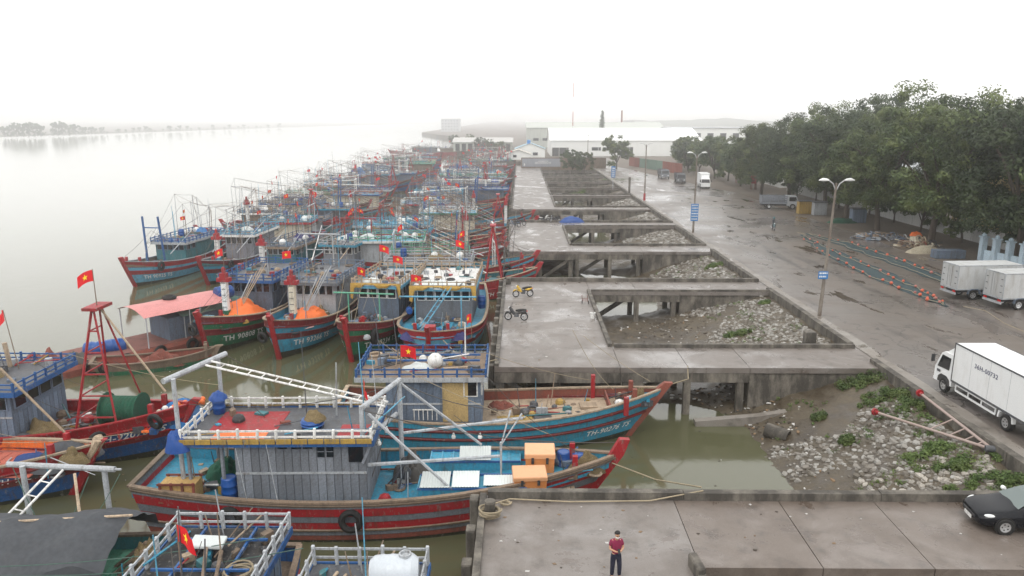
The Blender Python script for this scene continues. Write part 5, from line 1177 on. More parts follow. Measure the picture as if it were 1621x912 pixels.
# bows in over the openings
mid_boat(-6.0, 75.6, 2, 1, 'red', 'palegrey', 'derrick', 'slate', 16, 'TH 91071 TS')
mid_boat(-6.8, 81.6, 3, 1, 'red', 'palegreen', 'gallows', 'wood', 17.5, 'TH 91188 TS')
mid_boat(-11.4, 87.6, 3, 1, 'cyan', 'palegreen', 'tall', 'lightblue', 19.5, 'TH 93021 TS')
mid_boat(-11.6, 93.4, 2, 1, 'blue', 'lightblue', 'post', 'slate', 19)
mid_boat(-12.2, 99.5, 1, 1, 'lightblue', 'lightblue', 'gallows', 'cyan', 20)
mid_boat(-12.4, 105.6, 2, 1)
mid_boat(-7.0, 113.2, 3, 1, 'blue', 'white', 'post', 'cyan', 19); mid_boat(-7.4, 119.4, 3, 1, 'cyan', 'palegrey', 'derrick', None, 19)
y = 103.0
while y < 150: mid_boat(-35.5 + rng.uniform(-3, 1), y, rng.choice([4, 4, 184]), 1 if y < 126 else 0); y += rng.uniform(6.0, 6.8)
y = 126.0
while y < 345: mid_boat(-12.5 + rng.uniform(-.8, .8), y, rng.choice([1, 1, 1, 181]), 0); y += rng.uniform(6.0, 7.0) * (1 if y < 200 else 1.12)
y = 153.0
while y < 300: mid_boat(-35 + rng.uniform(-4, 2) - (y - 150) * .03, y, rng.choice([2, 182]), 0); y += rng.uniform(6.2, 7.4) * (1 if y < 200 else 1.3)
# two big trawlers lying off beyond the raft
for x, y, hd in ((-52, 372, 172), (-40, 384, 176)): mid_boat(x, y, hd, 0, 'red', None, 'gallows', None, 27)

# ================================================================== mooring ropes and the like on the near jetty
def rope(pts, r, mat, label, name='mooring_rope', group='mooring ropes'):
    P_ = [Vector(p) for p in pts]; out = []
    for a, c_ in zip(P_, P_[1:]):
        for i in range(8): out.append(a.lerp(c_, i / 8))
    out.append(P_[-1]); mb = MB(); mb.path(out, r, 5); return tag(mb.build(name, mat, None, True), label, 'rope', group)
rope([A.wp(10.4, -.2, 2.6), (6.0, 30.2, -.5), (7.4, 27.9, .36)], .035, ROPE, 'mooring rope from the red bow down to the jetty kerb')
rope([(7.4, 27.6, .37), (5.2, 27.25, .10), (2, 27.15, .09), (-.4, 27.3, .12), (-1.0, 26.6, .3)], .03, ROPE, 'thin mooring rope lying along the foot of the jetty kerb')
coil((-1.15, 26.0, .06), .42, ROPE, 'thick coil of pale rope round the mooring post', 5, .045); coil((-.55, 27.0, .02), .22, ROPE, 'small knot of rope beside the jetty kerb', 2, .03)
rope([b4.wp(9.3, 1.0, 2.6), (-3.4, 46.8, -.9), (-1.5, 44.6, .25)], .035, ROPE, 'mooring rope from the wide light blue bow to the jetty corner')
rope([Bt.wp(9.3, 0, 3.0), (10.2, 43.0, -.4), (10.4, 44.2, .02)], .035, ROPE, 'mooring rope from the rust red stem to the bridge slab')
# ================================================================== vehicles
CARBLACK = M('black_car_paint', (.006, .007, .010), rough=.10, var=.05, dirt=.06, dcol=(.05, .045, .04), bump=0, spec=.25)
WHITEPAINT = M('white_truck_paint', (.74, .75, .75), rough=.35, var=.03, dirt=.30, dcol=(.36, .32, .27), scale=.8, bump=.02, rnd=0)
GREYBOX = M('worn_grey_box', (.42, .43, .43), rough=.5, var=.06, dirt=.5, dcol=(.20, .17, .13), bump=.05)
CHROME = M('alloy', (.55, .56, .57), rough=.3, metal=.8, var=.05, dirt=.1, bump=0)
LAMPGLASS = M('lamp_glass', (.70, .72, .72), rough=.1, var=.02, dirt=0, bump=0)
NAVY = M('navy_lettering', (.03, .04, .11), rough=.6, var=.1, dirt=.1, bump=0)
TAIL = M('tail_lamp', (.45, .01, .01), rough=.25, var=.05, dirt=.05, bump=0)
def wheel(root, x, y, r, w, z=None, name='wheel', rimmat=None):
    z = r if z is None else z
    mb = MB(); mb.lathe([(r * .62, -w / 2), (r * .9, -w / 2), (r, -w * .35), (r, w * .35), (r * .9, w / 2), (r * .62, w / 2), (r * .62, -w / 2)], 22, (x, y, z), 'y', 0, False); t = mb.build(name, RUBBER, root, True)
    s = -1 if y < 0 else 1; mb = MB(); mb.lathe([(0, -w * .3), (r * .62, -w * .45), (r * .62, w * .45), (0, w * .3)], 18, (x, y, z), 'y')
    mb.build('rim', rimmat or CHROME, t, True)
    mb = MB()
    for k in range(5):
        a = 2 * math.pi * k / 5; mb.lathe([(r * .09, w * .36), (r * .09, w * .43)] if s > 0 else [(r * .09, -w * .43), (r * .09, -w * .36)], 6, (x + r * .36 * math.cos(a), y, z + r * .36 * math.sin(a)), 'y')
    mb.build('rim_hole', RUBBER, t); return t
def box_truck(label, x, y, head, boxmat, cabmat, L=6.6, W=2.1, H=3.05, group='box trucks', texts=(), lines=True):
    """Origin under the middle of the box, +x is forward."""
    t = thing('box_truck', label, 'truck', (x, y, 0), R(head), group); zb = .95
    x0, x1 = -L * .5, L * .5 - 1.75
    mb = MB(); mb.bevbx(x0, x1, -W / 2, W / 2, zb, H, .03); mb.build('cargo_box', boxmat, t)
    rim = P('slate') if lines else P('palegrey')
    mb = MB()
    for s in (-1, 1):
        mb.bx(x0 - .02, x1 + .02, s * W / 2 - .02, s * W / 2 + .02, H - .06, H + .015); mb.bx(x0 - .02, x1 + .02, s * W / 2 - .02, s * W / 2 + .02, zb - .05, zb + .06)
        for xx in (x0, x1): mb.bx(xx - .025, xx + .025, s * W / 2 - .025, s * W / 2 + .025, zb, H)
    for xx in (x0, ): mb.bx(xx - .03, xx + .03, -W / 2, W / 2, H - .07, H + .016); mb.bx(xx - .03, xx + .03, -W / 2, W / 2, zb - .05, zb + .08)
    mb.build('box_edging', rim, t)
    for s in (-1, 1):
        mb = MB(); mb.bx(x0 - .025, x0 - .004, s * .02, s * (W / 2 - .05), zb + .1, H - .09) if s > 0 else mb.bx(x0 - .025, x0 - .004, -(W / 2 - .05), -.02, zb + .1, H - .09); d = mb.build('rear_door', boxmat, t)
        for z in (zb + .5, (zb + H) / 2, H - .5): mb = MB(); mb.bx(x0 - .05, x0 - .026, s * (W / 2 - .25) - .1, s * (W / 2 - .25) + .1, z - .03, z + .03); mb.build('hinge', P('slate'), d)
        mb = MB(); mb.tube((x0 - .05, s * .25, zb + .15), (x0 - .05, s * .25, H - .15), .018, None, 6); mb.build('lock_bar', STEEL, d)
    for k in range(1, 4):
        xx = x0 + (x1 - x0) * k / 4
        for s in (-1, 1): mb = MB(); mb.bx(xx - .008, xx + .008, s * (W / 2 + .001) - .003, s * (W / 2 + .001) + .003, zb + .07, H - .07); mb.build('panel_seam', P('palegrey'), t)
    # chassis, side guards, mudguards, bumper
    mb = MB(); mb.bx(x0 + .1, L * .5 - .2, -.42, .42, .55, .85); mb.build('chassis', P('dark'), t)
    for s in (-1, 1):
        mb = MB(); mb.bx(x0 + 2.4, x1 - .35, s * (W / 2 - .08) - .02, s * (W / 2 - .08) + .02, .78, .86); mb.bx(x0 + 2.4, x1 - .35, s * (W / 2 - .08) - .02, s * (W / 2 - .08) + .02, .45, .55)
        for q in range(4): xx = x0 + 2.4 + (x1 - x0 - 2.75) * q / 3; mb.bx(xx - .04, xx + .04, s * (W / 2 - .08) - .019, s * (W / 2 - .08) + .019, .5, .94)
        mb.build('side_guard', cabmat, t)
        mb = MB(); mb.xprism([(x0 + 1.0, .55), (x0 + 1.05, .85), (x0 + 1.3, .98), (x0 + 1.8, .98), (x0 + 2.1, .85), (x0 + 2.15, .5), (x0 + 2.08, .5), (x0 + 1.98, .82), (x0 + 1.75, .92), (x0 + 1.32, .92), (x0 + 1.12, .82), (x0 + 1.06, .55)], s * (W / 2 - .06) - .14, s * (W / 2 - .06) + .05); mb.build('mudguard', cabmat, t)
        wheel(t, x0 + 1.55, s * (W / 2 - .18), .41, .3); wheel(t, L * .5 - 1.0, s * (W / 2 - .15), .41, .24)
        mb = MB(); mb.bx(x0 - .06, x0 - .02, s * (W / 2 - .28) - .16, s * (W / 2 - .28) + .16, .70, .84); mb.build('tail_lamp', TAIL, t)
    mb = MB(); mb.bx(x0 - .08, x0 + .02, -W / 2 + .05, W / 2 - .05, .5, .68); mb.build('rear_bumper', P('palegrey'), t)
    # cab: profile pushed across, a little narrower at the roof
    cx0, cx1 = x1 + .08, L * .5; prof = [(cx0, .55), (cx1 - .05, .45), (cx1, .62), (cx1 - .02, 1.25), (cx1 - .38, 2.12), (cx1 - .62, 2.26), (cx0, 2.28)]
    hw = W / 2 - .06; v = [(px, -hw if pz < 1.3 else -hw * .91, pz) for px, pz in prof] + [(px, hw if pz < 1.3 else hw * .91, pz) for px, pz in prof]; k = len(prof)
    mb = MB(); mb.add(v, [tuple(range(k)), tuple(range(2 * k - 1, k - 1, -1))] + [(i, k + i, k + (i + 1) % k, (i + 1) % k) for i in range(k)]); mb.build('cab', cabmat, t)
    mb = MB(); mb.add([(cx0, -hw * .85, 2.285), (cx1 - .7, -hw * .8, 2.27), (cx1 - .7, hw * .8, 2.27), (cx0, hw * .85, 2.285), (cx0, -hw * .8, H - .35), (cx0 + .3, -hw * .78, H - .38), (cx0 + .3, hw * .78, H - .38), (cx0, hw * .8, H - .35)], [(4, 5, 6, 7), (0, 1, 5, 4), (1, 2, 6, 5), (2, 3, 7, 6)]); mb.build('wind_deflector', cabmat, t)
    o = .012; mb = MB(); mb.add([(cx1 - .03 + o, -hw * .9, 1.32), (cx1 - .03 + o, hw * .9, 1.32), (cx1 - .36 + o, hw * .82, 2.06), (cx1 - .36 + o, -hw * .82, 2.06)], [(0, 1, 2, 3)]); mb.build('windscreen', GLASS, t)
    for s in (-1, 1):
        mb = MB(); mb.add([(cx0 + .35, s * (hw * .965 + .02), 1.36), (cx1 - .2, s * (hw * .965 + .02), 1.30), (cx1 - .48, s * (hw * .915 + .02), 2.05), (cx0 + .35, s * (hw * .915 + .02), 2.05)], [(0, 1, 2, 3)]); mb.build('side_window', GLASS, t)
        mb = MB(); mb.tube((cx1 - .1, s * hw, 1.9), (cx1 - .02, s * (hw + .17), 1.9), .02, None, 5); mb.bx(cx1 - .06, cx1 + .02, s * (hw + .17) - .09, s * (hw + .17) + .09, 1.5, 1.92); mb.build('wing_mirror', P('dark'), t)
        mb = MB(); mb.bx(cx1 - .02, cx1 + .03, s * (hw - .28) - .18, s * (hw - .28) + .18, .78, .96); mb.build('headlight', LAMPGLASS, t)
        mb = MB(); mb.xprism([(cx0 + .1, .5), (cx0 + .2, .82), (cx0 + .5, .98), (cx0 + 1.0, .98), (cx0 + 1.25, .8), (cx0 + 1.3, .5)], s * (hw + .01) - .02, s * (hw + .01) + .005); mb.build('wheel_arch', P('dark'), t)
        mb = MB(); mb.bx(cx1 - .55, cx1 - .25, s * (hw + .012) - .008, s * (hw + .012) + .008, 1.02, 1.16); mb.build('badge', P('slate'), t)
    mb = MB(); mb.bx(cx1 - .0, cx1 + .02, -.5, .5, .68, .74); mb.bx(cx1 + .0, cx1 + .05, -hw, hw, .45, .62); mb.build('front_bumper', cabmat, t)
    for (side, body, px, pz, size, width) in texts:
        if side == 'l': flat_text('plate_number', body, NAVY, t, (px, W / 2 + .012, pz), (-1, 0, 0), (0, 0, 1), size, .008, width)
        if side == 'rr': flat_text('plate_number', body, NAVY, t, (px, -W / 2 - .012, pz), (1, 0, 0), (0, 0, 1), size, .008, width)
        if side == 'b': flat_text('plate_number', body, NAVY, t, (x0 - .034, px, pz), (0, -1, 0), (0, 0, 1), size, .012, width)
    return t
# the white truck: heading away along the road; its left flank shows
box_truck('white box truck with dark plate numbers parked by the low wall', 24.85, 37.0, 91, WHITEPAINT, WHITEPAINT, L=7.9, W=2.15, H=3.1, texts=(('l', '36H-00732', .4, 2.3, .34, 1.9), ('b', '36H', .78, 2.45, .36, .85), ('b', '00732', .92, 1.98, .36, 1.3)))
def corner_truck(label, u, v, head, L, W, H, **kw):
    q = at(u, v); c_, s_ = math.cos(R(head)), math.sin(R(head)); box_truck(label, q.x + c_ * L / 2 - s_ * W / 2, q.y + s_ * L / 2 + c_ * W / 2, head, GREYBOX, P('bluegrey'), L=L, W=W, H=H, lines=False, **kw)
corner_truck('worn grey box truck parked beside the net spread on the road', 1512, 476, 5, 7.4, 2.1, 3.0, texts=(('rr', '36H-00396', -.9, 2.25, .24, 1.5),))
corner_truck('worn grey box truck parked with its rear by the other grey truck', 1584, 492, 7, 7.2, 2.1, 3.0)
p = at(1116, 298); box_truck('white box truck facing the camera under the trees', p.x, p.y + 1.5, -96, WHITEPAINT, WHITEPAINT, L=6.6, W=2.1, H=3.2, lines=False)
p = at(1085, 292); 
def lorry(label, p, head, bed, cabc, L=6.5, rails=True):
    t = thing('flatbed_lorry', label, 'lorry', p, R(head), 'lorries parked under the trees'); x0, x1 = -L / 2, L / 2 - 1.9
    mb = MB(); mb.bx(x0, x1, -1.05, 1.05, .85, .98); mb.build('bed', P(bed), t)
    for s in (-1, 1):
        for k in range(4): mb = MB(); mb.bx(x0, x1, s * 1.05 - .03, s * 1.05 + .03, 1.1 + k * .3, 1.3 + k * .3); mb.build('side_board', P(bed), t)
        mb = MB()
        for k in range(4): xx = x0 + (x1 - x0) * k / 3; mb.bx(xx - .05, xx + .05, s * 1.1 - .03, s * 1.1 + .03, .9, 2.35)
        mb.build('stake', P(bed), t); wheel(t, x0 + 1.2, s * .9, .45, .3); wheel(t, L / 2 - .9, s * .95, .45, .24)
    mb = MB(); mb.bx(x0 - .04, x0 + .02, -1.0, 1.0, 1.0, 2.2); mb.build('tailboard', P(bed), t)
    mb = MB(); hw = 1.0; prof = [(x1 + .1, .55), (L / 2, .5), (L / 2, 1.3), (L / 2 - .35, 2.2), (x1 + .1, 2.25)]; mb.xprism(prof, -hw, hw); mb.build('cab', P(cabc), t)
    mb = MB(); mb.add([(L / 2 - .02, -.85, 1.36), (L / 2 - .02, .85, 1.36), (L / 2 - .31, .8, 2.1), (L / 2 - .31, -.8, 2.1)], [(0, 1, 2, 3)]); mb.build('windscreen', GLASS, t)
    for s in (-1, 1):
        mb = MB(); mb.add([(x1 + .4, s * 1.012, 1.35), (L / 2 - .2, s * 1.012, 1.35), (L / 2 - .42, s * 1.012, 2.05), (x1 + .4, s * 1.012, 2.05)], [(0, 1, 2, 3)]); mb.build('side_window', GLASS, t)
        mb = MB(); mb.bx(L / 2 - .02, L / 2 + .03, s * .7 - .16, s * .7 + .16, .8, .98); mb.build('headlight', LAMPGLASS, t)
    mb = MB(); mb.bx(x0, L / 2 - .3, -.4, .4, .5, .8); mb.build('chassis', P('dark'), t); return t
lorry('dark stake sided lorry parked behind the white truck', at(1083, 292) + Vector((0, 5, 0)), -96, 'slate', 'slate'); lorry('dark stake sided lorry deep under the trees', at(1062, 287) + Vector((0, 10, 0)), -92, 'slate', 'grey')
lorry('grey stake sided lorry backed under the big trees', at(1232, 330), -8, 'grey', 'palegrey', 6.0)

# black saloon car
def saloon(label, x, y, head):
    t = thing('saloon_car', label, 'car', (x, y, 0), R(head)); S = []
    # stations along the car: x, half width at sill, half width at belt, z sill, z belt(shoulder), z top, half width top
    st = [(2.26, .50, .58, .30, .52, .60, .45), (2.18, .70, .76, .22, .56, .68, .62), (1.9, .80, .84, .20, .62, .78, .70), (1.4, .83, .86, .20, .68, .86, .74), (.95, .84, .865, .20, .74, .93, .74), (.35, .85, .87, .20, .80, 1.30, .60), (-.1, .85, .87, .20, .82, 1.44, .56), (-.7, .85, .87, .20, .83, 1.46, .56), (-1.2, .85, .87, .20, .84, 1.38, .58), (-1.75, .83, .86, .20, .85, 1.02, .68), (-2.1, .78, .82, .24, .82, .96, .68), (-2.28, .66, .72, .34, .74, .86, .6)]
    rows = []
    for (xx, ws, wb, zs, zb_, zt, wt) in st:
        half = [(0, zs), (ws * .9, zs), (ws, zs + .08), (wb, (zs + zb_) * .55), (wb * .99, zb_), (wb * .97 + (wt - wb) * .1, zb_ + (zt - zb_) * .08), (wt, zt - .05 * (1 if zt > 1 else .4)), (wt * .82, zt), (0, zt + .015)]
        rows.append([(xx, -a, z) for a, z in half] + [(xx, a, z) for a, z in half[::-1][1:]])
    mb = MB(); k_ = len(rows[0]); mb.sheet([r + [r[0]] for r in rows]); mb.add(rows[0], [tuple(range(k_))[::-1]]); mb.add(rows[-1], [tuple(range(k_))]); me_ = mb.mesh('body', CARBLACK, False)
    import bmesh; bm_ = bmesh.new(); bm_.from_mesh(me_); bmesh.ops.remove_doubles(bm_, verts=bm_.verts, dist=1e-4); bmesh.ops.recalc_face_normals(bm_, faces=bm_.faces); bm_.to_mesh(me_); bm_.free(); me_.polygons.foreach_set('use_smooth', [True] * len(me_.polygons))
    bo = obj('body', me_, t); sb_ = bo.modifiers.new('smooth', 'SUBSURF'); sb_.levels = 2; sb_.render_levels = 2
    def patch(name, pts, mat, push=.012):
        mb = MB(); pts = [Vector(q) for q in pts]; nrm = (pts[1] - pts[0]).cross(pts[2] - pts[0]).normalized(); ctr = Vector((0, 0, .7))
        if nrm.dot(pts[0] - ctr) < 0: nrm = -nrm
        mb.add([q + nrm * push for q in pts], [tuple(range(len(pts)))]); return mb.build(name, mat, t)
    CG = M('car_glass', (.10, .13, .125), rough=.06, var=.02, dirt=0, bump=0, spec=.8)
    patch('windscreen', [(.93, -.70, .96), (.93, .70, .96), (.38, .55, 1.28), (.02, .50, 1.42), (.02, -.50, 1.42), (.38, -.55, 1.28)], CG, .02)
    patch('rear_window', [(-1.3, -.52, 1.36), (-1.3, .52, 1.36), (-1.74, .62, 1.05), (-1.74, -.62, 1.05)], CG, .02)
    for s in (-1, 1):
        patch('side_window', [(.62, s * .83, .90), (-.35, s * .84, .91), (-.35, s * .60, 1.38), (.05, s * .61, 1.36)], CG, .03); patch('side_window', [(-.45, s * .84, .91), (-1.35, s * .83, .93), (-1.1, s * .61, 1.32), (-.45, s * .60, 1.38)], CG, .03)
        mb = MB(); mb.lathe([(0, -1), (.5, -.87), (.87, -.5), (1, 0), (.87, .5), (.5, .87), (0, 1)], 14); q = mb.build('headlight', LAMPGLASS, t, True); q.scale = (.27, .10, .075); q.location = (1.96, s * .66, .635); q.rotation_euler = (0, R(14), s * R(-36))
        mb = MB(); mb.bevbx(2.06, 2.17, s * .55 - .12, s * .55 + .12, .31, .37, .02); mb.build('fog_lamp', LAMPGLASS, t)
        mb = MB(); mb.lathe([(0, -.12), (.08, -.08), (.09, 0), (.08, .08), (0, .12)], 10, (.62, s * 1.0, .98), 'y'); mb.build('wing_mirror', LAMPGLASS if s < 0 else CARBLACK, t, True)
        for xx in (1.38, -1.28):
            mb = MB(); mb.lathe([(.365, -.02), (.365, .02)], 20, (xx, s * .845, .33), 'y'); mb.build('wheel_arch', RUBBER, t); wheel(t, xx, s * .80, .315, .21)
        mb = MB(); mb.bx(-.4, -.38, s * .872 - .004, s * .872 + .004, .30, .88); mb.bx(.72, .735, s * .868 - .004, s * .868 + .004, .30, .86); mb.bx(-.4, .72, s * .872 - .003, s * .872 + .003, .285, .295); mb.build('door_gap', RUBBER, t)
        mb = MB(); mb.bx(-.32, -.14, s * .885 - .015, s * .885 + .015, .74, .78); mb.build('door_handle', CARBLACK, t)
        mb = MB(); mb.bx(-2.3, -2.2, s * .55 - .14, s * .55 + .14, .66, .82); mb.build('tail_lamp', TAIL, t)
    mb = MB(); mb.bx(2.2, 2.29, -.45, .45, .44, .52); mb.build('grille', P('dark'), t); mb = MB(); mb.bx(2.285, 2.30, -.26, .26, .29, .42); mb.build('number_plate', P('white'), t)
    return t
saloon('black saloon car parked on the access bridge', 19.35, 25.75, 174)

# motorbikes
def motorbike(label, p, head, fairing, lean=8, helmet=None):
    t = thing('motorbike', label, 'motorbike', p, R(head), 'motorbikes'); t.rotation_euler = (R(lean), 0, R(head))
    for x in (.62, -.62):
        mb = MB(); mb.torus((x, 0, .30), .26, .045, 'y', 20, 8); w = mb.build('wheel', RUBBER, t, True)
        mb = MB(); mb.torus((x, 0, .30), .205, .015, 'y', 18, 5)
        for k in range(6): a = k * math.pi / 3; mb.tube((x, 0, .30), (x + .2 * math.cos(a), 0, .30 + .2 * math.sin(a)), .008, None, 4)
        mb.lathe([(.05, -.05), (.05, .05)], 8, (x, 0, .3), 'y'); mb.build('rim', CHROME, w, True)
        mb = MB(); mb.path([(x - .24 * (1 if x > 0 else 1), 0, .52), (x - .1, 0, .63), (x + .1, 0, .63), (x + .25, 0, .50)], [.03, .055, .055, .03], 6); mb.build('mudguard', fairing if x > 0 else P('dark'), t, True)
    mb = MB(); mb.path([(.45, 0, .95), (.2, 0, .62), (-.05, 0, .50), (-.35, 0, .62), (-.75, 0, .78)], [.06, .08, .10, .10, .05], 7); mb.build('frame', P('dark'), t, True)
    mb = MB(); mb.path([(.52, 0, 1.0), (.38, 0, .78), (.18, 0, .5), (.05, 0, .40)], [.10, .14, .12, .05], 8); mb.build('leg_shield', fairing, t, True)
    mb = MB(); mb.path([(.05, 0, .74), (-.25, 0, .76), (-.55, 0, .80), (-.78, 0, .82)], [.07, .12, .11, .06], 8); mb.build('seat', RUBBER, t, True)
    mb = MB(); mb.path([(-.2, 0, .62), (-.5, 0, .66), (-.82, 0, .74)], [.10, .13, .05], 8); mb.build('side_panel', fairing, t, True)
    mb = MB(); mb.bevbx(-.2, .15, -.12, .12, .26, .46, .04); mb.build('engine', P('slate'), t)
    mb = MB(); mb.tube((.05, -.14, .28), (-.3, -.16, .27), .025, None, 6); mb.tube((-.3, -.16, .27), (-.78, -.18, .40), .05, .045, 8); mb.build('exhaust', CHROME, t, True)
    for s in (-1, 1): mb = MB(); mb.tube((.62, s * .07, .30), (.46, s * .07, .92), .022, None, 6); mb.build('fork', CHROME, t, True)
    mb = MB(); mb.path([(.36, -.34, 1.02), (.44, -.15, 1.04), (.46, 0, 1.02), (.44, .15, 1.04), (.36, .34, 1.02)], .02, 6); mb.build('handlebar', P('dark'), t, True)
    for s in (-1, 1): mb = MB(); mb.tube((.40, s * .26, 1.04), (.36, s * .32, 1.22), .01, None, 4); mb.lathe([(0, -.01), (.055, -.01), (.055, .01), (0, .01)], 10, (.36, s * .33, 1.26), 'x'); mb.build('mirror', P('dark'), t)
    mb = MB(); mb.lathe([(.05, -.06), (.085, .0), (.08, .05), (0, .06)], 10, (.55, 0, .95), 'x'); mb.build('headlight', LAMPGLASS, t, True)
    mb = MB(); mb.bx(-.86, -.80, -.06, .06, .70, .78); mb.build('tail_lamp', TAIL, t); return t
motorbike('black motorbike standing alone on the wet jetty', at(817, 507), 172, P('dark')); motorbike('yellow and black motorbike parked near the jetty kerb', at(828, 470), 190, P('yellow'))
for u, v, hd, c_, lb in ((823, 357, 170, 'dark', 'dark motorbike parked with a pile of others beside the red bow'), (815, 360, 200, 'bluegrey', 'grey motorbike parked against the dark ones'), (861, 351, 10, 'white', 'white scooter parked at the jetty kerb'), (879, 352, 190, 'dark', 'dark motorbike parked between the white scooter and the blue cover')): motorbike(lb, at(u, v), hd, P(c_))
motorbike('dark motorbike ridden along the far pale jetty', at(813, 279), 90, P('dark'), 0)
mound('covered_goods', at(905, 352), 1.9, .8, .9, BLUETARP, 'goods under a dark blue cover beside the parked motorbikes', 'covered goods', None, 81, rough=.1)

# ================================================================== people
def skin_body(name, chain, mat, parent, lvl=1):
    """chain: {key: (pos, radius)}, edges between keys -> one continuous skinned surface."""
    pts, edges = chain; keys = list(pts); me = bpy.data.meshes.new(name); me.from_pydata([pts[k][0] for k in keys], [(keys.index(a), keys.index(c_)) for a, c_ in edges], [])
    me.materials.append(mat); o = obj(name, me, parent); sk_ = o.modifiers.new('skin', 'SKIN'); sk_.use_smooth_shade = True
    for i, k in enumerate(keys): r = pts[k][1]; me.skin_vertices[0].data[i].radius = r if isinstance(r, tuple) else (r, r)
    me.skin_vertices[0].data[0].use_root = True
    ss_ = o.modifiers.new('subsurf', 'SUBSURF'); ss_.levels = lvl; ss_.render_levels = lvl; return o
SKIN = M('skin', (.48, .27, .17), rough=.55, var=.05, dirt=0, bump=0, rnd=0)
def person_standing(label, p, rz, shirt, trousers, mask=True):
    t = thing('person', label, 'person', p, rz); H = 1.70    # faces local -y
    B_ = {'pelvis': ((0, 0, .93), (.12, .085)), 'waist': ((0, .0, 1.06), (.12, .09)), 'chest': ((0, .01, 1.27), (.155, .105)), 'neckb': ((0, .01, 1.43), (.075, .07)), 'neck': ((0, -.02, 1.50), .055), 'head0': ((0, -.055, 1.56), (.07, .085)), 'head1': ((0, -.085, 1.65), (.078, .098)), 'head2': ((0, -.075, 1.73), (.06, .075))}
    E_ = [('pelvis', 'waist'), ('waist', 'chest'), ('chest', 'neckb'), ('neckb', 'neck'), ('neck', 'head0'), ('head0', 'head1'), ('head1', 'head2')]
    for s, nme in ((-1, 'l'), (1, 'r')):
        B_.update({nme + 'hip': ((s * .085, 0, .86), .085), nme + 'knee': ((s * .115 , -.02 if s < 0 else -.05, .49), .066), nme + 'ank': ((s * .12, .02 if s < 0 else -.03, .09), .045), nme + 'toe': ((s * .14, -.15 if s < 0 else -.2, .035), (.04, .03)),
                   nme + 'sh': ((s * .185, .01, 1.39), .062), nme + 'el': ((s * .225, -.02, 1.12), .040), nme + 'wr': ((s * .085, -.23, 1.13), .031), nme + 'palm': ((s * .04, -.285, 1.15), (.036, .022))})
        E_ += [('pelvis', nme + 'hip'), (nme + 'hip', nme + 'knee'), (nme + 'knee', nme + 'ank'), (nme + 'ank', nme + 'toe'), ('chest', nme + 'sh'), (nme + 'sh', nme + 'el'), (nme + 'el', nme + 'wr'), (nme + 'wr', nme + 'palm')]
        for k in range(4):
            a = nme + 'f%d' % k; B_[a] = ((s * (.015 - .004 * k), -.315 + .004 * k, 1.185 - .022 * k), .009); B_[a + 'b'] = ((-s * (.012), -.335, 1.19 - .022 * k), .008); E_ += [(nme + 'palm', a), (a, a + 'b')]
        B_[nme + 'th'] = ((s * .045, -.315, 1.195), .009); E_.append((nme + 'palm', nme + 'th'))
    skin_body('body', (B_, E_), SKIN, t, 2)
    S_ = {'a': ((0, .0, .90), (.172, .125)), 'b': ((0, .0, 1.06), (.165, .12)), 'c': ((0, .01, 1.27), (.168, .12)), 'd': ((0, .01, 1.40), (.14, .10)), 'e': ((0, -.005, 1.475), (.085, .08))}; SE = [('a', 'b'), ('b', 'c'), ('c', 'd'), ('d', 'e')]
    for s, nme in ((-1, 'l'), (1, 'r')): S_[nme + 's'] = ((s * .175, .01, 1.385), .072); S_[nme + 'e'] = ((s * .212, -.01, 1.21), .060); SE += [('c', nme + 's'), (nme + 's', nme + 'e')]
    skin_body('polo_shirt', (S_, SE), shirt, t, 2)
    T_ = {'a': ((0, 0, 1.0), (.15, .112)), 'b': ((0, 0, .88), (.16, .118))}; TE = [('a', 'b')]
    for s, nme in ((-1, 'l'), (1, 'r')): T_[nme + 'h'] = ((s * .095, 0, .80), .105); T_[nme + 'k'] = ((s * .115, -.02 if s < 0 else -.05, .49), .082); T_[nme + 'a'] = ((s * .12, .02 if s < 0 else -.03, .10), .068); TE += [('b', nme + 'h'), (nme + 'h', nme + 'k'), (nme + 'k', nme + 'a')]
    skin_body('trousers', (T_, TE), trousers, t, 2)
    for s in (-1, 1): mb = MB(); y = .02 if s < 0 else -.03; mb.bevbx(s * .13 - .05, s * .13 + .05, y - .2, y + .07, 0, .09, .03); mb.build('shoe', P('black'), t)
    mb = MB()
    rows = [[Vector((0, -.075, 1.705)) + Vector((.098 * math.cos(a) * math.sin(b_), .112 * math.sin(a) * math.sin(b_) + .012, .10 * math.cos(b_))) for a in [2 * math.pi * j / 14 for j in range(15)]] for b_ in [math.pi * .62 * i / 7 for i in range(8)]]
    rows = [[q + Vector((0, .0, -.03 if q.y > -.05 else .035 * (1 if i > 5 else 0))) for q in r] for i, r in enumerate(rows)]; mb.sheet(rows); mb.build('hair', M('black_hair', (.008, .007, .007), rough=.5, var=.2, dirt=0), t, True)
    if mask:
        mb = MB(); rows = [[(.085 * math.sin(a), -.10 - .095 * math.cos(a), z) for a in [R(-75 + 15 * j) for j in range(11)]] for z in (1.555, 1.59, 1.625)]; rows = [[(x * (1 - .18 * (i == 0)), y + .02 * (i == 0), z) for x, y, z in r] for i, r in enumerate(rows)]; mb.sheet(rows); mb.build('face_mask', P('white'), t, True)
    for s in (-1, 1): mb = MB(); mb.lathe([(0, -.012), (.018, 0), (0, .012)], 8, (s * .035, -.178, 1.655), 'y'); mb.build('eye', P('black'), t)
    return t
pp = at(974, 915); person_standing('person in maroon polo shirt and dark trousers looking down at a phone', pp, R(8), M('maroon_polo', (.17, .012, .045), rough=.85, var=.1, dirt=0), M('navy_trousers', (.012, .014, .030), rough=.85, var=.1, dirt=0))
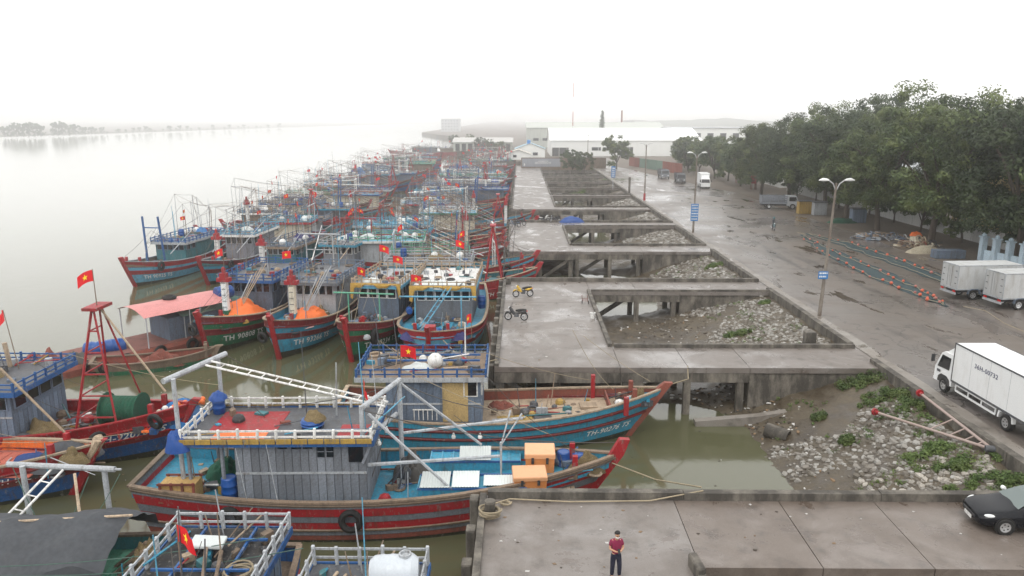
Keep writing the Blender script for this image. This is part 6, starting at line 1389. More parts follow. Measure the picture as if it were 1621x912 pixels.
mb = MB(); mb.bevbx(-.04, .04, -.006, .006, -.08, .08, .006); o = mb.build('mobile_phone', P('black')); o.location = pp + Vector((.045, -.33, 1.20)); o.rotation_euler = (R(-35), 0, R(8)); tag(o, 'black mobile phone held in both hands', 'phone')
# rider on the road, with a scooter
rp = at(1224, 364)
motorbike('motorbike being ridden up the road with its lamp lit', rp, -96, P('teal'), 0)
def rider(label, p, rz, top, bottom, helm):
    t = thing('person', label, 'person', p, rz)      # faces +x
    B_ = {'pelvis': ((-.22, 0, .92), (.14, .16)), 'waist': ((-.18, 0, 1.08), .14), 'chest': ((-.1, 0, 1.28), (.13, .18)), 'neck': ((-.07, 0, 1.46), .06), 'head0': ((-.05, 0, 1.55), .08), 'head1': ((-.05, 0, 1.65), .09)}; E_ = [('pelvis', 'waist'), ('waist', 'chest'), ('chest', 'neck'), ('neck', 'head0'), ('head0', 'head1')]
    for s, nme in ((-1, 'l'), (1, 'r')):
        B_.update({nme + 'hip': ((-.1, s * .12, .88), .10), nme + 'knee': ((.25, s * .2, .80), .075), nme + 'ank': ((.12, s * .2, .40), .05), nme + 'toe': ((.25, s * .21, .36), .04), nme + 'sh': ((-.09, s * .2, 1.38), .065), nme + 'el': ((.1, s * .28, 1.18), .05), nme + 'wr': ((.33, s * .3, 1.08), .038)}); E_ += [('pelvis', nme + 'hip'), (nme + 'hip', nme + 'knee'), (nme + 'knee', nme + 'ank'), (nme + 'ank', nme + 'toe'), ('chest', nme + 'sh'), (nme + 'sh', nme + 'el'), (nme + 'el', nme + 'wr')]
    skin_body('body', (B_, E_), top, t, 1)
    mb = MB(); mb.lathe([(.13, -.06), (.135, .02), (.11, .10), (.05, .145), (0, .15)], 14, (-.05, 0, 1.64)); mb.build('helmet', helm, t, True); return t
rider('person in grey jacket and teal helmet riding a motorbike on the road', rp, R(-96), P('slate'), P('dark'), P('teal')); rider('person riding a dark motorbike along the far pale jetty', at(813, 279), R(90), P('slate'), P('dark'), P('dark'))

mb = MB(); mb.lathe([(0, 0), (.17, 0), (.22, .42), (.24, .42), (.24, .45), (.20, .45), (.16, .04), (0, .04)], 14); o = mb.build('bucket', P('white'), None, True); o.location = at(938, 504); tag(o, 'white plastic bucket beside the kerb of the square opening', 'bucket')
t = thing('hand_trolley', 'small rusty hand trolley parked at the corner of the square opening', 'trolley', at(926, 482), R(80))
for s in (-1, 1): mb = MB(); mb.path([(-.5, s * .22, .9), (-.3, s * .22, .5), (.3, s * .22, .2)], .025, 6); mb.build('side_rail', P('rust'), t, True); wheel(t, .3, s * .27, .14, .06)
for k in range(3): mb = MB(); mb.tube((-.35 + k * .25, -.22, .6 - k * .17), (-.35 + k * .25, .22, .6 - k * .17), .02, None, 5); mb.build('rung', P('rust'), t)
# ================================================================== street furniture
LAMPPOLE = wallconc('lamp_pole_concrete', (.30, .27, .23), (.12, .09, .07))
def street_lamp(label, p, h=10.3, lean=.9, arms=2):
    t = thing('street_lamp', label, 'lamp post', p, 0, 'street lamps along the road'); top = Vector((-lean, 0, h))
    mb = MB(); mb.path([(0, 0, -.1), tuple(top * .5), tuple(top)], [.15, .11, .075], 10); mb.build('pole', LAMPPOLE, t, True)
    for s in ((-1, 1) if arms == 2 else (-1,)):
        mb = MB(); mb.path([top + Vector((0, 0, -.6)), top + Vector((s * .25, 0, -.05)), top + Vector((s * .62, 0, .22))], .045, 7); mb.build('arm', STEEL, t, True)
        mb = MB(); c0 = top + Vector((s * .58, 0, .2)); mb.path([c0, c0 + Vector((s * .15, 0, .03)), c0 + Vector((s * .45, 0, .05)), c0 + Vector((s * .75, 0, .0))], [.05, .10, .13, .04], 9); mb.build('lamp_head', M('lamp_shell', (.66, .67, .66), rough=.35, var=.05, dirt=.2), t, True)
    return t
def blue_sign(label, p, w, h, z, lines, rz=0.0):
    t = thing('road_sign', label, 'sign', p, rz, 'blue signs on the lamp posts')
    mb = MB(); mb.bevbx(-w / 2, w / 2, -.03, .0, z, z + h, .02); mb.build('sign_plate', M('sign_blue', (.02, .16, .42), rough=.4, var=.05, dirt=.15), t)
    for k in range(lines):
        zz = z + h * (1 - (k + .8) / (lines + .3)); mb = MB(); q = -w * .40
        while q < w * .34: ww = rng.uniform(.05, .14); mb.bx(q, q + ww, -.040, -.034, zz, zz + h * .42 / lines); q += ww + .04
        mb.build('sign_line', P('white'), t)
    mb = MB(); mb.bx(-.05, .05, .0, .06, z + h * .2, z + h * .8); mb.build('bracket', STEEL, t)
l1 = at(1297, 500); street_lamp('leaning street lamp post carrying the small wide blue sign', l1, 10.3, -.35)
blue_sign('small wide blue sign high on the leaning lamp post', l1 + Vector((-.12, -.28, 0)), 0.75, .6, 3.0, 2)
l2 = at(1097, 368); street_lamp('street lamp post carrying the tall blue sign', l2, 10.4, .0); blue_sign('tall blue sign with white lines on the lamp post', l2 + Vector((0, -.28, 0)), 1.0, 2.3, 1.6, 6)
l3 = at(1020, 317); street_lamp('slim street lamp post with red painted foot', l3, 10.3, .0)
mb = MB(); mb.lathe([(.22, 0), (.19, 1.3)], 10); o = mb.build('painted_band', P('red')); o.parent = bpy.data.objects[[q.name for q in bpy.data.objects if q.get('label') == 'slim street lamp post with red painted foot'][0]]
l4 = at(930, 262); street_lamp('distant street lamp post beside the banner wall', l4, 10.0, .0)
t = thing('blue_sign_post', 'tall narrow blue sign on a white post by the road wall', 'sign', at(970, 300), 0)
mb = MB(); mb.tube((0, 0, 0), (0, 0, 4.6), .07, .06, 8); mb.build('post', P('palegrey'), t, True); mb = MB(); mb.bx(-.45, .45, -.09, -.05, 2.6, 5.0); mb.build('sign_plate', MATS['sign_blue'], t)
for k in range(5): mb = MB(); mb.bx(-.33 + .03 * (k % 2), .3, -.105, -.095, 2.8 + k * .42, 2.98 + k * .42); mb.build('sign_line', P('white'), t)
# steel pipe A-frame dropped on the bank
PIPE = M('pinkish_pipe', (.30, .235, .21), rough=.5, var=.1, dirt=.3, dcol=(.25, .12, .08))
t = thing('pipe_frame', 'fallen pinkish steel pipe frame with red flanged feet', 'frame')
e0 = atY(1572, 712, 32.6); e1 = at(1385, 652, -.95); e2 = at(1456, 622, -.1); 
def on_bank(u, v, up):
    z = -.8
    for _ in range(12): q = at(u, v, z); z = z * .5 + .5 * (bank_z(min(q.x, 21.6), q.y) + up)
    return at(u, v, z)
e0, e1, e2 = on_bank(1572, 712, .35), on_bank(1385, 652, .55), at(1456, 622, .38)
for q in (e1, e2):
    mb = MB(); mb.tube(e0, q, .075, .07, 9); mb.build('pipe', PIPE, t, True); d = (q - e0).normalized(); mb = MB(); mb.tube(q - d * .04, q + d * .06, .20, None, 12); mb.tube(q - d * .25, q - d * .03, .10, None, 10); mb.build('flange', P('red'), t, True)
for f_ in (.12, .22, .34, .50): mb = MB(); mb.tube(e0.lerp(e1, f_), e0.lerp(e2, f_), .04, None, 6); mb.build('rung', PIPE, t, True)
mb = MB(); mb.tube(e0 + Vector((-.3, .1, .02)), e0 + Vector((.35, -.1, .05)), .16, None, 10); mb.build('hinge', P('slate'), t, True)
# net drying on the road
net = thing('fishing_net', 'long blue green net with orange floats spread along the road', 'net')
NET2 = M('net_sheet', (.030, .055, .062), rough=.95, var=.5, dirt=.4, dcol=(.12, .12, .10), fine=9, bump=.6)
fme = MB().lathe([(0, -.14), (.10, -.10), (.14, 0), (.10, .10), (0, .14)], 10).mesh('float', plastic('net_float_orange', (.50, .10, .05)), True); fme2 = MB().lathe([(0, -.14), (.10, -.10), (.14, 0), (.10, .10), (0, .14)], 10).mesh('float', P('pink'), True)
for bi, (ctr, wl_) in enumerate((([(1268, 372), (1318, 402), (1390, 434), (1460, 466), (1500, 486)], [.5, 2.6, 3.2, 2.0, .3]), ([(1275, 370), (1345, 388), (1420, 414), (1490, 442), (1560, 472)], [.5, 2.6, 3.0, 1.8, .3]))):
    rows = []
    for i in range(61):
        f_ = i / 60 * 4; k = min(3, int(f_)); q = f_ - k; c_ = at(*ctr[k]).lerp(at(*ctr[k + 1]), q); ww = wl_[k] * (1 - q) + wl_[k + 1] * q
        rows.append([(c_.x + ww * (j / 12 - .5) + .35 * nz(i * .3, j * .4 + bi * 7), c_.y + ww * .5 * (j / 12 - .5) + .3 * nz(i * .5, j * .3, 6 + bi), .02 + .14 * abs(nz(i * .8, j * .8, 3 + bi)) * (1 if 0 < j < 12 else 0)) for j in range(13)])
    MB().sheet(rows).build('netting', NET2, net, True)
    for jj in (1, 8):
        pts = [Vector(rows[i][jj]) + Vector((.12 * math.sin(i * .9 + jj), 0, .08)) for i in range(1, 60)]; mb = MB(); mb.path(pts, .025, 4); mb.build('head_rope', ROPE, net, True)
        if jj == 8 or bi == 0:
            for i in range(4, 56, 3): obj('float', fme if (i + jj) % 4 else fme2, net, pts[i] + Vector((random.uniform(-.2, .2), random.uniform(-.2, .2), .06)), None, random.uniform(.7, 1.2))
rope([at(1262, 368), at(1340, 385), at(1420, 415), at(1500, 440), at(1545, 452)], .04, ROPE, 'pale rope running along the edge of the dirt verge', 'long_rope', 'ropes on the road')
rope([at(1525, 485), at(1560, 492), at(1590, 512), at(1621, 525), at(1700, 560)], .03, ROPE, 'thin pale rope trailing across the open road', 'long_rope', 'ropes on the road')
# clutter under the trees
def scrap_heap(p, rx, ry, h, cols, label, seed):
    g = random.Random(seed); t = thing('scrap_heap', label, 'heap', p); mb = MB()
    for i in range(130):
        q = math.sqrt(g.random()); a = g.uniform(0, 6.28); x, y = rx * q * math.cos(a), ry * q * math.sin(a); z = h * (1 - q) * g.uniform(.2, 1); k = g.random(); m_ = g.randrange(len(cols))
        if k < .45: s_ = g.uniform(.12, .5); b_ = g.uniform(0, 3); mb.prism([(x + s_ * math.cos(b_ + c_) * 1.3, y + s_ * math.sin(b_ + c_) * .7) for c_ in (.5, 2.6, 3.6, 5.7)], 0, z + g.uniform(.05, .3), m_)
        elif k < .8: l_ = g.uniform(.4, 1.4); b_ = g.uniform(0, 3.1); mb.tube((x - l_ * math.cos(b_), y - l_ * math.sin(b_), max(.05, z - g.uniform(0, .3))), (x + l_ * math.cos(b_), y + l_ * math.sin(b_), z + g.uniform(.05, .5)), g.uniform(.03, .08), None, 5, m_)
        else: mb.torus((x, y, z + .1), g.uniform(.2, .45), g.uniform(.05, .1), g.choice(['x', 'y', 'z']), 12, 5, m_)
    o = mb.build('scrap', [P(c_) for c_ in cols], t); o['kind'] = 'stuff'
scrap_heap(at(1392, 378), 3.4, 1.4, .9, ['slate', 'grey', 'bluegrey', 'wood', 'palegrey'], 'heap of grey scrap metal under the trees', 3)
scrap_heap(at(1450, 390), 2.6, 1.4, 1.1, ['rust', 'wood', 'palewood', 'slate', 'cream'], 'heap of rusty scrap and timber under the trees', 4)
mound('net_pile', at(1462, 400), 2.0, .8, .8, M('pale_net', (.36, .32, .24), rough=.95, var=.4, dirt=.3, fine=12, bump=.8), 'pale net heap in front of the grey stone planter', 'net', 'net piles', 93); mound('tarpaulin', at(1452, 381) + Vector((0, .5, .6)), .8, .6, .5, ORANGE, 'orange sheet on the rusty scrap heap', 'tarpaulin', None, 94)
mb = MB(); mb.bx(-1.6, 1.6, -.6, .6, 0, .9); o = mb.build('stone_planter', P('bluegrey')); o.location = at(1500, 408); tag(o, 'grey stone planter box beside a tree trunk', 'planter')
for k, (u, v, lb) in enumerate(((1192, 300, 'red water tank stand under the trees'), (1168, 290, 'red oil tank on legs behind the lorries'))):
    t = thing('red_tank', lb, 'tank', at(u, v)); mb = MB(); mb.lathe([(0, 1.3), (.6, 1.32), (.62, 1.5), (.62, 2.9), (.5, 3.0), (0, 3.05)], 14); mb.build('tank', P('red'), t, True); mb = MB()
    for sx in (-1, 1):
        for sy in (-1, 1): mb.bx(sx * .45 - .05, sx * .45 + .05, sy * .45 - .05, sy * .45 + .05, 0, 1.3)
    mb.build('stand', P('rust'), t)
for u, v, c_, lb in ((1296, 340, 'palegrey', 'grey corrugated metal panel hut front under the trees'), (1272, 338, 'ochre', 'dull yellow machine box under the trees'), (1357, 352, 'bluegrey', 'pale blue kiosk box beside a tree trunk')):
    p = at(u, v); t = thing('small_hut', lb, 'hut', p); mb = MB(); mb.bx(-1.0, 1.0, -.6, .6, 0, 2.0); mb.build('wall', P(c_), t); mb = MB(); mb.bx(-1.2, 1.2, -.8, .8, 2.0, 2.12); mb.build('roof', P('slate'), t)
    for k in range(7): mb = MB(); mb.bx(-.95 + k * .29, -.75 + k * .29, -.63, -.602, .1, 1.9); mb.build('panel', P(c_), t)
mb = MB(); q = [(0, 0), (3.2, .3), (3.0, 1.2), (.3, 1.0)]; mound('net_pile', at(1335, 352), 2.5, 1.0, .6, NETG, 'bright green net spread between the tree trunks', 'net', 'net piles', 95)

# gate posts and railing on the right
t = thing('gate_fence', 'white and pale blue gate wall with capped posts behind the grey trucks', 'fence'); p0, p1 = at(1553, 412), at(1640, 432)
for k in range(5):
    p = p0.lerp(p1, k / 4); mb = MB(); mb.bx(p.x - .28, p.x + .28, p.y - .28, p.y + .28, 0, 2.5); mb.bx(p.x - .38, p.x + .38, p.y - .38, p.y + .38, 2.5, 2.65); mb.lathe([(.2, 0), (.24, .18), (.1, .32), (0, .36)], 10, (p.x, p.y, 2.65)); mb.build('post', M('blue_white_wash', (.45, .56, .64), rough=.8, dirt=.4), t)
    if k < 4: q = p0.lerp(p1, (k + 1) / 4); d = (q - p).normalized(); mb = MB(); mb.bar(p + d * .35 + Vector((0, 0, .6)), q - d * .35 + Vector((0, 0, .6)), .2, 1.2); mb.build('wall_panel', M('blue_white_wash', (1, 1, 1)), t)

# ================================================================== buildings
def house(name, label, x0, x1, y0, y1, h, wall, roofc, rise, cat='building', wins=(), ridge='x', group=None):
    t = thing(name, label, cat, ((x0 + x1) / 2, y0, 0), 0, group); cx = (x0 + x1) / 2; w = x1 - x0; d = y1 - y0
    mb = MB(); mb.bx(-w / 2, w / 2, 0, d, -.1, h)
    if ridge == 'y': mb.add([(-w/2, 0, h), (w/2, 0, h), (0, 0, h + rise), (-w/2, d, h), (w/2, d, h), (0, d, h + rise)], [(0, 1, 2), (4, 3, 5)])
    elif rise: mb.add([(-w/2, 0, h), (-w/2, d, h), (-w/2, d/2, h + rise), (w/2, 0, h), (w/2, d, h), (w/2, d/2, h + rise)], [(1, 0, 2), (3, 4, 5)])
    mb.build('wall', wall, t); mb = MB(); o = .5
    if ridge == 'y':
        mb.add([(-w/2-o, -o, h - o * .3), (0, -o, h + rise + .12), (0, d + o, h + rise + .12), (-w/2-o, d + o, h - o * .3), (w/2+o, -o, h - o * .3), (w/2+o, d + o, h - o * .3)], [(0, 1, 2, 3), (1, 4, 5, 2)])
    elif rise: mb.add([(-w/2-o, -o, h - .1), (w/2+o, -o, h - .1), (w/2+o, d/2, h + rise + .12), (-w/2-o, d/2, h + rise + .12), (-w/2-o, d+o, h - .1), (w/2+o, d+o, h - .1)], [(0, 1, 2, 3), (3, 2, 5, 4)])
    else: mb.bx(-w/2-o, w/2+o, -o, d+o, h, h + .3)
    mb.build('roof', roofc, t)
    for (wx0, wx1, wz0, wz1, kind) in wins:
        f = MB(); f.bx(wx0, wx1, -.08, .0, wz0, wz1); f = f.build('door' if kind == 'door' else 'window', P('dark') if kind == 'door' else P('palegrey'), t)
        if kind != 'door': g = MB(); g.bx(wx0 + .1, wx1 - .1, -.11, -.082, wz0 + .1, wz1 - .1); g.build('pane', GLASS, f)
    return t
WSHEET = M('white_cladding', (.72, .73, .71), rough=.5, var=.03, dirt=.15, dcol=(.5, .5, .46), streak=.1, rnd=0); GSHEET = M('grey_green_cladding', (.42, .44, .40), rough=.6, var=.05, dirt=.3, rnd=0, streak=.1); WROOF = M('white_roof', (.76, .77, .76), rough=.45, var=.02, dirt=.1, rnd=0)
w1 = house('warehouse', 'long white clad warehouse at the end of the road', 12.4, 74, 312, 352, 6.4, WSHEET, WROOF, 4.6, 'warehouse', [(-30.2, -23.5, 0, 3.4, 'door'), (-14, -10.2, 2.2, 3.6, 'w'), (-9.4, -6, 2.2, 3.6, 'w'), (-2, 3, 0, 3.6, 'door')])
for k in range(20): mb = MB(); xx = -30.6 + k * 3.22; mb.bx(xx - .07, xx + .07, -.16, -.085, 0, 6.3); mb.build('cladding_rib', WSHEET, w1)
house('warehouse', 'grey green warehouse standing behind the white one', 3.2, 76, 405, 440, 10.4, GSHEET, GSHEET, 2.6, 'warehouse', [(-33, -30, 3.5, 5, 'w'), (-28, -25, 3.5, 5, 'w'), (-23, -20, 3.5, 5, 'w')])
house('warehouse', 'white flat roofed building behind the roadside trees', 72, 120, 360, 390, 10.6, WSHEET, P('palegrey'), 0, 'building', [(k * 6 - 20, k * 6 - 17, 6, 8.4, 'w') for k in range(7)])
BROOF = M('blue_roof', (.22, .38, .46), rough=.5, var=.05, dirt=.2, rnd=0)
house('small_house', 'small white house with pale blue gable roof by the banner wall', -2.0, 9.5, 296, 308, 3.6, WSHEET, BROOF, 2.0, 'house', [(1, 3, 1, 2.2, 'w')], 'y'); house('small_house', 'lower white house with cream gable roof beside the blue roofed one', -5.4, 3.6, 284, 293, 2.2, WSHEET, M('cream_roof', (.55, .52, .45), rough=.6, rnd=0), 1.4, 'house', [(-2, -.6, .8, 1.8, 'w')], 'y')
mb = MB(); mb.lathe([(0, 0), (.7, 0), (.72, .2), (.72, 1.3), (.5, 1.5), (0, 1.55)], 14); o = mb.build('water_tank', plastic('barrel_tank', (.03, .2, .5)), None, True); o.location = (3.2, 298, 5.4); tag(o, 'blue water tank on the small house roof', 'tank'); 
house('shed', 'long low grey boat shed beyond the small houses', -32, -4, 360, 380, 4.2, GSHEET, M('pale_grey_roof', (.45, .44, .42), rough=.6, rnd=0), 1.8, 'shed', [(k * 3 - 13, k * 3 - 11, 0, 3.4, 'door') for k in range(9)])
bl = at(825, 266); br_ = at(888, 266)
t = thing('banner_wall', 'low wall with a grey banner of white lettering at the jetty end', 'wall', (0, 0, 0)); Yb = bl.y
mb = MB(); mb.bx(bl.x, br_.x + 14, Yb, Yb + .35, -.6, 3.2); mb.build('wall', P('wood'), t); mb = MB(); mb.bx(bl.x + .3, br_.x - .2, Yb - .05, Yb - .002, .4, 2.9); q = mb.build('banner', M('banner_grey', (.24, .25, .28), rough=.6, var=.1, dirt=.2, rnd=0), t)
mb = MB(); xx = bl.x + 4.6
for k in range(7): mb.torus((xx + k * .72, Yb - .08, 1.55 + .06 * (k % 2)), .26, .07, 'y', 12, 5)
mb.bx(bl.x + 5.4, bl.x + 8.4, Yb - .1, Yb - .06, 2.05, 2.2); mb.bx(bl.x + .8, bl.x + 1.2, Yb - .1, Yb - .06, .6, 1.4); mb.build('banner_lettering', P('white'), q)
mb = MB(); mb.bx(bl.x - 15, bl.x - .05, Yb + 12, Yb + 12.3, -3, 1.4); o = mb.build('river_wall', KERB); tag(o, 'plain concrete river wall beyond the jetty end', 'wall')
t = thing('gate_hoarding', 'red and green sheet hoarding along the far end of the road', 'fence'); p0, p1 = at(996, 262), at(1080, 276)
for k in range(9):
    a = p0.lerp(p1, k / 9); c_ = p0.lerp(p1, (k + .96) / 9); mb = MB(); mb.bar(a + Vector((0, 0, 1.4)), c_ + Vector((0, 0, 1.4)), .12, 2.9); mb.build('sheet', P('green') if 2 <= k <= 5 and False else (P('rust') if k in (0, 1, 6, 7, 8) else M('grey_green_sheet', (.12, .19, .15), rough=.7)), t)
YW = M('yellow_render', (.50, .40, .20), rough=.85, var=.06, dirt=.35, rnd=0); wn_ = [(k * 3.4 - 10, k * 3.4 - 8.4, z, z + 1.6, 'w') for k in range(6) for z in (1.2, 4.7, 8.0)]
house('house', 'yellow rendered house half hidden behind the big trees', 60, 84, 92, 104, 11, YW, P('rust'), 2.2, 'house', wn_); house('house', 'cream rendered house behind the gate posts', 64, 86, 70, 82, 8.5, M('cream_render', (.50, .46, .36), rough=.85, var=.06, dirt=.35, rnd=0), P('slate'), 2.0, 'house', [w for w in wn_ if w[2] < 7])
house('house', 'brick red shed house behind the parked lorry', 60, 80, 136, 146, 5.5, M('brick_render', (.26, .12, .08), rough=.85, var=.1, dirt=.3), P('palegrey'), 1.8, 'house', [w for w in wn_ if w[2] < 2]); house('house', 'white rendered house behind the far trees', 58, 82, 168, 180, 7, WSHEET, P('rust'), 2.0, 'house', [w for w in wn_ if w[2] < 7])
t = thing('yard_wall', 'stained white yard wall behind the tree trunks', 'wall'); 
for k in range(24): mb = MB(); y_ = 84 + k * 3.2; mb.bx(57 - .12, 57 + .12, y_ + .02, y_ + 3.18, -.05, 1.9 + random.uniform(-.03, .03)); mb.build('wall_panel', M('yard_white', (.40, .40, .39), rough=.85, dirt=.6, dcol=(.1, .09, .07)), t)
# tower block, mast, chimney far off
t = thing('tower_block', 'faint pale apartment block in the haze', 'building', (-86, 900, 0)); mb = MB(); mb.bx(-8, 14, 0, 14, 0, 15); mb.build('wall', M('pale_block', (.55, .56, .58), rough=.8), t)
for i in range(6):
    for j in range(4): mb = MB(); mb.bx(-7 + i * 3.4, -4.8 + i * 3.4, -.1, 0, 1.6 + j * 3.4, 3.6 + j * 3.4); mb.build('window', P('palegrey'), t)
t = thing('radio_mast', 'thin red and white radio mast in the haze', 'mast', (22.5, 330, 0)); 
for k in range(6): mb = MB(); mb.tube((0, 0, k * 6), (0, 0, k * 6 + 6), .16, .14, 6); mb.build('mast_section', P('white' if k % 2 else 'red'), t)
mb = MB(); mb.lathe([(.7, 0), (.5, 20)], 12); o = mb.build('chimney', P('rust'), None, True); o.location = (62, 470, 0); tag(o, 'slim brick chimney behind the white warehouse', 'chimney')

mb = MB(); g_ = random.Random(21)      # scraps of paper, shell and twig dropped on the jetties
for i in range(150):
    y = g_.choice([g_.uniform(21.5, 27.3), g_.uniform(44.5, 69), g_.uniform(86, 110)]); x = g_.uniform(-1.1, 5.8) if g_.random() < .6 else g_.uniform(6.5, 21)
    if x > 6.2 and not any(a + .4 < y < c_ - .5 for a, c_ in ((23.2, 27.8), (43.9, 48.3), (64.7, 69.1), (85.2, 89.6), (106, 110.4))): continue
    s_ = g_.uniform(.02, .08); a = g_.uniform(0, 3); mb.prism([(x + s_ * math.cos(a + q) * g_.uniform(.6, 1.8), y + s_ * math.sin(a + q)) for q in (0, 1.5, 3, 4.6)], .002, .012, g_.choice([0, 0, 1, 2]))
o = mb.build('debris', [M('pale_scrap', (.45, .44, .42)), M('dark_scrap', (.05, .04, .03)), M('brown_scrap', (.18, .12, .07))]); o['kind'] = 'stuff'; o['label'] = 'scraps of litter dropped on the wet jetties'  # jetty_litter
# ================================================================== trees
def leaf_mat(name, dark, light, yellow):
    m, n, l, b = nodes_of(name); g = n.new('ShaderNodeNewGeometry'); oi = n.new('ShaderNodeObjectInfo'); o = mapping(n, l, (1, 1, 1))
    a1 = texnoise(n, l, o, .42, 4); c = mixc(n, l, g.outputs['Random Per Island'], dark, light); c = mixc(n, l, ramp(n, l, a1, [(.42, 0.), (.62, .85)]), c, yellow)
    hs = n.new('ShaderNodeHueSaturation'); l.new(c, hs.inputs['Color']); mr = n.new('ShaderNodeMapRange'); mr.inputs[3].default_value = .75; mr.inputs[4].default_value = 1.35; l.new(oi.outputs['Random'], mr.inputs[0]); l.new(mr.outputs[0], hs.inputs['Value'])
    l.new(hs.outputs[0], b.inputs['Base Color']); b.inputs['Roughness'].default_value = .55; b.inputs['Specular IOR Level'].default_value = .3
    tr = n.new('ShaderNodeBsdfTranslucent'); l.new(hs.outputs[0], tr.inputs[0]); mx = n.new('ShaderNodeMixShader'); mx.inputs[0].default_value = .3; l.new(b.outputs[0], mx.inputs[1]); l.new(tr.outputs[0], mx.inputs[2]); l.new(mx.outputs[0], n['Material Output'].inputs[0]); return m
LEAF = leaf_mat('tree_leaves', (.032, .052, .020), (.085, .12, .045), (.145, .175, .055)); LEAF2 = leaf_mat('dark_leaves', (.026, .044, .020), (.062, .092, .040), (.085, .115, .045)); WEED = leaf_mat('weed_leaves', (.045, .085, .022), (.10, .15, .045), (.15, .19, .06))
BARK = M('bark', (.075, .058, .045), rough=.9, var=.3, dirt=.3, bump=.6, fine=8)
def leaves_mesh(name, centres, rads, per, size, mat, seed, flat=.75):
    g = np.random.default_rng(seed); C = np.repeat(np.array(centres), per, 0); Rr = np.repeat(np.array(rads), per)
    d = g.normal(size=C.shape); d /= np.linalg.norm(d, axis=1)[:, None]; rad = Rr * g.random(len(C)) ** .45
    p = C + d * rad[:, None] * np.array([1, 1, flat]); k = len(p)
    nrm = d + g.normal(size=p.shape) * .6 + np.array([0, 0, .5]); nrm /= np.linalg.norm(nrm, axis=1)[:, None]
    a = np.cross(nrm, g.normal(size=p.shape)); a /= np.linalg.norm(a, axis=1)[:, None]; b_ = np.cross(nrm, a); s = size * g.uniform(.6, 1.3, k)[:, None]
    v = np.stack([p - a * s, p - b_ * s * .5 + nrm * s * .12, p + a * s, p + b_ * s * .5 + nrm * s * .12], 1).reshape(-1, 3)
    me = bpy.data.meshes.new(name); me.vertices.add(4 * k); me.vertices.foreach_set('co', v.ravel()); me.loops.add(4 * k); me.loops.foreach_set('vertex_index', np.arange(4 * k, dtype=np.int32)); me.polygons.add(k); me.polygons.foreach_set('loop_start', np.arange(0, 4 * k, 4, dtype=np.int32))
    me.materials.append(mat); me.update(calc_edges=True); return me
def tree_meshes(seed, H, spread, trunk_h, n_clump, per, size, mat, low=1.9):
    r = random.Random(seed); mb = MB(); cl = []; rads = []
    lean = Vector((r.uniform(-.6, .6), r.uniform(-.6, .6), 0)); fork = Vector((lean.x, lean.y, trunk_h)); mb.path([(0, 0, -.2), (lean.x * .3, lean.y * .3, trunk_h * .5), fork], [H * .024, H * .019, H * .016], 9)
    nb = 6
    for i in range(nb):
        a = 2 * math.pi * i / nb + r.uniform(-.4, .4); rr = spread * r.uniform(.45, .85); e = Vector((math.cos(a) * rr, math.sin(a) * rr, trunk_h + (H - trunk_h) * r.uniform(.45, .85))); mid = fork.lerp(e, .5) + Vector((r.uniform(-.6, .6), r.uniform(-.6, .6), r.uniform(.2, 1.0)))
        mb.path([fork - Vector((0, 0, .3)), mid, e], [H * .011, H * .008, H * .003], 7)
        for k in range(3): q = mid.lerp(e, r.uniform(.1, .8)); e2 = q + Vector((r.uniform(-2, 2), r.uniform(-2, 2), r.uniform(.2, 1.8))); mb.path([q, e2], [H * .005, H * .002], 5); cl.append(e2); rads.append(r.uniform(.8, 1.4) * H / 16)
        cl.append(e); rads.append(r.uniform(1.0, 1.6) * H / 16)
    while len(cl) < n_clump:
        a = r.uniform(0, 2 * math.pi); u = r.uniform(-1, 1); q = r.uniform(.5, 1.0) if r.random() < .8 else r.uniform(.1, .6); ph = math.sqrt(max(0, 1 - u * u)); cz = trunk_h + (H - trunk_h) * .42
        p = Vector((math.cos(a) * spread * ph ** .8 * q, math.sin(a) * spread * ph ** .8 * q, cz + u * ((H - cz) if u > 0 else (cz - low)) * q))
        if nz(p.x * .24 + seed, p.y * .24, p.z * .30) < .0: continue
        cl.append(p); rads.append(r.uniform(.55, 1.65) * H / 16)
    return mb.mesh('trunk', BARK, True), leaves_mesh('crown', cl, rads, per, size, mat, seed)
VAR = [tree_meshes(101 + k, 17, 7.8, 3.8 + .3 * k, 165, 210, .19, LEAF if k % 2 == 0 else LEAF2) for k in range(4)]
VFAR = [tree_meshes(151 + k, 12, 5.8, 2.4, 95, 80, .30, LEAF2 if k % 2 else LEAF, 1.2) for k in range(3)]
VDIST = [tree_meshes(171 + k, 14, 6, 2.5, 50, 34, .7, LEAF2, .8) for k in range(2)]
def tree(variant, label, x, y, s, rz, name='broadleaf_tree', group=None, z=0.0, sz=None):
    t = thing(name, label, 'tree', (x, y, z), rz, group); t.scale = (s, s, sz or s); obj('trunk', variant[0], t); obj('crown', variant[1], t); return t
big = [(50.3, 91, 1.02, 0, 'broad tree whose trunk leans beside the grey stone planter'), (53.5, 79.5, 1.05, 1, 'tallest broad tree behind the blue gate posts'), (49.4, 103, .92, 2, 'broad tree over the heap of grey scrap'), (50.5, 116, 1.0, 3, 'broad tree behind the pale blue kiosk'), (52, 128, 1.0, 0, 'broad tree over the grey metal hut front'), (50.5, 141, .92, 1, 'broad tree over the grey stake sided lorry'), (56, 68, 1.0, 2, 'broad tree hanging over the grey box trucks'), (62, 86, 1.05, 3, 'broad tree in front of the yellow house'), (60, 122, 1.08, 1, 'broad tree behind the huts in the yard'), (49, 153, .85, 2, 'broad tree over the red water tank'), (61, 108, 1.0, 0, 'broad tree between the yellow house and the yard wall')]
for i, (x, y, s, k, lb) in enumerate(big): tree(VAR[k], lb, x, y, s * (1.12 if y < 100 else 1.05), i * 1.3, group='big trees along the road')
k = 0
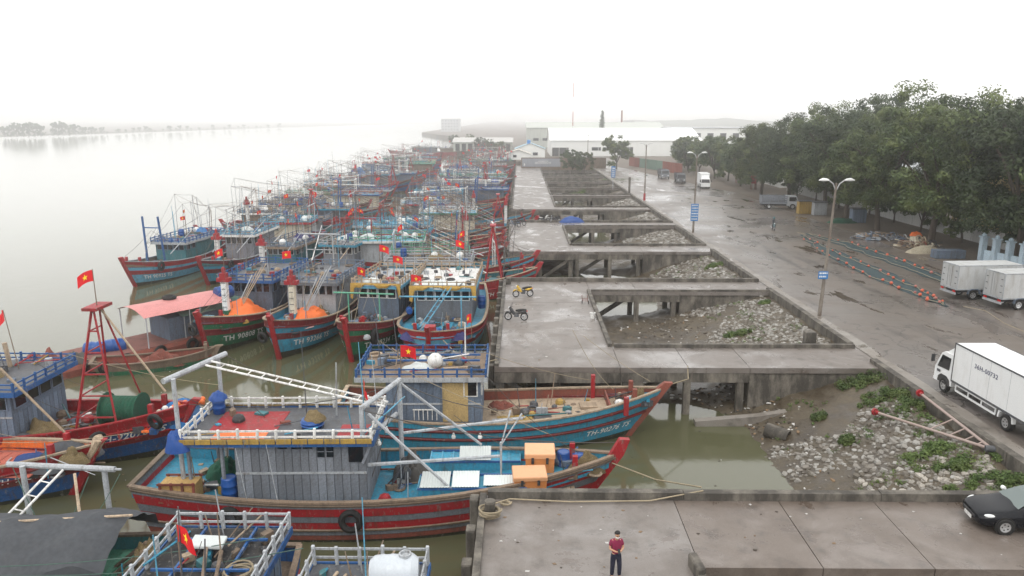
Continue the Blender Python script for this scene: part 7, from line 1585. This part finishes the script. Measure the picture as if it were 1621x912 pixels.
for i in range(15):
    y = 164 + i * 7.4; x = 51 - min(i, 8) * .3 + random.uniform(-1.5, 2.5) + max(0, i - 8) * 1.6; tree(VFAR[i % 3], 'leafy roadside tree in the row beyond the parked lorries', x, y, random.uniform(.8, 1.05) - i * .024, i * 2.1, group='roadside trees beyond the lorries')
for i in range(10): tree(VFAR[i % 3], 'leafy tree behind the roadside row', 62 + random.uniform(-3, 14) + i * 1.5, 165 + i * 9, random.uniform(.8, 1.1) - i * .03, i * 1.7, group='trees behind the roadside row')
tree(VFAR[0], 'round crowned tree growing in front of the white warehouse', *at(976, 268).xy, .85, .4); tree(VFAR[1], 'low spreading tree growing out of the jetty end', *at(905, 275).xy, .62, .9, sz=.55); tree(VFAR[2], 'bushy tree beside the banner wall', *at(925, 274).xy, .6, 2.2, sz=.5)
for i, (x, y, s) in enumerate(((-14, 345, .5), (-19, 356, .55), (-9, 338, .45), (-27, 398, .6), (-36, 410, .55))): tree(VFAR[i % 3], 'hazy tree by the boat shed', x, y, s, i, group='hazy trees by the boat shed')
for i, lb in enumerate(['bushy yard tree behind the grey box trucks', 'bushy yard tree beside the blue gate posts', 'bushy yard tree behind the grey stone planter', 'bushy yard tree behind the rusty scrap heap', 'bushy yard tree behind the grey scrap heap', 'bushy yard tree behind the pale blue kiosk', 'bushy yard tree behind the grey metal hut front', 'bushy yard tree behind the dull yellow machine box', 'bushy yard tree behind the stake sided grey lorry']): tree(VFAR[i % 3], lb, 55.2 + random.uniform(-.8, .8), 74 + i * 9.2, random.uniform(.5, .72), i * 1.1, group='bushy yard trees along the white wall')
# slim conifer above the warehouse roof
t = thing('conifer_tree', 'slim dark conifer rising above the warehouse roof', 'tree', (41, 385, 0)); mb = MB(); mb.tube((0, 0, 0), (0, 0, 19), .3, .06, 7); mb.build('trunk', BARK, t, True)
obj('crown', leaves_mesh('crown', [(random.uniform(-.5, .5) * (1.2 - k / 30), random.uniform(-.5, .5), 9 + k * .42) for k in range(24)], [1.9 - k * .06 for k in range(24)], 60, .3, LEAF2, 5), t)
# trees on the opposite bank and the land behind it
far = MB(); far.prism([(-2400, 60), (-566, 640), (-545, 780), (-530, 1100), (-520, 1500), (-470, 2300), (-300, 3800), (-2400, 3800)], -4.5, -2.2); o = far.build('far_bank', DIRT); struct(o)
def fb(u, v, dz=0): return at(u, v, -2.2)
for i, (u, v, s) in enumerate([(8 + k * 9.5, 217, random.uniform(1.0, 1.5)) for k in range(7)] + [(92, 215, 1.5), (100, 215, 1.4), (110, 215, 1.2), (120, 214, 1.2), (85, 215, .8)]):
    p = at(u, v, -2.2); tree(VDIST[i % 2], 'misty tree in the clump on the opposite bank', p.x, p.y, s * .72, i * 1.9, group='misty trees on the opposite bank', z=-2.2)
for i in range(44):
    u = 125 + i * 7.6 + random.uniform(-5, 5); v = 214.5 - (u - 125) / 12.5 * .46 - random.uniform(0, 1.2); p = at(u, v, -2.2); tree(VDIST[i % 2], 'low misty tree in the thin line along the opposite bank', p.x - 10, p.y, random.uniform(.2, .65), i * 1.9, group='thin misty tree line on the opposite bank', z=-2.2)
# hazy wooded hills on the right horizon
rows = []
for j in range(8):
    r = []
    for i in range(60):
        x = 120 + i * 11 - j * 4; x = 240 + i * 22 - j * 4; y = 1500 + j * 40; r.append((x, y, -1 + max(0, math.sin(j / 7 * math.pi)) * (13 + 9 * nz(i * .16, 2) + 5 * nz(i * .7, j * .9))))
    rows.append(r)
struct(MB().sheet(rows).build('hills', M('hill_green', (.05, .08, .05), rough=.9, var=.4, streak=1), None, True))

# ================================================================== weeds
def weed(u, v, z, rx, ry, h, label, cnt=420, seed=0):
    p = at(u, v, z); g = random.Random(seed); cl = []; rd = []
    for k in range(22):
        a, q = g.uniform(0, 6.28), g.random() ** .6; x, y = math.cos(a) * q * rx, math.sin(a) * q * ry; cl.append((x, y, bank_z(p.x + x, p.y + y) - bank_z(p.x, p.y) + h * .35 * (1 - q * .5))); rd.append(h * g.uniform(.25, .75))
    t = thing('weed_clump', label, 'weeds', (p.x, p.y, max(bank_z(p.x, p.y), z - .6)), 0, 'green weeds on the stone bank'); obj('foliage', leaves_mesh('foliage', cl, rd, cnt // 3, .07, WEED, seed, 1.0), t)
    mb = MB()
    for c_ in cl: mb.tube((c_[0], c_[1], c_[2] - h * .5), (c_[0] + g.uniform(-.1, .1), c_[1], c_[2] + h * .4), .012, .006, 4)
    mb.build('stem', WEED, t)
ws = [(1366, 608, -.8, 1.6, .8, .6, 'weed clump at the foot of the abutment wall'), (1400, 634, -.8, 1.7, .9, .6, 'broad weed clump beside the half buried wall'), (1445, 652, -.7, 1.1, .7, .5, 'weed clump under the red flanged pipe'), (1297, 662, -1.8, .35, .3, .4, 'small weed tuft on the mud beside the half buried wall'), (1341, 694, -1.5, .35, .3, .45, 'lone weed tuft among the pale stones'), (1470, 718, -.9, 1.1, .6, .5, 'weed clump between the pipe legs'), (1515, 738, -.8, 1.0, .7, .5, 'weed clump spreading under the pipe hinge'), (1588, 730, -.5, .7, .5, .45, 'weed clump against the road wall'), (1540, 768, -.8, 1.3, .5, .4, 'low weeds along the near kerb'), (1610, 768, -.5, .8, .4, .5, 'weeds behind the black car'), (1163, 540, -1.9, 1.3, .45, .5, 'weed clump at the edge of the square opening'), (1208, 500, -1.6, .6, .4, .3, 'brownish weed tuft on the white stones'), (1130, 437, -1.6, .9, .6, .45, 'weed clump on the stones beyond the square opening'), (975, 285, 0, 6, 3, 1.2, 'overgrown weeds at the far road corner'), (912, 305, -.8, 2.0, 1.5, 1.0, 'leafy weeds in the far opening')]
for i, w in enumerate(ws): weed(*w[:6], w[6], seed=i + 3)

# short grass and seedlings nobody could count, along the wall foot and between the stones
g_ = random.Random(9); cl = []; rd = []
for (xa, xb_, ya, yb_, cnt) in ((18.6, 21.7, 28.6, 44.0, 420), (14.5, 21.7, 28.4, 44.0, 160), (16, 21.7, 48.8, 65, 160), (15, 21.7, 70, 85, 100)):
    for i in range(cnt):
        x, y = g_.uniform(xa, xb_), g_.uniform(ya, yb_)
        if nz(x * .5, y * .5, 7) < .02: continue
        cl.append((x, y, bank_z(x, y) + .06)); rd.append(g_.uniform(.10, .30))
o = obj('grass', leaves_mesh('grass', cl, rd, 26, .06, WEED, 77, .8)); o['kind'] = 'stuff'; o['label'] = 'short grass and seedlings between the bank stones'

# ================================================================== the wet haze lying over the river
m = bpy.data.materials.new('haze_air'); m.use_nodes = True; n = m.node_tree.nodes; l = m.node_tree.links; n.clear(); out = n.new('ShaderNodeOutputMaterial'); pv = n.new('ShaderNodeVolumePrincipled')
pv.inputs['Color'].default_value = (.995, .998, 1, 1); pv.inputs['Density'].default_value = .00098; pv.inputs['Anisotropy'].default_value = .88; l.new(pv.outputs[0], out.inputs['Volume'])
mb = MB(); mb.bx(-2600, 1000, -70, 4000, -7, 38); hz = mb.build('haze', m); hz['kind'] = 'stuff'; hz['label'] = 'pale wet haze over the river and quay'
